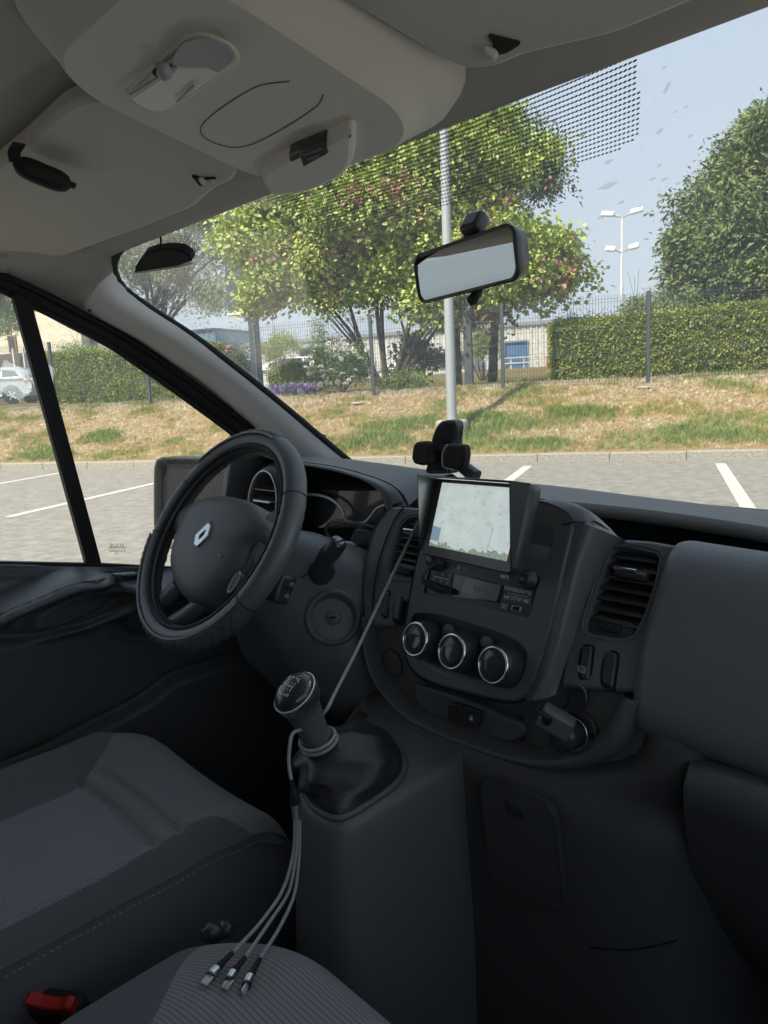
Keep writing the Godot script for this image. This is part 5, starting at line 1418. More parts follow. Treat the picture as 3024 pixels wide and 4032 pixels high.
	obj("lid_edge", tube(shift(oriented(lid, Vector3(0, 0, 1)), Vector3(0, 0, 0.0)), 0.0012, 5, true), M.smooth_black, lp)
	obj("lid_catch", slab([Vector3(0.0893,0.9793,-0.69),Vector3(0.1187,0.9775,-0.69),Vector3(0.1146,0.9628,-0.69),Vector3(0.0941,0.9607,-0.69)], Vector3(0, -0.5, 1), 0.006, 0.002), M.smooth_black, lp)
	obj("console_seam", tube(curve([Vector3(0.2106,0.8405,-0.69),Vector3(0.2423,0.8553,-0.69),Vector3(0.2673,0.87,-0.69),Vector3(0.2958,0.891,-0.69),Vector3(0.316,0.9083,-0.69)], 20), 0.0012, 5), M.void_black, c)
	# gear pod
	var top := rounded([Vector3(-0.1193,0.985,-0.5271), Vector3(-0.085,0.975,-0.514), Vector3(-0.0199,0.975,-0.5144), Vector3(0.0025,1,-0.6974), Vector3(-0.02, 1.012, -0.76), Vector3(-0.26, 1.012, -0.76), Vector3(-0.2216,1,-0.7123)], 0.022, 5)
	var pn := Vector3(0, 1, 0.12).normalized()
	var cen := Vector3(-0.1, 0.99, -0.62)
	for i in top.size(): top[i] -= pn * (top[i] - cen).dot(pn)
	top = oriented(top, Vector3.UP)
	var t1 := shift(inset(top, -0.006), Vector3(0, -0.010, 0))
	var t2 := shift(inset(top, -0.010), Vector3(0, -0.035, 0))
	var t3 := shift(inset(top, -0.022), Vector3(0, -0.20, 0))
	var t4 := shift(inset(top, -0.035), Vector3(0, -0.47, 0))
	var gp := nst()
	rows_grid(gp, [t4, t3, t2, t1, shift(inset(top, -0.002), Vector3(0, -0.002, 0)), inset(top, 0.004)], true, 1)
	cap(gp, inset(top, 0.004))
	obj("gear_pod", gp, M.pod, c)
	obj("pod_blank", slab(rounded([Vector3(-0.2118,1.0026,-0.7122),Vector3(-0.1896,1.0026,-0.7123),Vector3(-0.177,0.9983,-0.6766),Vector3(-0.1988,0.9984,-0.6779)], 0.004), pn, 0.004, 0.001), M.smooth_black, c)
	# floor mat and the seat-side trim
	obj("floor_mat", box(Vector3(-0.45, 0.53, -0.80), Vector3(0.50, 0.012, 0.55), 0.005), M.rubber, c)
	# ---- gear lever
	var g = thing("gear_lever", "gear lever with glossy six-speed knob and black leather gaiter", "gear lever", Vector3(-0.0954,0.9883,-0.6056))
	var bl := curve([Vector3(-0.1187,0.9822,-0.5339),Vector3(-0.0942,0.9807,-0.5216),Vector3(-0.0665,0.9799,-0.515),Vector3(-0.0374,0.98,-0.5161),Vector3(-0.0253,0.9812,-0.5256),Vector3(-0.0213,0.984,-0.5494),Vector3(-0.0204,0.987,-0.5742),Vector3(-0.0221,0.991,-0.6077),Vector3(-0.0332,0.9942,-0.6344),Vector3(-0.0525,0.9967,-0.6552),Vector3(-0.0841,0.999,-0.6741),Vector3(-0.1186,1.0002,-0.6842),Vector3(-0.1507,0.9997,-0.6802),Vector3(-0.1742,0.9979,-0.6647),Vector3(-0.1829,0.9945,-0.6367),Vector3(-0.1609,0.9884,-0.5857)], 48, true)
	bl = oriented(bl, Vector3.UP)
	obj("gaiter_ring", tube(bl, 0.0045, 8, true), M.plastic, g)
	var neck := Vector3(-0.1,1.0401,-0.5526)
	var axis := (Vector3(-0.104,1.1184,-0.5232) - neck).normalized()
	var ax1 := axis.cross(Vector3.FORWARD).normalized()
	var ax2 := axis.cross(ax1).normalized()
	var rings2 := []
	var bc := Vector3.ZERO
	for p in bl: bc += p / bl.size()
	# order the neck circle by the angle of the base loop's points
	for j in 15:
		var t := j / 14.0
		var r := []
		for i in bl.size():
			var dirv: Vector3 = bl[i] - bc
			var flat := (dirv - axis * dirv.dot(axis)).normalized()
			var tip: Vector3 = neck + flat * 0.0185
			var mid: Vector3 = bl[i].lerp(tip, pow(t, 0.8))
			var belly := sin(PI * t) * 0.016
			var w := atan2(flat.dot(ax1), flat.dot(ax2))
			var fold := sin(w * 4.0 + t * 7.0 + sin(w * 2.0) * 1.6) * 0.0065 * sin(PI * pow(t, 0.7)) + sin(w * 7.0 - t * 11.0) * 0.0028 * sin(PI * t)
			# one deep crease on the side towards the dashboard
			fold -= 0.014 * exp(-pow(wrapf(w - 2.4, -PI, PI) / 0.22, 2.0)) * sin(PI * t)
			r.append(mid + flat * (belly + fold) + Vector3.UP * sin(PI * t) * 0.006)
		rings2.append(r)
	obj("gaiter", loft(rings2, false, false), M.boot, g)
	obj("gaiter_stitch", tube(curve([rings2[1][4], rings2[3][4], rings2[5][5], rings2[8][5], rings2[11][5]], 14), 0.0009, 5), M.smooth_black, g)
	# knob: swells upward, oval, cut by a slanting glossy cap
	var kc := Vector3(-0.104,1.1184,-0.5232)
	var len := neck.distance_to(kc)
	var kn := nst()
	var kr := []
	for q in [[0.0, 0.0165, 0.0165], [0.008, 0.019, 0.019], [0.016, 0.0185, 0.0185], [0.03, 0.0195, 0.0185], [0.05, 0.022, 0.020], [0.072, 0.0258, 0.0225], [len - 0.012, 0.0285, 0.0245], [len, 0.0288, 0.0248]]:
		var r := []
		for k in 28:
			var w := TAU * k / 28
			r.append(neck + axis * q[0] + ax2 * cos(w) * q[1] + ax1 * sin(w) * q[2])
		kr.append(r)
	rows_grid(kn, kr, true, 1)
	obj("knob_body", kn, M.plastic_soft, g)
	# tilted cap facing the driver's hand
	var cn := (axis + Vector3(0.10, 0.0, 0.30)).normalized()
	var c1 := (ax1 - cn * ax1.dot(cn)).normalized()
	var c2 := cn.cross(c1).normalized()
	var er := func(o: float, a: float, b: float) -> Array:
		var r := []
		for k in 32: r.append(kc + cn * o + c2 * cos(TAU * k / 32) * a + c1 * sin(TAU * k / 32) * b)
		return r
	obj("knob_collar", loft([er.call(-0.016, 0.0275, 0.0238), er.call(-0.006, 0.0305, 0.0262), er.call(0.001, 0.0312, 0.0268), er.call(0.005, 0.0305, 0.026)], true, true), M.satin, g)
	obj("knob_rim", tube(er.call(0.0045, 0.0306, 0.0262), 0.0011, 6, true), M.trim_bright, g)
	var kcap = obj("knob_cap", loft([er.call(0.003, 0.0300, 0.0256), er.call(0.008, 0.0290, 0.0247), er.call(0.013, 0.0250, 0.0212), er.call(0.0165, 0.0180, 0.0152), er.call(0.0180, 0.0090, 0.0076), er.call(0.0183, 0.001, 0.001)], true, true), M.gloss_black, g)
	# gate pattern and numbers
	var gy := c2 if c2.dot(Vector3(0, 0.4, -1)) > 0 else -c2
	var gx := gy.cross(cn).normalized()
	var go := kc + cn * 0.0186
	for i in 3:
		var x := -0.0045 + i * 0.0055
		obj("gate_line", tube([go + gx * x + gy * 0.0065 - cn * 0.0008, go + gx * x - gy * 0.0065 - cn * 0.0008], 0.0006, 4), M.print_white, kcap)
	obj("gate_line", tube([go - gx * 0.0100, go + gx * 0.0065], 0.0006, 4), M.print_white, kcap)
	obj("gate_line", tube([go - gx * 0.0100 - cn * 0.0006, go - gx * 0.0100 + gy * 0.0060 - cn * 0.001], 0.0006, 4), M.print_white, kcap)
	text("R", go - gx * 0.0105 + gy * 0.0102 - cn * 0.0014, gx, gy, 0.0064, M.print_white, kcap)
	var nm := ["1", "3", "5", "2", "4", "6"]
	for i in 6:
		text(nm[i], go + gx * (-0.0045 + (i % 3) * 0.0055) + gy * (0.0105 if i < 3 else -0.0105) - cn * 0.0013, gx, gy, 0.0068, M.print_white, kcap)

# ---------------------------------------------------------------- steering wheel and column
func build_wheel():
	var wc := Vector3(-0.43, 1.2683, -0.618)
	var wn := Vector3(0, 0.5635, 0.8261)
	var e1 := Vector3.RIGHT
	var e2 := Vector3(0, 0.8261, -0.5635)
	var w = thing("steering_wheel", "black steering wheel with stitched quilted cover and silver diamond badge", "steering wheel", wc)
	# rim
	var seg := 120
	var rt := 0.0175
	var rr := 0.175
	var ring := func(a0: float, a1: float, grow: float, n: int) -> SurfaceTool:
		var rows := []
		for i in n + 1:
			var a := lerpf(a0, a1, i / float(n))
			var d := e1 * cos(a) + e2 * sin(a)
			var r := []
			for k in 20:
				var b := TAU * k / 20
				var wob := 0.0004 * sin(a * 53.0 + k) 
				r.append(wc + d * (rr + cos(b) * (rt + grow + wob)) + wn * sin(b) * (rt + grow + wob) * 1.08)
			rows.append(r)
		var st := nst()
		rows_grid(st, rows, true, 1)
		return st
	obj("rim", ring.call(0, TAU, 0.0, seg), M.cover, w)
	# quilted sections of the cover: lower and upper arcs, with a diamond relief
	for q in [[deg_to_rad(188), deg_to_rad(328)], [deg_to_rad(72), deg_to_rad(140)]]:
		var rows := []
		var n := 150
		for i in n + 1:
			var t := i / float(n)
			var a := lerpf(q[0], q[1], t)
			var d := e1 * cos(a) + e2 * sin(a)
			var r := []
			for k in 25:
				var b := lerpf(-1.9, 1.25, k / 24.0)
				var u := a * rr / 0.019
				var v := b * rt / 0.019
				var dia := absf(sin(PI * (u + v) / 1.0)) * absf(sin(PI * (u - v) / 1.0))
				var edge := smoothstep(0.0, 0.06, t) * smoothstep(1.0, 0.94, t) * smoothstep(0.0, 0.1, k / 24.0) * smoothstep(1.0, 0.9, k / 24.0)
				var g := 0.0006 + 0.0034 * edge * (0.10 + 0.90 * pow(dia, 0.45))
				r.append(wc + d * (rr + cos(b) * (rt + g)) + wn * sin(b) * (rt + g) * 1.08)
			rows.append(r)
		var st := nst()
		rows_grid(st, rows, false, 1)
		obj("quilted_cover", st, M.cover_quilt, w)
		# stitched welt along the front edge
		var wl := []
		for i in 70:
			var a: float = lerpf(q[0], q[1], i / 69.0)
			var b := 1.25
			var d := e1 * cos(a) + e2 * sin(a)
			var g := 0.0018 + (0.0010 if i % 2 == 0 else 0.0)
			wl.append(wc + d * (rr + cos(b) * (rt + g)) + wn * sin(b) * (rt + g) * 1.08)
		obj("stitching", tube(wl, 0.0019, 6), M.stitch, w)
	# cover seams across the rim
	for a in [deg_to_rad(28), deg_to_rad(152), deg_to_rad(330), deg_to_rad(186)]:
		var d := e1 * cos(a) + e2 * sin(a)
		var p := []
		for k in 20:
			var b := TAU * k / 20
			p.append(wc + d * (rr + cos(b) * (rt + 0.0003)) + wn * sin(b) * (rt + 0.0003) * 1.08)
		obj("cover_seam", tube(p, 0.0009, 5, true), M.matt_black, w)
	# elastic inner edge of the cover
	var pl := []
	for i in 160:
		var a := TAU * i / 160
		var d := e1 * cos(a) + e2 * sin(a)
		pl.append(wc + d * (rr + cos(2.45) * (rt + 0.0006)) + wn * sin(2.45) * (rt + 0.0006) * 1.08)
	obj("inner_welt", tube(pl, 0.0042, 8, true), M.rubber, w)
	var pl2 := []
	for i in 160:
		var a := TAU * i / 160
		var d := e1 * cos(a) + e2 * sin(a)
		pl2.append(wc + d * (rr - 0.0185) + wn * 0.002)
	obj("inner_welt", tube(pl2, 0.0034, 8, true), M.rubber, w)
	# domed airbag cushion
	var hub := curve([Vector3(-0.5641,1.3017,-0.6553),Vector3(-0.5301,1.3145,-0.664),Vector3(-0.4704,1.3218,-0.6691),Vector3(-0.4168,1.3204,-0.6681),Vector3(-0.3758,1.3134,-0.6633),Vector3(-0.3417,1.2991,-0.6536),Vector3(-0.3258,1.2863,-0.6448),Vector3(-0.3292,1.2718,-0.6349),Vector3(-0.3452,1.2582,-0.6257),Vector3(-0.3421,1.2445,-0.6163),Vector3(-0.3507,1.2177,-0.598),Vector3(-0.3744,1.191,-0.5798),Vector3(-0.3967,1.1724,-0.5671),Vector3(-0.4219,1.166,-0.5628),Vector3(-0.4461,1.1683,-0.5643),Vector3(-0.4864,1.1794,-0.5719),Vector3(-0.5209,1.1948,-0.5824),Vector3(-0.5427,1.21,-0.5928),Vector3(-0.5563,1.2295,-0.606),Vector3(-0.5686,1.2604,-0.6271)], 60, true)
	var hf := oriented(hub, wn)
	var hc := Vector3.ZERO
	for p in hf: hc += p / hf.size()
	var hr := []
	for q in [[1.0, -0.050], [1.02, -0.020], [1.0, 0.0], [0.965, 0.010], [0.90, 0.0165], [0.78, 0.0215], [0.6, 0.0255], [0.38, 0.0285], [0.16, 0.030], [0.01, 0.0303]]:
		var r := []
		for p in hf: r.append(hc + (p - hc) * q[0] + wn * q[1])
		hr.append(r)
	obj("airbag_cushion", loft(hr, true, true), M.airbag, w)
	# badge plate and diamond
	var bp := oriented(rounded([Vector3(-0.4671,1.288,-0.6121),Vector3(-0.4439,1.2956,-0.6173),Vector3(-0.4344,1.291,-0.6141),Vector3(-0.4259,1.2646,-0.5961),Vector3(-0.4408,1.2478,-0.5847),Vector3(-0.4539,1.2473,-0.5843),Vector3(-0.4675,1.2522,-0.5877),Vector3(-0.4772,1.2693,-0.5993)], 0.006, 3), wn)
	var badge = obj("badge_plate", slab(shift(bp, wn * 0.002), wn, 0.014, 0.003), M.plastic_soft, w)
	var dm := oriented([Vector3(-0.4413,1.2913,-0.6077),Vector3(-0.43,1.2891,-0.6062),Vector3(-0.423,1.2743,-0.5961),Vector3(-0.4404,1.2563,-0.5838),Vector3(-0.4525,1.2579,-0.5849),Vector3(-0.4612,1.2714,-0.5941)], wn)
	var dh := oriented([Vector3(-0.4389,1.2826,-0.6017),Vector3(-0.4344,1.2813,-0.6008),Vector3(-0.4338,1.2734,-0.5955),Vector3(-0.4416,1.2653,-0.5899),Vector3(-0.4471,1.2664,-0.5907),Vector3(-0.4499,1.2728,-0.5951)], wn)
	obj("diamond_badge", slab_holes(dm, [dh], wn, 0.004, 0.0012, 0.004), M.satin, badge)
	text("AIRBAG", Vector3(-0.4609,1.2048,-0.5626), e1, e2, 0.006, M.print_dim, w)
	obj("horn_symbol", slab([Vector3(-0.3848,1.2505,-0.5889),Vector3(-0.3754,1.2501,-0.5887),Vector3(-0.3725,1.2462,-0.586),Vector3(-0.3813,1.248,-0.5872)], wn, 0.002, 0.0004), M.print_dim, w)
	# spokes
	var spk := func(a: Array, b: Array, th: float) -> SurfaceTool:
		# a and b: two edges (outer to inner), made into a rounded bar
		var x := curve(a, 12)
		var y := curve(b, 12)
		var rows := []
		for i in 12:
			var m: Vector3 = x[i].lerp(y[i], 0.5)
			rows.append([x[i] - wn * th, x[i] - wn * th * 0.3, x[i].lerp(y[i], 0.12) + wn * 0.004, m + wn * 0.007, y[i].lerp(x[i], 0.12) + wn * 0.004, y[i] - wn * th * 0.3, y[i] - wn * th, m - wn * th * 1.3])
		return loft(rows)
	obj("spoke", spk.call([Vector3(-0.6534,1.3048,-0.6477),Vector3(-0.6098,1.3093,-0.6508),Vector3(-0.557,1.3117,-0.6524),Vector3(-0.5135,1.3148,-0.6545)], [Vector3(-0.6069,1.2636,-0.6196),Vector3(-0.5621,1.2544,-0.6134),Vector3(-0.5405,1.2513,-0.6113),Vector3(-0.5167,1.2512,-0.6112)], 0.012), M.plastic_soft, w)
	obj("spoke", spk.call([Vector3(-0.3431,1.3125,-0.67),Vector3(-0.3615,1.3013,-0.6623),Vector3(-0.3733,1.2929,-0.6566)], [Vector3(-0.3249,1.2313,-0.6146),Vector3(-0.3464,1.2006,-0.5936),Vector3(-0.3778,1.182,-0.5809)], 0.012), M.plastic, w)
	obj("spoke", spk.call([Vector3(-0.546,1.1543,-0.5475),Vector3(-0.5269,1.1698,-0.5581),Vector3(-0.5076,1.1954,-0.5755)], [Vector3(-0.5294,1.1455,-0.5415),Vector3(-0.5044,1.1607,-0.5519),Vector3(-0.4858,1.1809,-0.5656)], 0.012), M.plastic_soft, w)
	obj("spoke", spk.call([Vector3(-0.4898,1.1323,-0.5325),Vector3(-0.4585,1.1509,-0.5452),Vector3(-0.4291,1.17,-0.5582)], [Vector3(-0.4454,1.134,-0.5336),Vector3(-0.4165,1.1531,-0.5467),Vector3(-0.3938,1.172,-0.5596)], 0.012), M.plastic_soft, w)
	# thumb switches
	var t1 = obj("thumb_bezel", slab(rounded([Vector3(-0.5821,1.2837,-0.6237),Vector3(-0.5831,1.2959,-0.632),Vector3(-0.5659,1.3027,-0.6367),Vector3(-0.5429,1.3037,-0.6373),Vector3(-0.5319,1.2933,-0.6302),Vector3(-0.5352,1.2798,-0.621),Vector3(-0.545,1.2722,-0.6158),Vector3(-0.5653,1.273,-0.6164)], 0.006, 3), wn, 0.008, 0.0025), M.plastic_soft, w)
	obj("thumb_switch", slab(rounded([Vector3(-0.5651,1.283,-0.6196),Vector3(-0.5675,1.2936,-0.6268),Vector3(-0.5556,1.2994,-0.6308),Vector3(-0.5363,1.3009,-0.6318),Vector3(-0.5315,1.2925,-0.6261),Vector3(-0.535,1.2803,-0.6177),Vector3(-0.5423,1.2749,-0.614),Vector3(-0.5559,1.2763,-0.615)], 0.005, 3), wn, 0.006, 0.002), M.smooth_black, t1)
	obj("switch_rule", tube([Vector3(-0.5591,1.2903,-0.6239),Vector3(-0.5431,1.2855,-0.6207)], 0.0011, 5), M.print_dim, t1)
	var t2 = obj("thumb_bezel", slab(rounded([Vector3(-0.3434,1.1986,-0.5753),Vector3(-0.3457,1.2086,-0.5821),Vector3(-0.3426,1.2205,-0.5903),Vector3(-0.3335,1.2287,-0.5958),Vector3(-0.3278,1.2225,-0.5916),Vector3(-0.3288,1.211,-0.5838),Vector3(-0.3338,1.2012,-0.5771)], 0.006, 3), wn, 0.008, 0.0025), M.plastic_soft, w)
	obj("thumb_switch", slab(rounded([Vector3(-0.3382,1.2031,-0.5747),Vector3(-0.3392,1.2121,-0.5808),Vector3(-0.3354,1.2217,-0.5874),Vector3(-0.3291,1.2276,-0.5914),Vector3(-0.3255,1.2212,-0.5871),Vector3(-0.3272,1.213,-0.5815),Vector3(-0.3309,1.2035,-0.575)], 0.005, 3), wn, 0.006, 0.002), M.plastic, t2)
	obj("bezel_rim", tube(curve([Vector3(-0.3347,1.2016,-0.5713),Vector3(-0.3372,1.2121,-0.5785),Vector3(-0.3344,1.2232,-0.586),Vector3(-0.3265,1.23,-0.5907),Vector3(-0.3213,1.2234,-0.5862),Vector3(-0.3219,1.2131,-0.5791),Vector3(-0.3277,1.2033,-0.5724)], 24, true), 0.0010, 5, true), M.silver, t2)
	# ---- column
	var c = thing("steering_column", "black steering column shroud with wiper stalk, audio pod and ignition lock", "steering column", wc - wn * 0.2)
	var cr_ := func(o: float, ww: float, hh: float, up: float, sx: float, r: float) -> Array:
		return rloop(wc - wn * o + e2 * up + e1 * sx, e1, e2, ww, hh, r, 8)
	obj("shroud", loft([cr_.call(0.045, 0.12, 0.10, -0.01, 0.0, 0.045), cr_.call(0.07, 0.16, 0.135, -0.015, 0.01, 0.055), cr_.call(0.12, 0.225, 0.19, -0.025, 0.03, 0.07), cr_.call(0.18, 0.30, 0.245, -0.045, 0.05, 0.085), cr_.call(0.28, 0.34, 0.27, -0.06, 0.05, 0.09)], true, true), M.plastic, c)
	obj("shroud_seam", tube(curve([Vector3(-0.3,1.2047,-0.6834), Vector3(-0.3,1.2101,-0.7), Vector3(-0.285,1.2086,-0.7286), Vector3(-0.275,1.2009,-0.7368), Vector3(-0.26,1.1827,-0.7419), Vector3(-0.25,1.1649,-0.7482)], 24), 0.0012, 5), M.void_black, c)
	# wiper stalk
	var s0 := Vector3(-0.3,1.2017,-0.7222)
	var s1 := Vector3(-0.275,1.2299,-0.7114)
	var s2 := Vector3(-0.25,1.2488,-0.7058)
	var s3 := Vector3(-0.235,1.2629,-0.7092)
	var stalk = obj("wiper_stalk", tube(curve([s0, s1, s2, s3], 14), [0.022, 0.0215, 0.021, 0.0185, 0.015, 0.0145, 0.0145, 0.0148, 0.0152, 0.0156, 0.0158, 0.0158, 0.0152, 0.0135], 18), M.smooth_black, c)
	var sd := (s3 - s2).normalized()
	var sx := Vector3.UP.cross(sd).normalized()
	var sy := sd.cross(sx)
	obj("stalk_end", lathe([[0.0132, 0.0], [0.0128, 0.003], [0.009, 0.0055], [0.0, 0.0062]], 20, frame(s3 + sd * 0.0005, sx, sd)), M.gloss_black, stalk)
	obj("end_split", tube([s3 + sd * 0.0068 - sx * 0.010, s3 + sd * 0.0068 + sx * 0.010], 0.0008, 4), M.void_black, stalk)
	for i in 6:
		obj("end_mark", lathe([[0.0011, 0.0], [0.0, 0.0006]], 6, frame(s3 + sd * 0.0064 + sx * (-0.004 + (i % 3) * 0.004) + sy * (0.004 if i < 3 else -0.004), sx, sd)), M.print_white, stalk)
	# audio pod behind the rim
	var ap = obj("audio_pod", slab(rounded([Vector3(-0.315,1.2116,-0.6588),Vector3(-0.315,1.2047,-0.6823),Vector3(-0.315,1.1892,-0.7059),Vector3(-0.315,1.1735,-0.7012),Vector3(-0.315,1.1532,-0.6927),Vector3(-0.315,1.159,-0.6685),Vector3(-0.315,1.1724,-0.641),Vector3(-0.315,1.1915,-0.6459)], 0.006, 3), Vector3(0.75, 0.2, 0.65), 0.045, 0.005), M.smooth_black, c)
	obj("volume_mark", tube(curve([Vector3(-0.312,1.1963,-0.6691),Vector3(-0.312,1.1966,-0.6717),Vector3(-0.312,1.198,-0.675),Vector3(-0.312,1.1916,-0.6745),Vector3(-0.312,1.1939,-0.6714),Vector3(-0.312,1.1945,-0.6689)], 12, true), 0.0006, 4, true), M.print_grey, ap)
	obj("volume_mark", tube(curve([Vector3(-0.312,1.1799,-0.6586),Vector3(-0.312,1.1802,-0.6612),Vector3(-0.312,1.1816,-0.6645),Vector3(-0.312,1.1749,-0.6639),Vector3(-0.312,1.1775,-0.6609),Vector3(-0.312,1.1781,-0.6584)], 12, true), 0.0006, 4, true), M.print_grey, ap)
	obj("pod_split", tube([Vector3(-0.3135,1.1928,-0.6592),Vector3(-0.3135,1.1748,-0.6968)], 0.0008, 4), M.void_black, ap)
	# ignition lock
	var io := Vector3(-0.258,1.1425,-0.7081)
	var idr := Vector3(0.70, 0.30, 0.64).normalized()
	obj("lock_bezel", lathe([[0.046, -0.02], [0.044, 0.0], [0.038, 0.004], [0.036, 0.0], [0.030, -0.006], [0.020, -0.012], [0.0, -0.013]], 36, frame(io, idr.cross(Vector3.UP).normalized(), idr)), M.plastic, c)
	var bar_ = obj("lock_barrel", lathe([[0.0125, -0.014], [0.0122, 0.0], [0.0105, 0.0015], [0.0, 0.0015]], 24, frame(io, idr.cross(Vector3.UP).normalized(), idr)), M.plastic_soft, c)
	obj("key_slot", box(io + idr * 0.0016, Vector3(0.011, 0.0030, 0.001), 0.0, Basis(idr.cross(Vector3.UP).normalized() * -1.0, Vector3.UP, idr).orthonormalized()), M.void_black, bar_)

# ---------------------------------------------------------------- seats
# rows run from the back edge of the cushion over the front roll; columns run across
func seat_sheet(xs: Array, path: Array, hf: Callable, nx: int) -> Array:
	var rows := []
	for q in path:
		var r := []
		for k in nx:
			var x: float = lerpf(xs[0], xs[1], k / float(nx - 1))
			r.append(hf.call(x, q))
		rows.append(r)
	return rows

func build_seats():
	# path over the cushion: (z, drop)
	var s = thing("driver_seat", "dark grey cloth driver's seat with smooth side bolsters", "seat", Vector3(-0.44, 0.52, -0.3))
	var path := []
	for i in 170:
		path.append([lerpf(0.12, -0.505, i / 169.0), 0.0])
	for i in range(1, 22):
		var a := PI * 0.5 * i / 21.0
		path.append([-0.505 - sin(a) * 0.078, -(1.0 - cos(a)) * 0.070])
	for i in range(1, 10):
		path.append([-0.583 + 0.004 * i, -0.070 - 0.03 * i])
	var hf := func(x: float, q: Array) -> Vector3:
		var z: float = q[0]
		var y := 0.884 + 0.012 * smoothstep(0.0, -0.45, z)
		# far bolster
		y += 0.030 * exp(-pow((x + 0.612) / 0.038, 2.0)) * smoothstep(-0.56, -0.44, z)
		y += 0.010 * exp(-pow((x + 0.272) / 0.020, 2.0)) * smoothstep(-0.53, -0.46, z)
		# dished middle with two soft transverse creases
		y -= 0.008 * (1.0 - pow(clampf(absf(x + 0.42) / 0.16, 0, 1), 2.0))
		for g in [-0.386, -0.424]:
			var zz: float = g - 0.016 * (1.0 - pow(clampf((x + 0.41) / 0.16, -1.0, 1.0), 2.0))
			y -= 0.011 * exp(-pow((z - zz) / 0.0075, 2.0)) * smoothstep(-0.57, -0.53, x) * smoothstep(-0.255, -0.28, x)
		y += 0.004 * exp(-pow((z + 0.45) / 0.03, 2.0))
		# edges roll over
		var e := maxf(0.0, (x + 0.262) / 0.034)
		y -= 0.020 * e * e
		var f := maxf(0.0, (-0.625 - x) / 0.04)
		y -= 0.045 * f * f
		return Vector3(x, y + q[1], z)
	# the cloth runs wider at the front; its borders curve out to the corners
	var build := func(called: String, xa: Callable, xb: Callable, m, nx: int):
		var rows := []
		for q in path:
			var r := []
			for k in nx:
				r.append(hf.call(lerpf(xa.call(q[0]), xb.call(q[0]), k / float(nx - 1)), q))
			rows.append(r)
		var st := nst()
		rows_uv(st, rows, 0.046)
		return obj(called, st, m, s)
	var bl := func(z: float) -> float: return -0.520 - 0.055 * smoothstep(-0.36, -0.46, z) - 0.085 * smoothstep(-0.44, -0.535, z)
	var br := func(z: float) -> float: return -0.256 - 0.012 * smoothstep(-0.3, -0.45, z) + 0.050 * smoothstep(-0.475, -0.53, z)
	var le := func(_z: float) -> float: return -0.668
	var re := func(_z: float) -> float: return -0.226
	build.call("seat_cloth", bl, br, M.cloth, 40)
	build.call("side_bolster", le, bl, M.bolster, 22)
	build.call("side_bolster", br, re, M.bolster, 12)
	# skirt down the near side and across the far side
	for sx in [-0.226, -0.668]:
		var rows := []
		for j in 8:
			var r := []
			for q in path:
				var t: Vector3 = hf.call(sx, q)
				var o := (0.012 * sin(PI * j / 7.0) + 0.006) * (1.0 if sx > -0.4 else -1.0)
				r.append(Vector3(sx + (0.0 if j == 0 else o), lerpf(t.y, minf(0.56, t.y - 0.02), j / 7.0), t.z))
			rows.append(r)
		var st := nst()
		rows_grid(st, rows)
		obj("seat_skirt", st, M.bolster, s)
	# piping and a row of stitches along the near edge
	var pp := []
	var sp := []
	for q in path:
		if q[1] < -0.05: continue
		var t: Vector3 = hf.call(-0.228, q)
		pp.append(t + Vector3(0.002, -0.001, 0))
		sp.append(t + Vector3(0.0055, -0.010, 0))
	obj("piping", tube(pp, 0.0022, 6), M.bolster, s)
	var run := resample(sp, 170)
	var stt := nst()
	for i in range(0, 168, 2): tube([run[i], run[i + 1]], 0.0007, 4, false, stt)
	obj("stitching", stt, M.stitch, s)
	obj("seat_base", box(Vector3(-0.445, 0.62, -0.24), Vector3(0.40, 0.20, 0.62), 0.02), M.matt_black, s)
	obj("backrest", box(Vector3(-0.44, 1.16, 0.20), Vector3(0.46, 0.62, 0.12), 0.05, Basis(Vector3.RIGHT, 0.22)), M.bolster, s)
	obj("headrest", box(Vector3(-0.44, 1.56, 0.29), Vector3(0.26, 0.17, 0.09), 0.035, Basis(Vector3.RIGHT, 0.15)), M.bolster, s)
	# ---- passenger bench
	var b = thing("passenger_bench", "ribbed grey cloth passenger bench nearest the viewer", "seat", Vector3(0.25, 0.52, -0.15))
	var bp := []
	for i in 50: bp.append([lerpf(0.06, -0.375, i / 49.0), 0.0])
	for i in range(1, 22):
		var a := PI * 0.5 * i / 21.0
		bp.append([-0.375 - sin(a) * 0.068, -(1.0 - cos(a)) * 0.072])
	for i in range(1, 10): bp.append([-0.443 + 0.003 * i, -0.072 - 0.03 * i])
	var bf := func(x: float, q: Array) -> Vector3:
		var z: float = q[0]
		var y := 0.902 + 0.004 * smoothstep(-0.1, -0.4, z)
		var e := maxf(0.0, (0.03 - x) / 0.11)
		y -= 0.018 * e * e + 0.05 * maxf(0.0, (-0.075 - x) / 0.03) * maxf(0.0, (-0.075 - x) / 0.03)
		# the front roll swings back towards the left corner
		var back := 0.075 * pow(maxf(0.0, (0.06 - x) / 0.15), 2.0)
		return Vector3(x, y + q[1], z + back * smoothstep(-0.1, -0.44, z))
	var bb := func(z: float) -> float: return lerpf(0.085, -0.062, smoothstep(-0.10, -0.40, z))
	for q in [["seat_cloth", bb, func(_z): return 0.74, M.cloth_bench, 60], ["side_bolster", func(_z): return -0.105, bb, M.bolster, 16]]:
		var rows := []
		for p in bp:
			var r := []
			for k in q[4]: r.append(bf.call(lerpf(q[1].call(p[0]), q[2].call(p[0]), k / float(q[4] - 1)), p))
			rows.append(r)
		var st := nst()
		rows_uv(st, rows, 0.046)
		obj(q[0], st, q[3], b)
	var rows := []
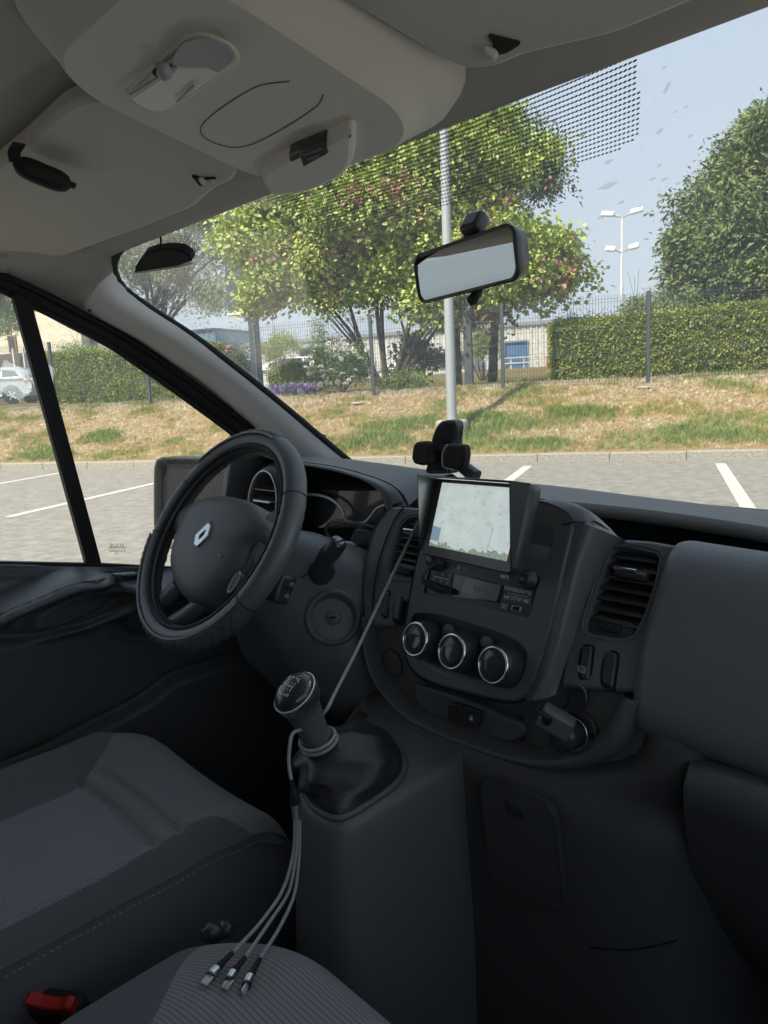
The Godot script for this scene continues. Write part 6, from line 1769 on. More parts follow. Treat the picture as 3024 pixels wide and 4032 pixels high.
	for j in 8:
		var r := []
		for p in bp:
			var t: Vector3 = bf.call(-0.105, p)
			r.append(Vector3(-0.105 - (0.0 if j == 0 else 0.005 + 0.006 * sin(PI * j / 7.0)), lerpf(t.y, minf(0.56, t.y - 0.02), j / 7.0), t.z))
		rows.append(r)
	var stb := nst()
	rows_grid(stb, rows)
	obj("seat_skirt", stb, M.bolster, b)
	obj("seat_base", box(Vector3(0.32, 0.64, -0.12), Vector3(0.80, 0.22, 0.56), 0.02), M.matt_black, b)
	obj("backrest", box(Vector3(0.33, 1.10, 0.32), Vector3(0.84, 0.50, 0.12), 0.05, Basis(Vector3.RIGHT, 0.22)), M.bolster, b)
	obj("headrest", box(Vector3(0.10, 1.48, 0.42), Vector3(0.26, 0.17, 0.09), 0.035, Basis(Vector3.RIGHT, 0.15)), M.bolster, b)
	obj("side_lever", tube(curve([Vector3(-0.0963,0.875,-0.3609),Vector3(-0.0945,0.875,-0.3703),Vector3(-0.09,0.875,-0.3783),Vector3(-0.0918,0.875,-0.3834),Vector3(-0.0785,0.875,-0.3902)], 12), [0.006, 0.009, 0.011, 0.012, 0.011, 0.010, 0.009, 0.009, 0.010, 0.010, 0.009, 0.006], 10), M.smooth_black, b)
	# ---- belt buckle
	var k = thing("belt_buckle", "red release button of the seat belt buckle between the seats", "belt buckle", Vector3(-0.19, 0.74, -0.21))
	var kb := Vector3(-0.1949,0.82,-0.2207)
	var ky := Vector3(0.28, 0.92, 0.28).normalized()
	var kx := (Vector3(0.80, 0, -0.60) - ky * Vector3(0.80, 0, -0.60).dot(ky)).normalized()
	var kz := kx.cross(ky)
	var kbs := Basis(kx, ky, kz)
	obj("buckle_body", box(kb - ky * 0.040, Vector3(0.062, 0.075, 0.030), 0.006, kbs), M.matt_black, k)
	var rl := [kb - kx * 0.027 - kz * 0.008 + ky * 0.002, kb - kx * 0.010 - kz * 0.008 - ky * 0.004, kb + kx * 0.010 - kz * 0.008 - ky * 0.004, kb + kx * 0.027 - kz * 0.008 + ky * 0.003, kb + kx * 0.029 + kz * 0.014 - ky * 0.006, kb - kx * 0.029 + kz * 0.014 - ky * 0.006]
	obj("release_button", slab(rounded([kb - kx * 0.028 + ky * 0.012 , kb - kx * 0.012 + ky * 0.004, kb + kx * 0.010 + ky * 0.004, kb + kx * 0.022 + ky * 0.012, kb + kx * 0.028 + ky * 0.010, kb + kx * 0.028 - ky * 0.014, kb - kx * 0.026 - ky * 0.014], 0.003), kz, 0.014, 0.002), M.red, k).position += kz * 0.012

# ---------------------------------------------------------------- gadgets
func build_gadgets():
	# ---- reversing monitor with sun hood
	var mn := Vector3(-0.210, 0.069, 0.975).normalized()
	var ax := Vector3(0.977, 0.041, 0.207).normalized()
	var ay := mn.cross(ax).normalized()
	var mc := Vector3(0.009, 1.322, -0.715)
	var m = thing("monitor", "small black monitor with sun hood and bright picture, before radio", "monitor", mc - ay * 0.06)
	var W := 0.200
	var H := 0.109
	# the screen leans back from the hood's mouth
	var sn := (mn * 0.966 + ay * 0.259).normalized()
	var su := sn.cross(ax).normalized()
	var fo := mc - ay * (H / 2) + su * (H * 0.5) - sn * 0.002
	obj("monitor_case", loft([rloop(fo - sn * 0.020, ax, su, W - 0.012, H - 0.012, 0.010), rloop(fo - sn * 0.017, ax, su, W + 0.002, H + 0.001, 0.010), rloop(fo - sn * 0.004, ax, su, W + 0.002, H + 0.001, 0.010), rloop(fo, ax, su, W - 0.002, H - 0.002, 0.009)], true, true), M.smooth_black, m)
	var sc := fo + sn * 0.0012
	var sw := 0.166
	var sh := 0.088
	var p0 := sc - ax * (sw / 2 - 0.005) + su * (sh / 2 + 0.003)
	var sst := nst()
	sst.set_smooth_group(-1)
	var cs := [p0, p0 + ax * sw, p0 + ax * sw - su * sh, p0 - su * sh]
	var uv := [Vector2(0, 0), Vector2(1, 0), Vector2(1, 1), Vector2(0, 1)]
	for i in [0, 1, 2, 0, 2, 3]:
		sst.set_uv(uv[i])
		sst.add_vertex(cs[i])
	obj("screen", sst, M.screen, m)
	var tl := fo - ax * (W / 2) + su * (H / 2)
	var tr := fo + ax * (W / 2) + su * (H / 2)
	var bl := fo - ax * (W / 2) - su * (H / 2)
	var br := fo + ax * (W / 2) - su * (H / 2)
	var hl := mc - ax * (W / 2) + ay * (H / 2)
	var hr := mc + ax * (W / 2) + ay * (H / 2)
	obj("hood_flap", slab([tl, tr, hr, hl], ay, 0.003, 0.001), M.smooth_black, m)
	obj("hood_flap", slab([tl, hl, bl.lerp(hl, 0.2), bl], -ax, 0.003, 0.001), M.smooth_black, m)
	obj("hood_flap", slab([tr, hr, br.lerp(hr, 0.2), br], ax, 0.003, 0.001), M.smooth_black, m)
	obj("monitor_foot", box(fo - sn * 0.045, Vector3(0.035, 0.05, 0.05), 0.004, Basis(ax, ay, mn)), M.smooth_black, m)
	var scl := AreaLight3D.new()
	scl.name = "screen_light"
	scl.light_energy = 0.010
	scl.light_color = Color(0.92, 1.0, 0.97)
	scl.area_size = Vector2(sw, sh)
	scl.shadow_enabled = true
	m.add_child(scl)
	scl.transform = Transform3D(Basis(ax, su, sn), sc + sn * 0.003 - m.position).looking_at(sc + sn - m.position, su)
	# ---- phone holder on the dash top
	var h = thing("phone_holder", "black phone holder with two side clamps on dashboard top", "phone holder", Vector3(-0.128,1.3452,-0.86))
	var hn := Vector3(-0.05, 0.22, 0.97).normalized()
	var bodyl := rounded([Vector3(-0.1087,1.4332,-0.8),Vector3(-0.1,1.4405,-0.8),Vector3(-0.0868,1.4428,-0.8),Vector3(-0.0725,1.4414,-0.8),Vector3(-0.0687,1.4347,-0.8),Vector3(-0.0713,1.4217,-0.8),Vector3(-0.0788,1.411,-0.8),Vector3(-0.0892,1.3976,-0.8),Vector3(-0.0933,1.383,-0.8),Vector3(-0.0795,1.3663,-0.8),Vector3(-0.1349,1.3634,-0.8),Vector3(-0.1286,1.3815,-0.8),Vector3(-0.1226,1.3965,-0.8),Vector3(-0.1196,1.4137,-0.8)], 0.008, 3)
	obj("holder_back", slab(bodyl, hn, 0.016, 0.003), M.smooth_black, h)
	obj("back_pad", slab(inset(oriented(shift(bodyl, hn * 0.001), hn), 0.004), hn, 0.002, 0.0008), M.matt_black, h)
	obj("edge_trim", tube(curve([Vector3(-0.0682,1.4403,-0.797),Vector3(-0.0619,1.4291,-0.797),Vector3(-0.0648,1.4151,-0.797),Vector3(-0.0778,1.4077,-0.797),Vector3(-0.0868,1.3908,-0.797),Vector3(-0.0864,1.3667,-0.797)], 20), 0.0007, 6), M.plastic_soft, h)
	var shell_ := inset(oriented(rounded([Vector3(-0.1175,1.4408,-0.815),Vector3(-0.0862,1.4418,-0.815),Vector3(-0.0779,1.4323,-0.815),Vector3(-0.0815,1.3987,-0.815),Vector3(-0.0983,1.364,-0.815),Vector3(-0.1462,1.3615,-0.815)], 0.010, 3), hn), 0.004)
	obj("holder_shell", slab(shell_, hn, 0.014, 0.006), M.smooth_black, h)
	obj("clamp", slab(rounded([Vector3(-0.1311,1.4121,-0.775),Vector3(-0.1106,1.4142,-0.775),Vector3(-0.0988,1.4111,-0.775),Vector3(-0.1018,1.3829,-0.775),Vector3(-0.1128,1.3789,-0.775),Vector3(-0.1315,1.3805,-0.775),Vector3(-0.1368,1.3888,-0.775)], 0.008, 4), Vector3(0.25, 0.1, 0.96), 0.013, 0.004), M.rubber, h)
	obj("clamp", slab(rounded([Vector3(-0.0592,1.4089,-0.765),Vector3(-0.0543,1.4124,-0.765),Vector3(-0.0255,1.4115,-0.765),Vector3(-0.0237,1.3986,-0.765),Vector3(-0.03,1.3791,-0.765),Vector3(-0.0422,1.3774,-0.765),Vector3(-0.0632,1.381,-0.765),Vector3(-0.065,1.3949,-0.765)], 0.008, 4), Vector3(0.25, 0.1, 0.96), 0.013, 0.004), M.rubber, h)
	obj("clamp_trim", tube(curve([Vector3(-0.0525,1.412,-0.763),Vector3(-0.0594,1.4056,-0.763),Vector3(-0.0631,1.3951,-0.763),Vector3(-0.0619,1.3818,-0.763),Vector3(-0.0419,1.3781,-0.763)], 16), 0.0007, 6), M.silver, h)
	obj("arm", bar([Vector3(-0.1171,1.3831,-0.79),Vector3(-0.1124,1.4051,-0.79),Vector3(-0.0796,1.4036,-0.79)], 0.012, 0.01, hn), M.rubber, h)
	obj("stalk", tube([Vector3(-0.0883,1.375,-0.83),Vector3(-0.0789,1.3693,-0.83),Vector3(-0.0618,1.3593,-0.83)], [0.010, 0.010, 0.011], 12), M.smooth_black, h)
	obj("suction_foot", lathe([[0.036, 0.0], [0.034, 0.008], [0.020, 0.016], [0.0, 0.018]], 24, Transform3D(Basis.IDENTITY, Vector3(-0.1143,1.3426,-0.9) - Vector3(0, 0.03, 0))), M.smooth_black, h)
	# ---- braided charging cable
	var braid := mat(0.92, 0.92, 0.94, 0.7, 0, null, 0, 0.0075, T.braid)
	var neck := Vector3(-0.1,1.0401,-0.5526)
	var axis := (Vector3(-0.104,1.1184,-0.5232) - neck).normalized()
	var u1 := axis.cross(Vector3.FORWARD).normalized()
	var u2 := axis.cross(u1).normalized()
	var c = thing("charging_cable", "black and white braided cable looped round gear lever, three plugs", "cable", Vector3(0.0142,0.91,-0.3704))
	var path := [Vector3(-0.1294,1.3089,-0.7919), Vector3(-0.1304,1.2938,-0.7775), Vector3(-0.165,1.2381,-0.7721), Vector3(-0.15,1.1865,-0.7115), Vector3(-0.125,1.1352,-0.6404), Vector3(-0.1,1.1011,-0.5799), Vector3(-0.085,1.0934,-0.5551)]
	for i in 34:
		var a := 0.6 + TAU * 1.75 * i / 33.0
		path.append(neck + axis * (0.014 - 0.012 * i / 33.0) + (u1 * cos(a) + u2 * sin(a)) * 0.0235)
	obj("braided_lead", tube(curve(path, 260), 0.0024, 8), braid, c)
	var hang := curve([neck + axis * 0.016 + (Vector3(-0.095,1.0872,-0.5139) - neck) * 0.35, Vector3(-0.088,1.0782,-0.5023), Vector3(-0.082,1.0628,-0.4918), Vector3(-0.078,1.0479,-0.4869), Vector3(-0.072,1.0298,-0.4845)], 40)
	obj("braided_lead", tube(hang, 0.0024, 8), braid, c)
	obj("strain_sleeve", tube(curve([Vector3(-0.072,1.031,-0.4846), Vector3(-0.07,1.0201,-0.4849), Vector3(-0.068,1.0088,-0.4845)], 8), [0.003, 0.003, 0.003, 0.0034, 0.004, 0.0048, 0.0052, 0.0052], 10), M.rubber, c)
	obj("splitter_collar", tube([Vector3(-0.068,1.01,-0.4847), Vector3(-0.067,1.0001,-0.4844)], 0.0058, 12), M.rubber, c)
	obj("splitter", tube([Vector3(-0.067,1.0007,-0.4845), Vector3(-0.064,0.9816,-0.4834)], 0.0055, 14), M.satin, c)
	var ends := [[Vector3(-0.0012,0.916,-0.3481), Vector3(0.0004,0.911,-0.3288), Vector3(0.0074,0.91,-0.3103)], [Vector3(0.0153,0.917,-0.3532), Vector3(0.0173,0.911,-0.3375), Vector3(0.0281,0.91,-0.322)], [Vector3(0.0282,0.917,-0.3629), Vector3(0.0346,0.911,-0.3468), Vector3(0.0463,0.91,-0.3314)]]
	var tops := [Vector3(-0.066,0.9828,-0.4815), Vector3(-0.064,0.9828,-0.4835), Vector3(-0.062,0.9827,-0.4855)]
	var mids := [[Vector3(-0.058,0.9473,-0.4705), Vector3(-0.045,0.9183,-0.4438), Vector3(-0.025,0.9112,-0.3994)], [Vector3(-0.054,0.9459,-0.4709), Vector3(-0.04,0.9155,-0.448), Vector3(-0.018,0.9095,-0.4039)], [Vector3(-0.052,0.9422,-0.4739), Vector3(-0.035,0.9128,-0.4522), Vector3(-0.008,0.9069,-0.413)]]
	for i in 3:
		obj("braided_lead", tube(curve([tops[i], mids[i][0], mids[i][1], mids[i][2], ends[i][0]], 90), 0.0021, 8), braid, c)
		var a: Vector3 = ends[i][0]
		var b: Vector3 = ends[i][1]
		var t: Vector3 = ends[i][2]
		var d := (t - a).normalized()
		var pg = obj("plug_sleeve", tube([a, a.lerp(b, 0.3), a.lerp(b, 0.6), b, b.lerp(t, 0.18)], [0.0026, 0.0030, 0.0030, 0.0046, 0.0050], 12), M.rubber, c)
		obj("plug_shell", tube([b.lerp(t, 0.10), b.lerp(t, 0.55)], 0.0052, 16), M.satin, pg)
		obj("plug_collar", tube([b.lerp(t, 0.53), b.lerp(t, 0.66)], 0.0050, 14), M.gloss_black, pg)
		var up := Vector3.UP
		var sd := d.cross(up).normalized()
		if i == 2: sd = (sd * 0.3 + up * 0.95).normalized()
		var uz := sd.cross(d).normalized()
		obj("plug_tip", box(b.lerp(t, 0.85), Vector3(0.0085 if i < 2 else 0.006, 0.0026, 0.012), 0.0008, Basis(sd, uz, -d)), M.white_plastic if i == 0 else M.silver, pg)
	# ---- thin black leads
	var l1 = thing("monitor_lead", "thin black lead curling from the monitor onto the radio", "cable", Vector3(-0.0844,1.222,-0.7365))
	obj("lead", tube(curve([Vector3(-0.0544,1.2525,-0.7442),Vector3(-0.0659,1.2476,-0.7426),Vector3(-0.0797,1.2379,-0.7395),Vector3(-0.0842,1.227,-0.736),Vector3(-0.0827,1.2209,-0.734),Vector3(-0.0749,1.2189,-0.7334)], 30), 0.0016, 8), M.smooth_black, l1)
	obj("plug", tube([Vector3(-0.0816,1.2213,-0.7363),Vector3(-0.0708,1.2204,-0.736),Vector3(-0.0606,1.2184,-0.7353),Vector3(-0.0443,1.2165,-0.7347),Vector3(-0.0331,1.2165,-0.7347)], [0.0035, 0.0055, 0.006, 0.0055, 0.003], 12), M.rubber, l1)
	var l2 = thing("power_lead", "thin black lead looped over the stack's right shoulder", "cable", Vector3(0.1607,1.3081,-0.8))
	obj("lead", tube(curve([Vector3(0.1158,1.3151,-0.781), Vector3(0.1292,1.3204,-0.7743), Vector3(0.1428,1.3242,-0.7734), Vector3(0.1481,1.3229,-0.785), Vector3(0.1556,1.3183,-0.79), Vector3(0.1568,1.3085,-0.795), Vector3(0.1511,1.3002,-0.8)], 30), 0.0017, 8), M.smooth_black, l2)
	# ---- socket with adapter
	var p = thing("power_adapter", "black car adapter plugged into the round dashboard socket", "adapter", Vector3(0.1553,1.0677,-0.745))
	var pd := Vector3(0.18, 0.16, 0.97).normalized()
	var po := Vector3(0.1608,1.0743,-0.735)
	var px_ := Vector3.UP.cross(pd).normalized()
	var pf := frame(po, px_, pd)
	obj("socket_bezel", lathe([[0.033, -0.012], [0.032, 0.0], [0.028, 0.004], [0.025, 0.001], [0.024, -0.006]], 32, pf), M.smooth_black, p)
	obj("socket_ring", lathe([[0.0205, -0.004], [0.0205, 0.004], [0.0190, 0.0055], [0.0182, 0.004], [0.0180, -0.004]], 32, pf), M.chrome, p)
	obj("adapter_barrel", lathe([[0.0170, -0.006], [0.0170, 0.012], [0.0160, 0.026], [0.0135, 0.030], [0.0, 0.0305]], 24, pf), M.smooth_black, p)
	var hd0 := Vector3(0.1846,1.0998,-0.695)
	var hd1 := Vector3(0.162,1.1116,-0.685)
	var hdx := (hd1 - hd0).normalized()
	var hdz := (pd - hdx * pd.dot(hdx)).normalized()
	var ab = obj("adapter_head", box(hd0.lerp(hd1, 0.5) + hdx * 0.004, Vector3(hd0.distance_to(hd1) + 0.012, 0.026, 0.024), 0.004, Basis(hdx, hdz.cross(hdx), hdz)), M.plastic, p)
	obj("adapter_lead", tube(curve([hd1 + hdz * 0.010, Vector3(0.1755,1.1217,-0.665), Vector3(0.1714,1.1261,-0.662), Vector3(0.1629,1.1259,-0.665), Vector3(0.1532,1.1215,-0.675), Vector3(0.1503,1.1225,-0.685)], 16), [0.006, 0.006, 0.0055, 0.005, 0.004, 0.0035, 0.003, 0.0025, 0.002, 0.002, 0.002, 0.002, 0.002, 0.002, 0.002, 0.002], 8), M.rubber, ab)
	# flap standing above the socket
	obj("socket_flap", slab(rounded([Vector3(0.1526,1.1282,-0.738),Vector3(0.1647,1.1354,-0.738),Vector3(0.1754,1.1324,-0.738),Vector3(0.1785,1.1216,-0.738),Vector3(0.1752,1.1069,-0.738),Vector3(0.1599,1.0975,-0.738),Vector3(0.1501,1.1036,-0.738)], 0.008, 4), pd, 0.006, 0.002), M.smooth_black, p)
	obj("flap_edge", tube(curve([Vector3(0.1688,1.1384,-0.732),Vector3(0.1783,1.1355,-0.732),Vector3(0.182,1.1255,-0.732),Vector3(0.1809,1.1213,-0.732)], 14), 0.0016, 6), M.plastic_soft, p)

# ---------------------------------------------------------------- outside
func E(s: float, y: float, d: float) -> Vector3:
	return KD * s + ND * d + Vector3(0, y, 0)

func EV(v: Vector3) -> Vector3:
	return E(v.x, v.y, v.z)

var gn: FastNoiseLite
func gh(s: float, d: float) -> float:
	if d < 13.22: return 0.0
	var n := gn.get_noise_2d(s * 3.0, d * 3.0) * 0.05
	if d < 16.2:
		var t := (d - 13.22) / 2.9
		return 0.13 + 1.10 * (t * 0.75 + 0.25 * smoothstep(0, 1, t)) + n * minf(1.0, t * 4.0)
	var y := 1.25 + n
	y += 0.15 * smoothstep(17.0, 32.0, d) + 0.024 * maxf(0.0, d - 34.0)
	return minf(y, 3.2)

func terrain(d0: float, d1: float, nd: int, s0: float, s1: float, ns: int) -> SurfaceTool:
	var rows := []
	for j in nd + 1:
		var r := []
		var d := lerpf(d0, d1, pow(j / float(nd), 1.0 if d1 < 30 else 2.0))
		for k in ns + 1:
			var s := lerpf(s0, s1, k / float(ns))
			r.append(E(s, gh(s, d), d))
		rows.append(r)
	var st := nst()
	rows_grid(st, rows)
	return st

func eb() -> Basis:
	return Basis(KD, Vector3.UP, KD.cross(Vector3.UP))

func build_ground():
	gn = FastNoiseLite.new()
	gn.seed = 12
	gn.frequency = 0.12
	var a = obj("parking_lot", nst_sheet([E(-70, 0, -45), E(70, 0, -45), E(70, 0, 13.2), E(-70, 0, 13.2)]), M.asphalt)
	a.set_meta("kind", "structure")
	# kerb: one stone after another
	var k = setting("kerb")
	var ks := box(Vector3.ZERO, Vector3(1.195, 0.34, 0.19), 0.018)
	ks.generate_normals()
	var km: ArrayMesh = ks.commit()
	for i in 34:
		var s := -26.0 + i * 1.2
		var o := MeshInstance3D.new()
		o.name = "kerb_stone"
		o.mesh = km
		o.material_override = M.kerb
		k.add_child(o, true)
		o.transform = Transform3D(eb(), E(s, -0.035 + rng.randf_range(-0.004, 0.004), 13.16 + rng.randf_range(-0.004, 0.004)))
	# bay lines
	var at := [[-14.0, 7.3], [-11.03, 7.3], [-7.52, 7.45], [-4.48, 7.4], [-1.47, 7.4], [1.46, 7.4], [4.4, 7.4]]
	var names := ["far left bay line", "second bay line from the left, seen through the side window", "bay line running behind the door mirror", "bay line hidden behind the steering wheel", "short bay line just right of the monitor", "bay line at the right edge above the ledge", "bay line beyond the right edge"]
	for i in at.size():
		var q: Array = at[i]
		var l = obj("bay_line", nst_sheet([E(q[0] - 0.075, 0.004, q[1]), E(q[0] + 0.075, 0.004, q[1]), E(q[0] + 0.075, 0.004, 12.45), E(q[0] - 0.075, 0.004, 12.45)]), M.paint)
		l.set_meta("kind", "structure")
	var b = obj("grass_bank", terrain(13.22, 18.0, 40, -40, 40, 200), M.bank)
	b.set_meta("kind", "structure")
	var f = obj("lawn", terrain(18.0, 260.0, 60, -220, 220, 110), M.lawn)
	f.set_meta("kind", "structure")
	# dry and green grass on the bank
	var tuft := blade_mesh(9, 0.16, 0.010, 0.10, 3)
	var tf := []
	var co := []
	var r := RandomNumberGenerator.new()
	r.seed = 77
	var gp := FastNoiseLite.new()
	gp.seed = 5
	gp.frequency = 0.55
	var green := [Vector3(-11.382,0.990,14.400), Vector3(-12.406,0.448,13.600), Vector3(-4.092,0.786,14.500), Vector3(-0.954,0.791,14.800), Vector3(-2.938,0.425,14.000), Vector3(-4.946,0.313,13.800), Vector3(-2.017,0.595,14.300), Vector3(1.570,0.175,13.700), Vector3(0.997,0.289,13.900), Vector3(-1.486,0.253,13.600), Vector3(-4.585,0.477,13.900), Vector3(-2.609,0.773,14.600)]
	for i in 46000:
		var s := r.randf_range(-19.0, 9.0)
		var d := 13.27 + pow(r.randf(), 0.85) * 4.2
		var g := gp.get_noise_2d(s, d * 1.6) * 0.9 + 0.14 * r.randf_range(-1, 1) - 0.15
		# greener close to the kerb, and in a few lush patches
		g += 0.42 * exp(-(d - 13.25) / 0.35)
		var lush := 0.0
		for q in green:
			lush = maxf(lush, exp(-(pow((s - q.x) / 0.85, 2.0) + pow((d - q.z) / 0.28, 2.0))))
		g += lush * 0.75
		var c: Color
		if g > 0.16:
			c = Color(0.176, 0.270, 0.061).lerp(Color(0.270, 0.338, 0.095), r.randf())
		elif g > 0.0:
			c = Color(0.351, 0.338, 0.121).lerp(Color(0.459, 0.392, 0.176), r.randf())
		else:
			c = Color(0.57, 0.52, 0.39).lerp(Color(0.80, 0.74, 0.58), r.randf())
			if r.randf() < 0.25: c = Color(0.40, 0.32, 0.20)
		var h := r.randf_range(0.45, 1.0) * (0.75 + lush * 0.5)
		if d > 15.5: h *= 1.15
		var flat := 0.55 if g <= 0.0 else 1.0
		var lean := Basis(Vector3(r.randf_range(-1, 1), 0, r.randf_range(-1, 1)).normalized(), r.randf_range(0.1, 0.8 if g <= 0 else 0.35))
		tf.append(Transform3D(lean * Basis(Vector3.UP, r.randf() * TAU).scaled(Vector3(h, h * flat, h)), E(s, gh(s, d) - 0.01, d)))
		co.append(c)
	var mg := scatter("bank_grass", tuft, tf, co, leaf_mat(0.25), null)
	mg.set_meta("kind", "stuff")
	mg.set_meta("label", "dry straw and green grass covering the bank behind the kerb")
	mg.set_meta("category", "grass")
	# scraps of litter and a few flat stones lying in the grass
	for q in [[Vector3(-5.651,1.303,15.500), 0.16, "pale flat stone lying at the foot of the rose bush"], [Vector3(0.297,1.191,15.700), 0.15, "pale flat stone at the foot of the right fence post"]]:
		var e := nst()
		var p: Vector3 = q[0]
		var rings := []
		for z in [[0.0, 0.8], [0.03, 1.0], [0.055, 0.85], [0.062, 0.3]]:
			var rg := []
			for i in 12:
				var w := TAU * i / 12
				rg.append(E(p.x + cos(w) * q[1] * z[1] * (1.0 + 0.15 * sin(w * 3)), gh(p.x, p.z) + 0.02 + z[0] * 0.8, p.z + sin(w) * 0.07 * z[1]))
			rings.append(rg)
		loft(rings, true, true, e)
		tag(obj("flat_stone", e, M.concrete), q[2], "stone")

func nst_sheet(p: Array) -> SurfaceTool:
	var st := nst()
	st.set_smooth_group(-1)
	quad(st, p[0], p[1], p[2], p[3])
	return st

func leaf_mat(back := 0.55) -> StandardMaterial3D:
	var m := StandardMaterial3D.new()
	m.vertex_color_use_as_albedo = true
	m.roughness = 0.55
	m.cull_mode = BaseMaterial3D.CULL_DISABLED
	m.backlight_enabled = true
	m.backlight = Color(back, back * 1.05, back * 0.4)
	return m

func blade_mesh(n: int, h: float, w: float, spread: float, sd: int) -> ArrayMesh:
	var r := RandomNumberGenerator.new()
	r.seed = sd
	var st := nst()
	st.set_smooth_group(-1)
	for i in n:
		var a := r.randf() * TAU
		var b := Vector3(cos(a), 0, sin(a)) * r.randf() * spread
		var o := Vector3(cos(a + r.randf_range(-1, 1)), 0, sin(a + r.randf_range(-1, 1))) * h * r.randf_range(0.2, 0.8)
		var s := Vector3(-sin(a), 0, cos(a)) * w * 0.5
		var hh := h * r.randf_range(0.5, 1.1)
		var m := b + o * 0.35 + Vector3.UP * hh * 0.65
		var t := b + o + Vector3.UP * hh
		tri(st, b - s, b + s, m + s * 0.8)
		tri(st, b - s, m + s * 0.8, m - s * 0.8)
		tri(st, m - s * 0.8, m + s * 0.8, t)
	st.generate_normals()
	return st.commit()

# a spray of leaves: n pointed leaves round the origin within radius rad
func leaf_spray(n: int, ls: float, rad: float, sd: int, slim := 0.62) -> ArrayMesh:
	var r := RandomNumberGenerator.new()
	r.seed = sd
	var st := nst()
	st.set_smooth_group(-1)
	for i in n:
		var c := Vector3(r.randf_range(-1, 1), r.randf_range(-0.8, 0.8), r.randf_range(-1, 1)) * rad
		var d := (c.normalized() + Vector3(r.randf_range(-0.7, 0.7), r.randf_range(-0.9, 0.3), r.randf_range(-0.7, 0.7))).normalized()
		var nrm := (Vector3.UP * 0.7 + Vector3(r.randf_range(-0.8, 0.8), 0.0, r.randf_range(-0.8, 0.8)) + c.normalized() * 0.5).normalized()
		var s := d.cross(nrm).normalized()
		var up := s.cross(d)
		var l := ls * r.randf_range(0.7, 1.2)
		var a := c
		var t := c + d * l - up * l * 0.15
		var m := c + d * l * 0.42 + up * l * 0.06
		tri(st, a, m + s * l * slim * 0.5, t)
		tri(st, a, t, m - s * l * slim * 0.5)
	st.generate_normals()
	return st.commit()

func scatter(called: String, mesh: Mesh, tf: Array, co: Array, m, parent) -> MultiMeshInstance3D:
	var mm := MultiMesh.new()
	mm.transform_format = MultiMesh.TRANSFORM_3D
	mm.use_colors = true
	mm.mesh = mesh
	mm.instance_count = tf.size()
	for i in tf.size():
		mm.set_instance_transform(i, tf[i])
		mm.set_instance_color(i, co[i])
	var mi := MultiMeshInstance3D.new()
	mi.multimesh = mm
	mi.material_override = m
	if parent == null:
		mi.name = numbered(called)
		add_child(mi)
	else:
		mi.name = called
		parent.add_child(mi, true)
		mi.position = -parent.position
	return mi

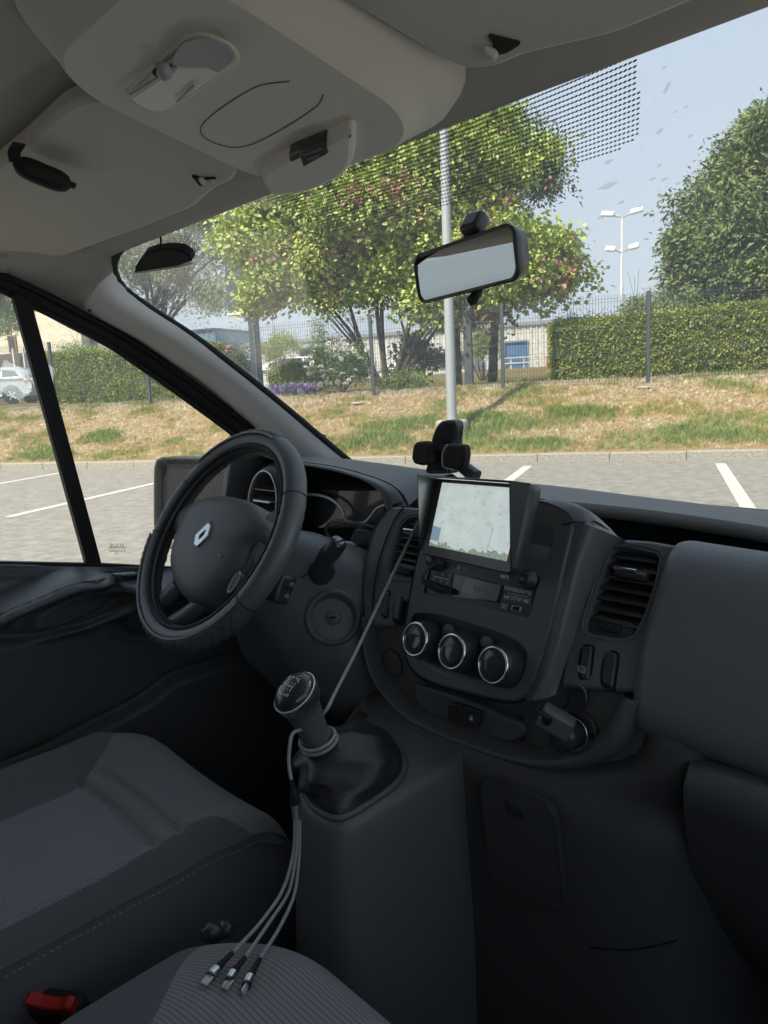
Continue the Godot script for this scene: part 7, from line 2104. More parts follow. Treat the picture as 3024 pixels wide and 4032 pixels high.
# ---------------------------------------------------------------- fence and posts
func build_fence():
	var f = thing("mesh_fence", "grey-green welded mesh fence along the top of the bank", "fence", E(-3, 1.25, 16))
	var ps := [-23.0, -20.1, -17.2, -14.3, -11.37, -8.32, -5.43, -2.52, 0.36, 3.26, 6.16, 9.06]
	for s in ps:
		var y: float = 1.20
		obj("fence_post", box(E(s, (y + 2.97) / 2 - 0.1, 16.0), Vector3(0.072, 2.97 - y + 0.2, 0.06), 0.006, eb()), M.fence, f)
	for i in ps.size() - 1:
		var a: float = ps[i] + 0.04
		var b: float = ps[i + 1] - 0.04
		var st := nst()
		var n := int((b - a) / 0.0585)
		for k in n + 1:
			var s := lerpf(a, b, k / float(n))
			tube([E(s, 1.27, 15.955), E(s, 2.96, 15.955)], 0.0038, 3, false, st, false)
		for y in [1.30, 1.36, 1.56, 1.79, 1.84, 1.90, 2.12, 2.34, 2.40, 2.62, 2.82, 2.88]:
			tube([E(a, y, 15.95), E(b, y, 15.95)], 0.0038, 3, false, st, false)
		obj("mesh_panel", st, M.fence, f)
	# street lamp with its concrete foot
	var l = thing("street_lamp", "galvanised lamp post standing in a round concrete foot", "lamp post", E(-3.16, 0.3, 14.05))
	var bp := E(-3.16, 0.0, 14.05)
	obj("concrete_foot", lathe([[0.325, 0.10], [0.318, 0.40], [0.308, 0.66], [0.296, 0.705], [0.25, 0.72], [0.0, 0.725]], 28, Transform3D(Basis.IDENTITY, bp)), M.concrete, l)
	var leanv := (Vector3.UP - KD * 0.0 + Vector3(0.012, 0, 0)).normalized()
	obj("pole", tube([bp + leanv * 0.70, bp + leanv * 1.9, bp + leanv * 3.5, bp + leanv * 9.0], [0.097, 0.095, 0.088, 0.062], 20), M.zinc, l)
	obj("pole_collar", tube([bp + leanv * 1.88, bp + leanv * 1.90], 0.0975, 20), M.zinc, l)
	obj("outreach_arm", tube(curve([bp + leanv * 8.9, bp + leanv * 9.5 - ND * 0.3, bp + leanv * 9.7 - ND * 1.2], 12), 0.04, 10), M.zinc, l)
	obj("lantern", box(bp + leanv * 9.72 - ND * 1.5, Vector3(0.26, 0.12, 0.7), 0.03, eb()), M.silver, l)
	# dark steel post behind the fence
	var dp = thing("steel_post", "thick dark steel post rising behind the fence, right of lamp", "post", E(-3.3, 1.25, 17.0))
	var d0 := Vector3(-3.483,1.368,17.000)
	obj("shaft", box(E(d0.x, 1.9 + 0.5, 17.0), Vector3(0.19, 2.9, 0.14), 0.02, eb()), mat(0.075, 0.082, 0.09, 0.6), dp)
	# tall floodlight mast far off
	var m0 := Vector3(-2.237,4.872,62.000)
	var mt := Vector3(-2.230,12.545,62.000)
	var m = thing("floodlight_mast", "tall white floodlight mast with two tiers of lamps beyond hedge", "lamp post", E(m0.x, 2.5, 62))
	obj("mast", tube([E(m0.x, 1.5, 62), E(m0.x + 0.1, mt.y, 62)], [0.11, 0.075], 10), M.white_plastic, m)
	for t in [[mt.y, 1.0], [Vector3(-2.232,10.047,62.000).y, 0.82]]:
		for q in [[-1.0, -0.4], [-1.0, 0.5], [1.0, -0.4], [1.0, 0.5]]:
			var c := E(m0.x + 0.1 + q[0] * 1.02 * t[1], t[0] + 0.32 + (0.16 if q[1] > 0 else -0.08), 62 + q[1] * 0.8)
			var hd = obj("lamp_arm", tube([E(m0.x + 0.1, t[0], 62), c - KD * q[0] * 0.4 - Vector3(0, 0.1, 0)], 0.05, 6), M.zinc, m)
			obj("lamp_head", box(c, Vector3(0.92 * t[1], 0.26, 0.42), 0.08, eb() * Basis(Vector3.BACK, 0.16 * q[0])), M.white_plastic, hd)

# ---------------------------------------------------------------- far buildings and sign
func ribbed_wall(s0: float, s1: float, y0: float, y1: float, d: float, pitch: float) -> SurfaceTool:
	var st := nst()
	var p := []
	var n := int((s1 - s0) / pitch)
	for i in n:
		var s := s0 + (s1 - s0) * i / n
		for q in [[0.0, 0.0], [0.55, 0.0], [0.65, 0.06], [0.9, 0.06]]: p.append(Vector2(s + pitch * q[0], d - q[1]))
	p.append(Vector2(s1, d))
	st.set_smooth_group(-1)
	for i in p.size() - 1:
		quad(st, E(p[i].x, y0, p[i].y), E(p[i + 1].x, y0, p[i + 1].y), E(p[i + 1].x, y1, p[i + 1].y), E(p[i].x, y1, p[i].y))
	return st

func ebox(s0: float, s1: float, y0: float, y1: float, d0: float, d1: float, ch := 0.0) -> SurfaceTool:
	return box(E((s0 + s1) / 2, (y0 + y1) / 2, (d0 + d1) / 2), Vector3(s1 - s0, y1 - y0, absf(d1 - d0)), ch, eb())

func build_far():
	var a := Vector3(-36.238,5.598,60.000)
	var b := Vector3(1.314,4.510,60.000)
	var et := Vector3(-9.970,5.165,60.000)
	var w = thing("warehouse", "long white ribbed warehouse with a blue roller door", "building", E(-10, 2.0, 60))
	var dl := Vector3(-10.678,3.963,60.000)
	var dr := Vector3(-9.006,2.394,60.000)
	obj("wall", ribbed_wall(a.x, dl.x, 1.6, et.y, 60.0, 0.42), M.wall_white, w)
	obj("wall", ribbed_wall(dr.x, b.x, 1.6, et.y, 60.0, 0.42), M.wall_white, w)
	obj("wall", ribbed_wall(dl.x, dr.x, dl.y, et.y, 60.0, 0.42), M.wall_white, w)
	obj("rear_mass", ebox(a.x, b.x, 1.0, et.y, 60.4, 74.0), M.wall_white, w)
	obj("eave_trim", ebox(a.x - 0.1, b.x + 0.1, et.y, et.y + 0.14, 59.8, 60.3), M.roof_grey, w)
	obj("roof", ebox(a.x, b.x, et.y + 0.141, et.y + 0.32, 60.6, 74.2), M.roof_grey, w)
	var dd = obj("roller_door", ebox(dl.x, dr.x, 1.7, dl.y, 60.12, 60.3), M.door_blue, w)
	for i in 6: obj("door_slat", ebox(dl.x + 0.05, dr.x - 0.05, lerpf(2.3, dl.y - 0.5, i / 5.0), lerpf(2.3, dl.y - 0.5, i / 5.0) + 0.26, 60.06, 60.13, 0.02), M.door_blue, dd)
	obj("door_frame", ebox(dl.x - 0.12, dl.x, 1.7, dl.y + 0.12, 59.9, 60.1), M.wall_blue, w)
	obj("door_frame", ebox(dr.x, dr.x + 0.12, 1.7, dl.y + 0.12, 59.9, 60.1), M.wall_blue, w)
	obj("door_frame", ebox(dl.x, dr.x, dl.y, dl.y + 0.14, 59.9, 60.1), M.wall_blue, w)
	var wl := Vector3(-28.082,4.682,60.000)
	var wr := Vector3(-27.496,4.454,60.000)
	for i in 2:
		var win = obj("window", ebox(wl.x + i * 1.4, wr.x + 0.5 + i * 1.4, wl.y - 1.1, wl.y, 59.82, 59.95), M.wall_blue, w)
		obj("pane", ebox(wl.x + 0.12 + i * 1.4, wr.x + 0.38 + i * 1.4, wl.y - 1.0, wl.y - 0.1, 59.78, 59.815), M.window_dark, win)
	# blue unit at the left end
	var u0 := Vector3(-36.540,6.488,57.000)
	var u1 := Vector3(-34.254,4.702,57.000)
	var u = thing("blue_unit", "small flat blue building beside the warehouse's left end", "building", E(u0.x, 1.9, 57))
	obj("wall", ribbed_wall(u0.x, u1.x, 1.6, u0.y, 56.9, 0.5), M.wall_blue, u)
	obj("rear_mass", ebox(u0.x, u1.x, 1.0, u0.y, 57.05, 63.0), M.wall_blue, u)
	obj("roof_edge", ebox(u0.x - 0.1, u1.x + 0.1, u0.y, u0.y + 0.15, 56.7, 63.1), M.sign_blue, u)
	# low brown-roofed annex and white railings before the warehouse
	var n0 := Vector3(-15.828,3.114,54.000)
	var n1 := Vector3(-11.932,2.303,54.000)
	var n = thing("annex", "low annex with brown roof edge before the warehouse", "building", E(n0.x, 1.9, 54))
	obj("wall", ebox(n0.x, n1.x, 1.4, n0.y, 53.5, 58.0), M.wall_white, n)
	obj("roof", ebox(n0.x - 0.2, n1.x + 0.2, n0.y + 0.001, n0.y + 0.25, 53.2, 58.2), M.roof_tile, n)
	for i in 3:
		var wn_ = obj("window", ebox(n0.x + 0.3 + i * 1.3, n0.x + 1.3 + i * 1.3, n0.y - 0.9, n0.y - 0.12, 53.40, 53.49), M.render_grey, n)
		obj("pane", ebox(n0.x + 0.38 + i * 1.3, n0.x + 1.22 + i * 1.3, n0.y - 0.83, n0.y - 0.18, 53.36, 53.395), M.window_dark, wn_)
	var r0 := Vector3(-12.381,2.665,56.000)
	var r1 := Vector3(-6.702,2.497,56.000)
	var rl = thing("railing", "white post and rail barrier in front of the warehouse door", "railing", E(r0.x, 2.0, 56))
	for i in 7: obj("railing_post", ebox(lerpf(r0.x, r1.x, i / 6.0) - 0.05, lerpf(r0.x, r1.x, i / 6.0) + 0.05, 1.7, 2.75, 55.95, 56.05), M.wall_white, rl)
	for y in [2.3, 2.68]: obj("rail", ebox(r0.x, r1.x, y, y + 0.08, 55.88, 55.94), M.wall_white, rl)
	var rt := Vector3(-5.923,2.592,50.000)
	tag(obj("red_container", ebox(rt.x - 0.3, rt.x + 2.4, 1.6, rt.y, 50.0, 52.0, 0.05), M.red_paint), "red box showing at the left end of the right hedge", "container")
	# cream house seen through the side window
	var h0 := Vector3(-50.648,9.515,44.000)
	var h1 := Vector3(-37.009,6.508,44.000)
	var h2 := Vector3(-35.386,6.440,45.000)
	var hs = thing("house", "cream rendered house with orange framed windows behind the hedge", "house", E(h0.x, 1.5, 46))
	obj("wall", ebox(h0.x - 6, h1.x, 1.2, 8.4, 44.0, 52.0), M.cream, hs)
	obj("side_wing", ebox(h1.x + 0.002, h2.x, 1.2, 6.9, 45.0, 52.0), M.render_grey, hs)
	obj("roof", ebox(h0.x - 6.5, h1.x + 0.5, 8.401, 8.75, 43.4, 52.6), M.roof_tile, hs)
	obj("wing_roof", ebox(h1.x + 0.51, h2.x + 0.4, 6.901, 7.2, 44.5, 52.4), M.roof_tile, hs)
	for q in [[Vector3(-43.289,6.061,43.900), Vector3(-42.781,5.056,43.900), 43.9], [Vector3(-37.054,5.767,44.900), Vector3(-36.648,4.979,44.900), 44.9]]:
		var fr = obj("window", ebox(q[0].x - 0.1, q[1].x + 0.1, q[1].y - 0.1, q[0].y + 0.1, q[2] - 0.02, q[2] + 0.09, 0.01), M.frame_orange, hs)
		obj("pane", ebox(q[0].x, q[1].x, q[1].y, q[0].y, q[2] - 0.06, q[2] - 0.025), M.window_dark, fr)
	# weathered board fence before the house, board by board
	var f0 := Vector3(-38.348,4.627,36.000)
	var f1 := Vector3(-32.593,3.428,36.000)
	var bf = thing("board_fence", "weathered grey board fence in front of the cream house", "fence", E(f0.x, 1.4, 36))
	var nb := 34
	for i in nb:
		var s := lerpf(f0.x, f1.x, i / float(nb))
		obj("board", ebox(s, s + (f1.x - f0.x) / nb - 0.012, 1.35, f0.y - 0.35 + rng.randf_range(-0.015, 0.015), 36.0, 36.03), M.wood_grey, bf)
	for q in [Vector3(-34.888,3.556,35.500), Vector3(-34.139,3.514,35.500), Vector3(-33.072,4.237,35.500)]:
		obj("pale_post", ebox(q.x - 0.05, q.x + 0.05, 1.3, f0.y - 0.1, 35.6, 35.7), M.wall_white, bf)
	# tall advertising sign on a blue post
	var p0 := Vector3(-12.143,1.875,23.000)
	var g = thing("totem_sign", "dark blue advertising sign on a thick blue post behind the tree", "sign", E(p0.x, 1.35, 23))
	obj("post", ebox(p0.x - 0.15, p0.x + 0.15, 1.2, 7.2, 22.9, 23.15, 0.02), M.sign_blue, g)
	var g0 := Vector3(-12.997,7.232,23.000)
	var g1 := Vector3(-12.122,4.034,23.000)
	obj("panel", ebox(g0.x, g1.x, g1.y, g0.y, 22.88, 23.12, 0.03), mat(0.05, 0.075, 0.12, 0.4), g)
	obj("panel_edge", ebox(g0.x - 0.02, g1.x + 0.02, g1.y - 0.09, g1.y - 0.001, 22.86, 23.14, 0.01), M.white_plastic, g)

# ---------------------------------------------------------------- plants
var bark_r := RandomNumberGenerator.new()

# grows limbs from a to b with side branches; returns tips
func limb(st, a: Vector3, b: Vector3, r0: float, r1: float, depth: int, tips: Array, spread: float):
	var mid := a.lerp(b, 0.5) + Vector3(bark_r.randf_range(-1, 1), bark_r.randf_range(-0.3, 0.5), bark_r.randf_range(-1, 1)) * a.distance_to(b) * 0.10
	var p := curve([a, mid, b], 7)
	var rr := []
	for i in 7: rr.append(lerpf(r0, r1, i / 6.0))
	tube(p, rr, 7 if r0 > 0.03 else 5, false, st, false)
	tips.append(b)
	if depth <= 0: return
	var n := 3 if depth > 1 else 2
	for i in n:
		var t := bark_r.randf_range(0.35, 0.95)
		var o: Vector3 = p[int(t * 6)]
		var d := ((b - a).normalized() + Vector3(bark_r.randf_range(-1, 1), bark_r.randf_range(-0.2, 0.7), bark_r.randf_range(-1, 1)) * spread).normalized()
		limb(st, o, o + d * a.distance_to(b) * bark_r.randf_range(0.45, 0.75), lerpf(r0, r1, t) * 0.6, r1 * 0.5, depth - 1, tips, spread)

# crown: leaf sprays in clumps spread through ellipsoids [centre, radii, clumps]
func crown(parent, blobs: Array, per: int, clump_r: float, meshes: Array, cols: Array, sd: int, m, accent := [], part := "crown"):
	var r := RandomNumberGenerator.new()
	r.seed = sd
	var sets := []
	for i in meshes.size(): sets.append([[], []])
	for b in blobs:
		for i in b[2]:
			var v := Vector3(r.randfn(), r.randfn(), r.randfn()).normalized()
			var q: float = pow(r.randf(), 0.42)
			var c: Vector3 = b[0] + eb() * (v * q * b[1])
			var tone := r.randf()
			var acc: bool = accent.size() > 0 and r.randf() < accent[0]
			var cr0 := clump_r * r.randf_range(0.6, 1.25)
			for k in per:
				var u := Vector3(r.randfn(), r.randfn() * 0.7, r.randfn()) * 0.5 * cr0
				var s := r.randf_range(0.7, 1.25)
				var w := r.randi() % meshes.size()
				sets[w][0].append(Transform3D(Basis(Vector3.UP, r.randf() * TAU) * Basis(Vector3.RIGHT, r.randf_range(-0.5, 0.5)).scaled(Vector3.ONE * s), c + u))
				var co: Color = cols[0].lerp(cols[1], clampf(tone * 0.7 + r.randf() * 0.4, 0, 1))
				if acc and k < per * 0.45: co = accent[1].lerp(accent[2], r.randf())
				sets[w][1].append(co)
	for i in meshes.size():
		var o := scatter(part, meshes[i], sets[i][0], sets[i][1], m, parent)
		o.set_meta("kind", "stuff")

func tree(called: String, label: String, foot: Vector3, stems: Array, blobs: Array, per: int, clump_r: float, meshes: Array, cols: Array, sd: int, bark, accent := [], depth := 2):
	var t = thing(called, label, "tree", foot)
	bark_r.seed = sd
	var st := nst()
	var tips := []
	for s in stems: limb(st, s[0], s[1], s[2], s[3], depth, tips, 0.75)
	obj("trunk", st, bark, t)
	crown(t, blobs, per, clump_r, meshes, cols, sd, leaf_mat(), accent)
	return t

func hedge(label: String, s0: float, s1: float, y0: float, y1a: float, y1b: float, d0: float, d1: float, n: int, cols: Array, sd: int):
	var t = thing("hedge", label, "hedge", E((s0 + s1) / 2, y0, (d0 + d1) / 2))
	# twiggy dark core a little inside the leaves
	var c := nst()
	c.set_smooth_group(-1)
	var i0 := 0.10
	var q := []
	for p in [[s0 + i0, d0 + i0, y1a], [s1 - i0, d0 + i0, y1b], [s1 - i0, d1 - i0, y1b], [s0 + i0, d1 - i0, y1a]]: q.append([E(p[0], y0, p[1]), E(p[0], p[2] - i0, p[1])])
	for k in 4: quad(c, q[k][0], q[(k + 1) % 4][0], q[(k + 1) % 4][1], q[k][1])
	quad(c, q[0][1], q[1][1], q[2][1], q[3][1])
	obj("twig_core", c, mat(0.030, 0.032, 0.014, 1.0, 0, T.bark_n, 1.0, 0.4, T.bark), t)
	var r := RandomNumberGenerator.new()
	r.seed = sd
	var tf := []
	var co := []
	var nz := FastNoiseLite.new()
	nz.seed = sd
	nz.frequency = 0.5
	for i in n:
		var s := r.randf_range(s0, s1)
		var top := lerpf(y1a, y1b, (s - s0) / (s1 - s0))
		var f := r.randf()
		var y := 0.0
		var d := 0.0
		if f < 0.62:
			y = lerpf(y0, top, r.randf()); d = d0 + r.randf_range(-0.05, 0.07)
		elif f < 0.90:
			y = top + r.randf_range(-0.06, 0.05); d = r.randf_range(d0, d1)
		else:
			y = lerpf(y0, top, r.randf()); d = r.randf_range(d0, d1); s = (s0 if r.randf() < 0.5 else s1) + r.randf_range(-0.05, 0.05)
		y += nz.get_noise_2d(s, d) * 0.05
		d += nz.get_noise_2d(s * 2.0, y * 3.0) * 0.06
		if y < y0 + 0.28 and r.randf() < 0.45: continue
		tf.append(Transform3D(Basis(Vector3.UP, r.randf() * TAU) * Basis(Vector3.RIGHT, r.randf_range(-0.9, 0.9)).scaled(Vector3.ONE * r.randf_range(0.7, 1.3)), E(s, y, d)))
		co.append(cols[0].lerp(cols[1], clampf(r.randf() * 0.8 + nz.get_noise_2d(s * 1.5, y * 4.0) * 0.5, 0, 1)))
	var o := scatter("foliage", leaf_spray(14, 0.060, 0.085, sd, 0.5), tf, co, leaf_mat(0.25), t)
	o.set_meta("kind", "stuff")

func build_plants():
	var big := [leaf_spray(9, 0.125, 0.17, 1, 0.85), leaf_spray(9, 0.125, 0.17, 2, 0.85)]
	var mid := [leaf_spray(12, 0.13, 0.22, 3, 0.5), leaf_spray(12, 0.13, 0.22, 4, 0.5)]
	var small := [leaf_spray(16, 0.15, 0.30, 5, 0.5)]
	# lime-green tree with reddish pods, right behind the fence
	var f0 := Vector3(-5.862,1.351,18.000)
	var foot := E(f0.x, 1.2, 18.0)
	var lime := [Color(0.27, 0.36, 0.085), Color(0.50, 0.58, 0.16)]
	tree("redbud_tree", "spreading lime green tree with reddish pods behind the fence", foot, [
		[foot, EV(Vector3(-6.735,3.639,18.000)), 0.085, 0.035], [foot + KD * 0.1, EV(Vector3(-6.122,4.499,18.300)), 0.08, 0.035], [foot + KD * 0.15, EV(Vector3(-4.861,3.888,17.800)), 0.085, 0.035],
		[foot + KD * 0.2, EV(Vector3(-4.499,3.019,18.000)), 0.06, 0.03], [foot, EV(Vector3(-8.053,4.224,18.200)), 0.06, 0.025], [foot, EV(Vector3(-5.403,5.869,18.000)), 0.07, 0.025], [foot + KD * 0.1, EV(Vector3(-3.336,4.183,18.000)), 0.06, 0.025]],
		[[EV(Vector3(-5.547,5.362,18.000)), Vector3(2.5, 1.25, 1.7), 92], [EV(Vector3(-8.650,4.966,18.200)), Vector3(1.45, 1.05, 1.1), 58], [EV(Vector3(-2.761,4.101,17.800)), Vector3(1.35, 1.05, 1.1), 52], [EV(Vector3(-3.923,3.471,17.600)), Vector3(1.6, 0.55, 1.0), 34],
		[EV(Vector3(-6.584,4.068,18.000)), Vector3(1.6, 0.7, 1.2), 36], [EV(Vector3(-7.052,6.352,18.300)), Vector3(2.2, 1.1, 1.6), 64], [EV(Vector3(-3.914,6.389,18.000)), Vector3(2.0, 1.2, 1.5), 60], [EV(Vector3(-5.457,7.425,18.400)), Vector3(2.2, 1.0, 1.5), 50], [EV(Vector3(-9.160,4.018,18.000)), Vector3(0.7, 0.42, 0.7), 12], [EV(Vector3(-2.040,3.628,17.800)), Vector3(0.75, 0.5, 0.7), 14], [EV(Vector3(-8.716,6.629,18.600)), Vector3(1.1, 0.9, 1.0), 26]],
		46, 0.56, big, lime, 101, M.bark, [0.20, Color(0.30, 0.13, 0.11), Color(0.44, 0.24, 0.20)])
	# darker tree rising above it, behind
	var q0 := E(Vector3(-4.389,3.100,24.000).x, 1.3, 24.0)
	tree("dark_tree", "darker tree topping out behind the lime green one", q0, [[q0, EV(Vector3(-4.418,6.932,24.000)), 0.16, 0.06], [q0, EV(Vector3(-5.234,8.235,24.000)), 0.12, 0.04]],
		[[EV(Vector3(-4.242,8.095,24.000)), Vector3(1.5, 1.5, 1.3), 46], [EV(Vector3(-5.485,8.797,24.500)), Vector3(1.7, 1.6, 1.4), 46], [EV(Vector3(-3.016,7.406,24.000)), Vector3(0.7, 0.7, 0.7), 12]], 26, 0.55, mid, [Color(0.093, 0.145, 0.051), Color(0.187, 0.255, 0.093)], 102, M.bark)
	# tall loose tree at the left, hazy olive green
	var l0 := E(Vector3(-24.274,2.247,34.000).x, 1.4, 34.0)
	tree("acacia_tree", "tall loose olive-grey tree behind the antenna box", l0, [[l0, EV(Vector3(-22.597,8.106,34.000)), 0.30, 0.10], [l0 + Vector3(0, 2.5, 0), EV(Vector3(-20.434,7.012,34.000)), 0.14, 0.04], [l0 + Vector3(0, 3, 0), EV(Vector3(-24.379,8.284,34.000)), 0.13, 0.04], [l0 + Vector3(0, 3.5, 0), EV(Vector3(-20.942,9.686,34.000)), 0.14, 0.04], [l0 + Vector3(0, 4.0, 0), EV(Vector3(-19.525,8.234,34.000)), 0.12, 0.03]],
		[[EV(Vector3(-21.827,8.912,34.000)), Vector3(2.6, 2.0, 2.0), 44], [EV(Vector3(-23.658,7.309,34.000)), Vector3(2.0, 1.5, 1.5), 24], [EV(Vector3(-20.526,6.134,34.000)), Vector3(0.9, 0.8, 1.0), 14], [EV(Vector3(-19.630,9.750,34.000)), Vector3(1.6, 1.2, 1.4), 26], [EV(Vector3(-24.880,8.787,34.000)), Vector3(1.6, 1.6, 1.4), 24], [EV(Vector3(-21.323,11.026,34.000)), Vector3(2.6, 1.2, 1.6), 34]],
		17, 0.85, small, [Color(0.17, 0.21, 0.10), Color(0.32, 0.36, 0.19)], 103, M.bark, [], 3)
	# big tree at the right edge
	var r0 := E(Vector3(2.877,1.747,21.000).x, 1.3, 21.0)
	tree("broadleaf_tree", "large dark green tree at the right edge above the hedge", r0, [[r0, EV(Vector3(2.780,5.437,21.000)), 0.25, 0.08], [r0 + Vector3(0, 1.4, 0), EV(Vector3(1.779,4.486,21.000)), 0.12, 0.04], [r0 + Vector3(0, 1.6, 0), EV(Vector3(3.787,4.689,21.000)), 0.12, 0.04], [r0 + Vector3(0, 1.0, 0), EV(Vector3(1.370,3.647,21.000)), 0.09, 0.03]],
		[[EV(Vector3(2.794,4.909,21.000)), Vector3(1.95, 1.9, 1.8), 120], [EV(Vector3(1.828,4.019,20.800)), Vector3(1.15, 0.95, 1.2), 52], [EV(Vector3(2.997,6.547,21.000)), Vector3(1.0, 0.9, 1.0), 40], [EV(Vector3(4.150,5.266,21.000)), Vector3(1.6, 2.0, 1.6), 70], [EV(Vector3(2.485,3.610,20.600)), Vector3(1.5, 0.7, 1.2), 46], [EV(Vector3(3.896,7.018,21.000)), Vector3(1.1, 1.0, 1.1), 34]],
		30, 0.42, mid, [Color(0.085, 0.125, 0.040), Color(0.20, 0.26, 0.085)], 104, M.bark)
	# slender trunk of another tree beside the lamp
	var s0 := E(Vector3(-4.362,1.458,19.500).x, 1.25, 19.5)
	tree("young_tree", "pale slender trunk just right of the lamp post", s0, [[s0, EV(Vector3(-4.328,4.016,19.500)), 0.10, 0.07]], [[EV(Vector3(-4.143,4.113,19.500)), Vector3(1.0, 0.6, 0.8), 22], [EV(Vector3(-5.856,2.159,21.000)), Vector3(0.6, 0.45, 0.6), 9]], 26, 0.4, big, [Color(0.093, 0.153, 0.037), Color(0.221, 0.306, 0.085)], 105, M.bark_pale, [], 1)
	# leaves hanging in at the far left
	var z0 := E(Vector3(-32.396,3.175,30.000).x, 1.3, 30.0)
	tree("roadside_tree", "green tree at the far left, before the cream house", z0, [[z0, EV(Vector3(-30.841,6.676,30.000)), 0.15, 0.06]], [[EV(Vector3(-30.144,7.273,30.000)), Vector3(1.5, 1.6, 1.3), 60], [EV(Vector3(-29.583,5.473,30.000)), Vector3(0.55, 0.55, 0.7), 14]], 26, 0.45, mid, [Color(0.102, 0.170, 0.043), Color(0.289, 0.374, 0.102)], 106, M.bark)
	# shrubs and background greenery
	var greens := [Color(0.111, 0.170, 0.051), Color(0.255, 0.323, 0.093)]
	for q in [
		["pale green shrub left of the rose bush, behind the white car", Vector3(-13.243,2.995,27.000), Vector3(0.75, 0.62, 0.6), 34, [Color(0.204, 0.289, 0.076), Color(0.408, 0.476, 0.136)]],
		["dark rounded shrub beside the blue sign post", Vector3(-13.275,2.322,24.000), Vector3(0.42, 0.5, 0.5), 22, [Color(0.068, 0.111, 0.043), Color(0.145, 0.204, 0.068)]],
		["feathery shrub before the white warehouse, right of lamp", Vector3(-5.138,2.520,26.000), Vector3(0.62, 0.55, 0.6), 24, [Color(0.153, 0.238, 0.068), Color(0.306, 0.374, 0.119)]],
		["bushes rising behind the right hedge below the mast", Vector3(0.257,2.960,23.000), Vector3(1.4, 0.55, 0.8), 50, greens],
		["dense bushes under the large right tree", Vector3(1.951,2.804,20.000), Vector3(1.6, 0.50, 0.8), 60, greens],
		["sprigs above the left end of the right hedge", Vector3(-1.410,2.597,19.500), Vector3(0.45, 0.16, 0.4), 8, greens],
		["pale leafy shrub above the left hedge", Vector3(-20.023,3.185,24.000), Vector3(1.1, 0.28, 0.6), 24, [Color(0.187, 0.289, 0.085), Color(0.340, 0.442, 0.153)]],
		["low leafy plants at the foot of the lime tree", Vector3(-5.021,1.439,17.200), Vector3(0.55, 0.16, 0.4), 16, [Color(0.136, 0.204, 0.051), Color(0.272, 0.340, 0.085)]]]:
		var p := EV(q[1])
		var t = thing("shrub", q[0], "shrub", Vector3(p.x, gh(q[1].x, q[1].z), p.z))
		bark_r.seed = 5
		var st := nst()
		var tips := []
		for i in 5:
			limb(st, t.position + KD * bark_r.randf_range(-0.15, 0.15), p + KD * bark_r.randf_range(-0.8, 0.8) * q[2].x + Vector3.UP * q[2].y * 0.4, 0.03, 0.008, 1, tips, 0.7)
		obj("stems", st, M.bark, t)
		crown(t, [[p, q[2], q[3]]], 16, 0.30, [leaf_spray(12, 0.075, 0.13, 21, 0.5)], q[4], int(q[2].x * 100.0) + q[3], leaf_mat(), [], "foliage")
	# clipped hedges
	var a0 := Vector3(-1.612,2.491,17.200)
	var a1 := Vector3(4.532,2.489,17.200)
	hedge("clipped green hedge behind the fence at the right", a0.x, a1.x, 1.15, a0.y, a0.y + 0.12, 17.2, 18.6, 21000, [Color(0.15, 0.20, 0.035), Color(0.42, 0.47, 0.10)], 31)
	var b0 := Vector3(-18.088,2.820,17.400)
	var b1 := Vector3(-10.655,2.613,17.400)
	var b2 := Vector3(-15.760,2.668,17.400)
	hedge("clipped green hedge seen through the driver's side window", b2.x, b1.x, 1.15, b2.y, b2.y, 17.4, 18.6, 13000, [Color(0.15, 0.20, 0.035), Color(0.42, 0.47, 0.10)], 32)
	var d0 := Vector3(-9.527,1.977,19.000)
	var d1 := Vector3(-8.356,2.037,19.000)
	hedge("low green hedge in front of the white car", d0.x, d1.x, 1.2, d0.y, d0.y + 0.05, 19.0, 20.0, 3000, [Color(0.15, 0.20, 0.035), Color(0.42, 0.47, 0.10)], 33)
	# white rose bush
	var rp := Vector3(-6.622,1.882,17.000)
	var rb = thing("rose_bush", "rose bush full of white blooms behind the fence", "bush", E(rp.x, 1.25, 17.0))
	bark_r.seed = 9
	var rs := nst()
	var rt := []
	for i in 8: limb(rs, rb.position, EV(rp) + KD * bark_r.randf_range(-0.75, 0.75) + Vector3.UP * bark_r.randf_range(0.0, 0.45), 0.014, 0.005, 1, rt, 0.7)
	obj("stems", rs, M.bark, rb)
	crown(rb, [[EV(Vector3(-6.622,1.882,17.000)), Vector3(0.72, 0.42, 0.4), 40], [EV(Vector3(-7.024,2.178,17.000)), Vector3(0.35, 0.42, 0.3), 12], [EV(Vector3(-7.106,2.727,17.000)), Vector3(0.10, 0.30, 0.1), 4], [EV(Vector3(-6.079,2.014,17.000)), Vector3(0.30, 0.4, 0.3), 12]], 14, 0.25, [leaf_spray(12, 0.055, 0.10, 22, 0.6)], [Color(0.085, 0.145, 0.043), Color(0.204, 0.289, 0.085)], 44, leaf_mat(), [], "foliage")
	var ro := RandomNumberGenerator.new()
	ro.seed = 14
	var bloom := bloom_mesh()
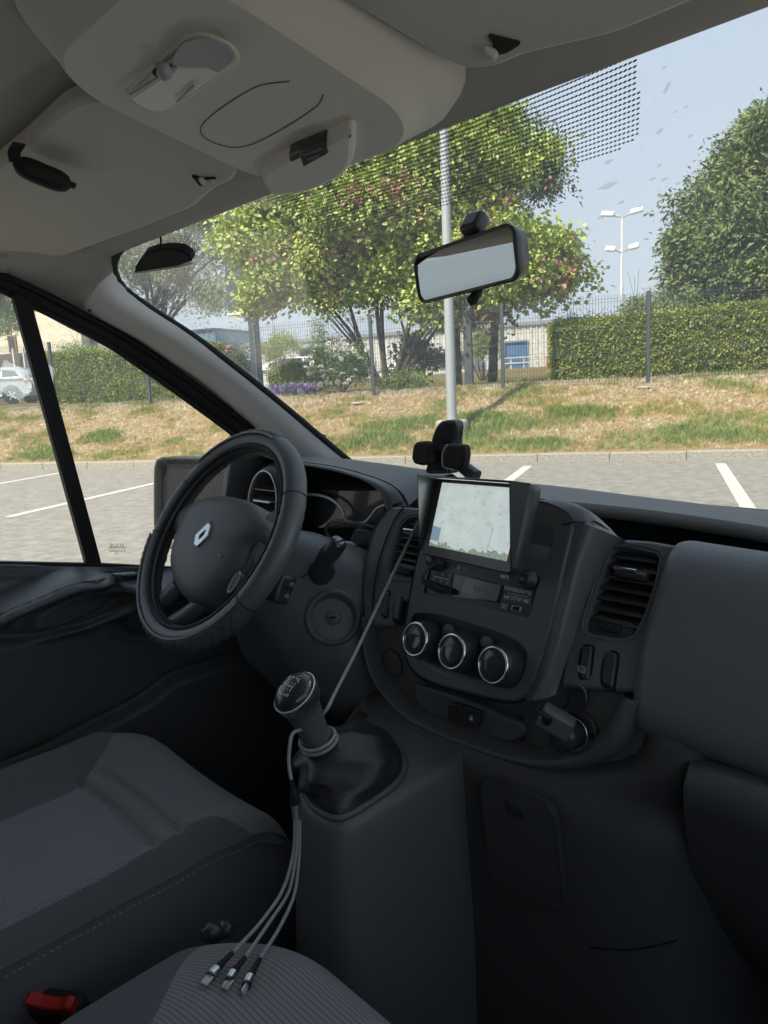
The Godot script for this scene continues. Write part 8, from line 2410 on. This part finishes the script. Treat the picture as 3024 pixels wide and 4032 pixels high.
	for q in [Vector3(-7.228,1.916,16.350),Vector3(-7.144,1.773,16.350),Vector3(-7.031,2.011,16.350),Vector3(-6.872,1.917,16.350),Vector3(-6.708,2.255,16.350),Vector3(-6.579,2.435,16.350),Vector3(-6.437,2.468,16.350),Vector3(-6.316,2.387,16.350),Vector3(-6.195,2.483,16.350),Vector3(-6.126,2.323,16.350),Vector3(-6.483,2.137,16.350),Vector3(-6.303,2.074,16.350),Vector3(-6.574,1.827,16.350),Vector3(-6.174,1.575,16.350),Vector3(-6.101,1.644,16.350),Vector3(-6.226,1.493,16.350),Vector3(-6.326,1.729,16.350),Vector3(-6.454,1.546,16.350),Vector3(-6.770,1.710,16.350),Vector3(-6.710,1.559,16.350),Vector3(-6.902,1.504,16.350),Vector3(-5.954,1.793,16.350),Vector3(-5.803,2.044,16.350),Vector3(-5.700,2.245,16.350),Vector3(-5.614,2.188,16.350),Vector3(-7.216,2.075,16.350),Vector3(-7.066,2.172,16.350),Vector3(-6.522,2.577,16.350),Vector3(-6.360,2.587,16.350),Vector3(-5.987,2.366,16.350),Vector3(-6.832,1.820,16.350)]:
		var o := MeshInstance3D.new()
		o.name = "bloom"
		o.mesh = bloom
		o.material_override = M.white_plastic
		rb.add_child(o, true)
		o.transform = Transform3D(Basis.from_euler(Vector3(ro.randf_range(-0.4, 1.2), ro.randf() * TAU, 0)).scaled(Vector3.ONE * ro.randf_range(1.0, 1.7)), EV(q) + ND * ro.randf_range(-0.08, 0.1) - rb.position)
	# lavender
	var lp := Vector3(-8.028,1.654,17.200)
	var lv = thing("lavender", "clump of purple lavender left of the rose bush", "flowers", E(lp.x, 1.25, 17.2))
	var tf := []
	var co := []
	for i in 420:
		tf.append(Transform3D(Basis(Vector3.UP, ro.randf() * TAU).scaled(Vector3.ONE * ro.randf_range(0.7, 1.2)), E(lp.x + ro.randfn() * 0.30, 1.28 + ro.randf() * 0.12, 17.2 + ro.randfn() * 0.15)))
		co.append(Color(0.272, 0.204, 0.510).lerp(Color(0.510, 0.408, 0.765), ro.randf()) if i % 3 != 0 else Color(0.204, 0.272, 0.119))
	scatter("flower_spikes", blade_mesh(6, 0.22, 0.022, 0.05, 6), tf, co, leaf_mat(0.2), lv).set_meta("kind", "stuff")

func bloom_mesh() -> ArrayMesh:
	# three whorls of cupped petals
	var st := nst()
	st.set_smooth_group(-1)
	for ring in [[7, 0.2, 0.058], [6, 0.75, 0.050], [5, 1.2, 0.036]]:
		for i in ring[0]:
			var a: float = TAU * i / ring[0] + ring[1]
			var d := Vector3(cos(a) * cos(ring[1]), sin(ring[1]), sin(a) * cos(ring[1]))
			var w := Vector3(-sin(a), 0, cos(a))
			var l: float = ring[2]
			var n := w.cross(d)
			tri(st, d * l * 0.1, d * l * 0.65 + w * l * 0.5 - n * l * 0.2, d * l)
			tri(st, d * l * 0.1, d * l, d * l * 0.65 - w * l * 0.5 - n * l * 0.2)
	st.generate_normals()
	return st.commit()

# ---------------------------------------------------------------- cars, door mirror, person
func car(label: String, foot: Vector3, turn: Vector3, paint, suv: bool):
	# side profile in (x forward, y up); length about 4.2 m
	var t = thing("parked_car", label, "car", foot, "cars parked beyond the fence")
	var sc := 1.16
	var fx := turn.normalized()
	var bs := Basis(fx, Vector3.UP, fx.cross(Vector3.UP)).scaled(Vector3.ONE * sc)
	t.basis = bs
	var body := [[-2.08, 0.42], [-2.12, 0.62], [-2.05, 0.90], [-2.00, 1.02], [-1.2, 1.06], [0.3, 1.03], [0.95, 0.98], [1.7, 0.86], [2.02, 0.70], [2.10, 0.45], [2.02, 0.26], [-1.98, 0.28]]
	var rows := []
	for z in [[-0.80, 0.55], [-0.86, 0.8], [-0.89, 1.0], [0.89, 1.0], [0.86, 0.8], [0.80, 0.55]]:
		var r := []
		for p in body:
			var cy := 0.62
			r.append(Vector3(p[0] * (0.97 + 0.03 * z[1]), cy + (p[1] - cy) * lerpf(0.82, 1.0, z[1]), z[0]))
		rows.append(r)
	lobj("body", loft(rows), paint, t)
	var top := 1.52 if suv else 1.45
	var roof := [[-2.00, 1.00], [-1.86, 1.22], [-1.62, top - 0.05], [-1.2, top], [-0.3, top + 0.02], [0.25, top - 0.06], [0.62, 1.26], [1.02, 0.98]]
	var rr := []
	for z in [[-0.84, 0.0], [-0.62, 1.0], [-0.5, 1.02], [0.5, 1.02], [0.62, 1.0], [0.84, 0.0]]:
		var r := []
		for p in roof: r.append(Vector3(p[0], 0.98 + (p[1] - 0.98) * (z[1] if z[1] > 0 else 0.02), z[0]))
		rr.append(r)
	lobj("cabin", loft(rr), paint, t)
	for sgn in [-1.0, 1.0]:
		for g in [[[-1.70, 1.10], [-1.46, 1.36], [-0.95, 1.41], [-0.95, 1.10]], [[-0.87, 1.10], [-0.87, 1.41], [-0.02, 1.42], [0.10, 1.40], [0.10, 1.10]], [[0.18, 1.10], [0.18, 1.36], [0.42, 1.24], [0.62, 1.10]]]:
			var lp := []
			for p in g:
				var k: float = (p[1] - 0.98) / (top - 0.98)
				lp.append(Vector3(p[0], p[1], sgn * (lerpf(0.84, 0.62, k) + 0.012)))
			lobj("side_window", slab(lp, Vector3(0, 0.4, sgn), 0.01, 0.003), M.car_glass, t)
		for x in [-1.32, 1.30]:
			var arch = lobj("wheel", lathe([[0.20, -0.10], [0.31, -0.105], [0.335, -0.08], [0.335, 0.08], [0.31, 0.105], [0.21, 0.10]], 28, Transform3D(Basis(Vector3.RIGHT, PI / 2), Vector3(x, 0.335, sgn * 0.80))), M.tyre, t)
			var rim = lobj("rim", lathe([[0.215, 0.0], [0.20, 0.012], [0.06, 0.004], [0.0, 0.01]], 28, frame(Vector3(x, 0.335, sgn * 0.895), Vector3.RIGHT, Vector3(0, 0, sgn))), M.matt_black, arch)
			for k in 5:
				var w := TAU * k / 5.0
				lobj("spoke", bar([Vector3(x, 0.335, sgn * 0.912) + Vector3(cos(w), sin(w), 0) * 0.03, Vector3(x, 0.335, sgn * 0.914) + Vector3(cos(w), sin(w), 0) * 0.205], 0.05, 0.015, Vector3(0, 0, 1)), M.silver, arch)
			lobj("arch_trim", tube(circle(Vector3(x, 0.345, sgn * 0.885), Vector3.RIGHT, Vector3.UP, 0.375, 28), 0.03, 6, true), M.matt_black, t)
		lobj("tail_lamp", box(Vector3(-1.99, 0.93, sgn * 0.74), Vector3(0.22, 0.14, 0.26), 0.03), M.tail_red, t)
		lobj("headlamp", box(Vector3(1.90, 0.72, sgn * 0.66), Vector3(0.30, 0.13, 0.32), 0.04), M.lens, t)
		lobj("sill_trim", box(Vector3(0.0, 0.33, sgn * 0.875), Vector3(1.9, 0.08, 0.05), 0.01), M.silver, t)
		lobj("door_handle", box(Vector3(-0.62, 0.94, sgn * 0.895), Vector3(0.20, 0.03, 0.03), 0.008), paint, t)
		lobj("door_mirror", box(Vector3(0.50, 1.10, sgn * 0.98), Vector3(0.16, 0.13, 0.20), 0.03), paint, t)
	lobj("rear_window", slab([Vector3(-1.93, 1.12, -0.60), Vector3(-1.72, 1.36, -0.50), Vector3(-1.72, 1.36, 0.50), Vector3(-1.93, 1.12, 0.60)], Vector3(-1, 0.5, 0), 0.01, 0.002), M.car_glass, t)
	lobj("windscreen", slab([Vector3(0.98, 1.03, -0.66), Vector3(0.38, 1.40, -0.54), Vector3(0.38, 1.40, 0.54), Vector3(0.98, 1.03, 0.66)], Vector3(1, 1, 0), 0.01, 0.002), M.car_glass, t)
	lobj("lower_trim", box(Vector3(0, 0.30, 0), Vector3(3.9, 0.12, 1.70), 0.03), M.matt_black, t)
	return t

func build_vehicles():
	var a := Vector3(-29.519,1.388,30.000)
	car("grey crossover parked at the far left behind the fence", E(a.x - 1.55, gh(a.x, 30.0) + 0.0, 30.0), Vector3(-0.68, 0, 0.73), M.car_grey, true)
	var b := Vector3(-16.205,2.180,33.000)
	car("white hatchback parked behind the low hedge and roses", E(b.x, b.y - 1.02, 33.0), Vector3(-0.68, 0, 0.73), M.car_white, false)
	var c := Vector3(-16.513,2.396,52.000)
	car("small white car far off beneath the lime tree", E(c.x, c.y - 1.25, 51.0), Vector3(-0.68, 0, 0.73), M.car_white, false)
	# driver's door mirror outside the window
	var m = thing("door_mirror", "black driver's door mirror with dusty glass outside the window", "mirror", Vector3(-0.92, 1.2, -0.92))
	var ol := rounded([Vector3(-1.02,1.2025,-0.7892),Vector3(-1.02,1.3319,-0.8022),Vector3(-1.02,1.3505,-0.81),Vector3(-1.02,1.3542,-0.8267),Vector3(-1.02,1.3421,-0.9324),Vector3(-1.02,1.3289,-1.0361),Vector3(-1.02,1.1294,-1.0168),Vector3(-1.02,1.1777,-0.8052)], 0.03, 4)
	var dirn := Vector3(0.42, 0.0, 0.91).normalized()
	# housing stands across the view: outline set on a plane facing back to the driver
	var mo := [Vector3(-1.1568,1.1548,-0.8509),Vector3(-1.1478,1.25,-0.8544),Vector3(-1.1376,1.3201,-0.8583),Vector3(-1.1297,1.3386,-0.8614),Vector3(-1.1106,1.3466,-0.8688),Vector3(-1.0424,1.3463,-0.8952),Vector3(-0.951,1.3437,-0.9306),Vector3(-0.9134,1.3403,-0.9451),Vector3(-0.8966,1.3207,-0.9517),Vector3(-0.9002,1.2438,-0.9502),Vector3(-0.9113,1.1542,-0.9459),Vector3(-0.9346,1.1247,-0.9369),Vector3(-1.0416,1.1131,-0.8955),Vector3(-1.1383,1.1198,-0.8581)]
	var mp := curve(mo, 44, true)
	mp = oriented(mp, Vector3(0.36, 0, 0.93))
	var hn := Vector3(0.36, 0, 0.93).normalized()
	var st := nst()
	rows_grid(st, [shift(inset(mp, 0.05), -hn * 0.13), shift(inset(mp, 0.018), -hn * 0.10), shift(inset(mp, 0.003), -hn * 0.05), mp, inset(mp, 0.006), shift(inset(mp, 0.012), -hn * 0.016), shift(inset(mp, 0.022), -hn * 0.022)], true, 1)
	cap(st, shift(inset(mp, 0.05), -hn * 0.13))
	obj("mirror_housing", st, M.smooth_black, m)
	var gl := nst()
	cap(gl, shift(inset(mp, 0.020), -hn * 0.020))
	var dusty := mat(0.16, 0.17, 0.18, 0.16, 0.75, null, 0, 0.07, T.smudge)
	obj("mirror_glass", gl, dusty, m)
	obj("mirror_foot", tube(curve([Vector3(-0.98, 1.16, -0.93), Vector3(-0.93, 1.14, -0.96), Vector3(-0.88, 1.14, -0.98)], 8), 0.035, 10), M.plastic, m)
	build_person()

# one continuous body: tapered capsules joined with a smooth minimum, meshed as surface nets
func build_person():
	var hp := Vector3(-10.909,2.653,19.000)
	var p = thing("person", "person in a pale top bending forward beyond the fence, half hidden", "person", E(hp.x - 0.42, gh(hp.x, 19.0), 19.0))
	var g := 1.17
	var hd := Vector3(0.47, (hp.y - p.position.y) / g, 0)
	var hip := Vector3(0.0, 0.92, 0)
	var sh := hd + Vector3(-0.17, -0.16, 0)
	var bones := [[hip, sh, 0.145, 0.15], [sh, hd + Vector3(-0.03, -0.05, 0), 0.06, 0.055], [hip + Vector3(0, 0, 0.09), Vector3(0.06, 0.48, 0.11), 0.10, 0.07], [Vector3(0.06, 0.48, 0.11), Vector3(-0.02, 0.06, 0.11), 0.065, 0.045], [hip + Vector3(0, 0, -0.09), Vector3(0.06, 0.48, -0.11), 0.10, 0.07], [Vector3(0.06, 0.48, -0.11), Vector3(-0.02, 0.06, -0.11), 0.065, 0.045],
		[Vector3(-0.02, 0.05, 0.11), Vector3(0.14, 0.04, 0.12), 0.045, 0.04], [Vector3(-0.02, 0.05, -0.11), Vector3(0.14, 0.04, -0.12), 0.045, 0.04],
		[sh + Vector3(0, -0.02, 0.19), Vector3(0.34, 0.86, 0.22), 0.055, 0.045], [Vector3(0.34, 0.86, 0.22), Vector3(0.52, 0.70, 0.16), 0.042, 0.032], [sh + Vector3(0, -0.02, -0.19), Vector3(0.34, 0.86, -0.22), 0.055, 0.045], [Vector3(0.34, 0.86, -0.22), Vector3(0.52, 0.70, -0.16), 0.042, 0.032], [sh + Vector3(0, 0, 0.17), sh + Vector3(0, 0, -0.17), 0.07, 0.07]]
	for s in [-1.0, 1.0]:
		for f in 4: bones.append([Vector3(0.52, 0.70, 0.16 * s), Vector3(0.60, 0.62 - 0.006 * f, (0.13 + 0.022 * f) * s), 0.020, 0.010])
		bones.append([Vector3(0.52, 0.70, 0.16 * s), Vector3(0.57, 0.66, 0.10 * s), 0.018, 0.010])
	var bs := Basis(KD, Vector3.UP, KD.cross(Vector3.UP)).scaled(Vector3.ONE * g)
	var body = lobj("body", nets(bones, 0.022, 0.05), M.shirt, p, Transform3D(bs, Vector3.ZERO))
	lobj("trousers", nets([[hip + Vector3(0, -0.01, 0.05), hip + Vector3(0, -0.01, -0.05), 0.155, 0.155], [hip + Vector3(0, 0, 0.09), Vector3(0.06, 0.48, 0.11), 0.112, 0.085], [Vector3(0.06, 0.48, 0.11), Vector3(-0.02, 0.10, 0.11), 0.082, 0.065], [hip + Vector3(0, 0, -0.09), Vector3(0.06, 0.48, -0.11), 0.112, 0.085], [Vector3(0.06, 0.48, -0.11), Vector3(-0.02, 0.10, -0.11), 0.082, 0.065]], 0.022, 0.05), M.trousers, body)
	var head := nets([[hd + Vector3(-0.015, 0.02, 0), hd + Vector3(0.01, 0.02, 0), 0.088, 0.082], [hd + Vector3(0.035, -0.05, 0), hd + Vector3(0.02, -0.06, 0), 0.050, 0.055], [hd + Vector3(0.085, 0.0, 0), hd + Vector3(0.108, -0.022, 0), 0.012, 0.016], [hd + Vector3(-0.01, 0.0, 0.085), hd + Vector3(-0.01, -0.03, 0.083), 0.014, 0.010], [hd + Vector3(-0.01, 0.0, -0.085), hd + Vector3(-0.01, -0.03, -0.083), 0.014, 0.010], [hd + Vector3(0.082, -0.062, 0.02), hd + Vector3(0.082, -0.062, -0.02), 0.010, 0.010]], 0.010, 0.02)
	lobj("head", head, M.skin, body)
	lobj("hair", nets([[hd + Vector3(-0.045, 0.040, 0), hd + Vector3(-0.012, 0.058, 0), 0.092, 0.076], [hd + Vector3(-0.07, 0.0, 0), hd + Vector3(-0.06, -0.03, 0), 0.05, 0.04]], 0.010, 0.02), M.hair, body)
	for s in [-1.0, 1.0]: lobj("eye", lathe([[0.0, -0.008], [0.008, 0.0], [0.0, 0.008]], 8, Transform3D(Basis.IDENTITY, hd + Vector3(0.086, 0.012, 0.032 * s))), M.matt_black, body)

func nets(bones: Array, cell: float, k: float) -> SurfaceTool:
	var lo := Vector3.ONE * 1e9
	var hi := -lo
	for b in bones:
		var r: float = maxf(b[2], b[3]) + cell * 2
		lo = lo.min(b[0] - Vector3.ONE * r).min(b[1] - Vector3.ONE * r)
		hi = hi.max(b[0] + Vector3.ONE * r).max(b[1] + Vector3.ONE * r)
	var n := Vector3i(((hi - lo) / cell).ceil()) + Vector3i.ONE
	var f := PackedFloat32Array()
	f.resize(n.x * n.y * n.z)
	f.fill(1.0)
	for b in bones:
		var r: float = maxf(b[2], b[3]) + cell * 2.5
		var a0 := Vector3i(((b[0].min(b[1]) - Vector3.ONE * r - lo) / cell).floor()).max(Vector3i.ZERO)
		var a1 := Vector3i(((b[0].max(b[1]) + Vector3.ONE * r - lo) / cell).ceil()).min(n - Vector3i.ONE)
		var ab: Vector3 = b[1] - b[0]
		var l2 := maxf(ab.length_squared(), 1e-9)
		for z in range(a0.z, a1.z + 1):
			for y in range(a0.y, a1.y + 1):
				for x in range(a0.x, a1.x + 1):
					var q := lo + Vector3(x, y, z) * cell
					var t := clampf((q - b[0]).dot(ab) / l2, 0, 1)
					var d: float = q.distance_to(b[0] + ab * t) - lerpf(b[2], b[3], t)
					var i := (z * n.y + y) * n.x + x
					var o := f[i]
					var h := maxf(k - absf(o - d), 0.0) / k
					f[i] = minf(o, d) - h * h * k * 0.25
	var idx := {}
	for z in n.z - 1:
		for y in n.y - 1:
			for x in n.x - 1:
				var s := Vector3.ZERO
				var c := 0
				var vals := []
				for q in 8: vals.append(f[((z + (q / 4)) * n.y + y + ((q / 2) & 1)) * n.x + x + (q & 1)])
				for e in [[0, 1], [2, 3], [4, 5], [6, 7], [0, 2], [1, 3], [4, 6], [5, 7], [0, 4], [1, 5], [2, 6], [3, 7]]:
					var u: float = vals[e[0]]
					var v: float = vals[e[1]]
					if (u < 0) != (v < 0):
						var t := u / (u - v)
						var p0 := Vector3(e[0] & 1, (e[0] / 2) & 1, e[0] / 4)
						var p1 := Vector3(e[1] & 1, (e[1] / 2) & 1, e[1] / 4)
						s += p0.lerp(p1, t)
						c += 1
				if c > 0: idx[Vector3i(x, y, z)] = lo + (Vector3(x, y, z) + s / c) * cell
	var st := nst()
	st.set_smooth_group(0)
	for key_ in idx:
		var c: Vector3i = key_
		for ax in 3:
			var d := Vector3i.ZERO
			d[ax] = 1
			var u := Vector3i.ZERO
			u[(ax + 1) % 3] = 1
			var v := Vector3i.ZERO
			v[(ax + 2) % 3] = 1
			var i0 := (c.z * n.y + c.y) * n.x + c.x
			var cc := c + d
			var i1 := (cc.z * n.y + cc.y) * n.x + cc.x
			if (f[i0] < 0) == (f[i1] < 0): continue
			if not (idx.has(c - u) and idx.has(c - v) and idx.has(c - u - v)): continue
			if f[i0] < 0: quad(st, idx[c], idx[c - v], idx[c - u - v], idx[c - u])
			else: quad(st, idx[c], idx[c - u], idx[c - u - v], idx[c - v])
	return st
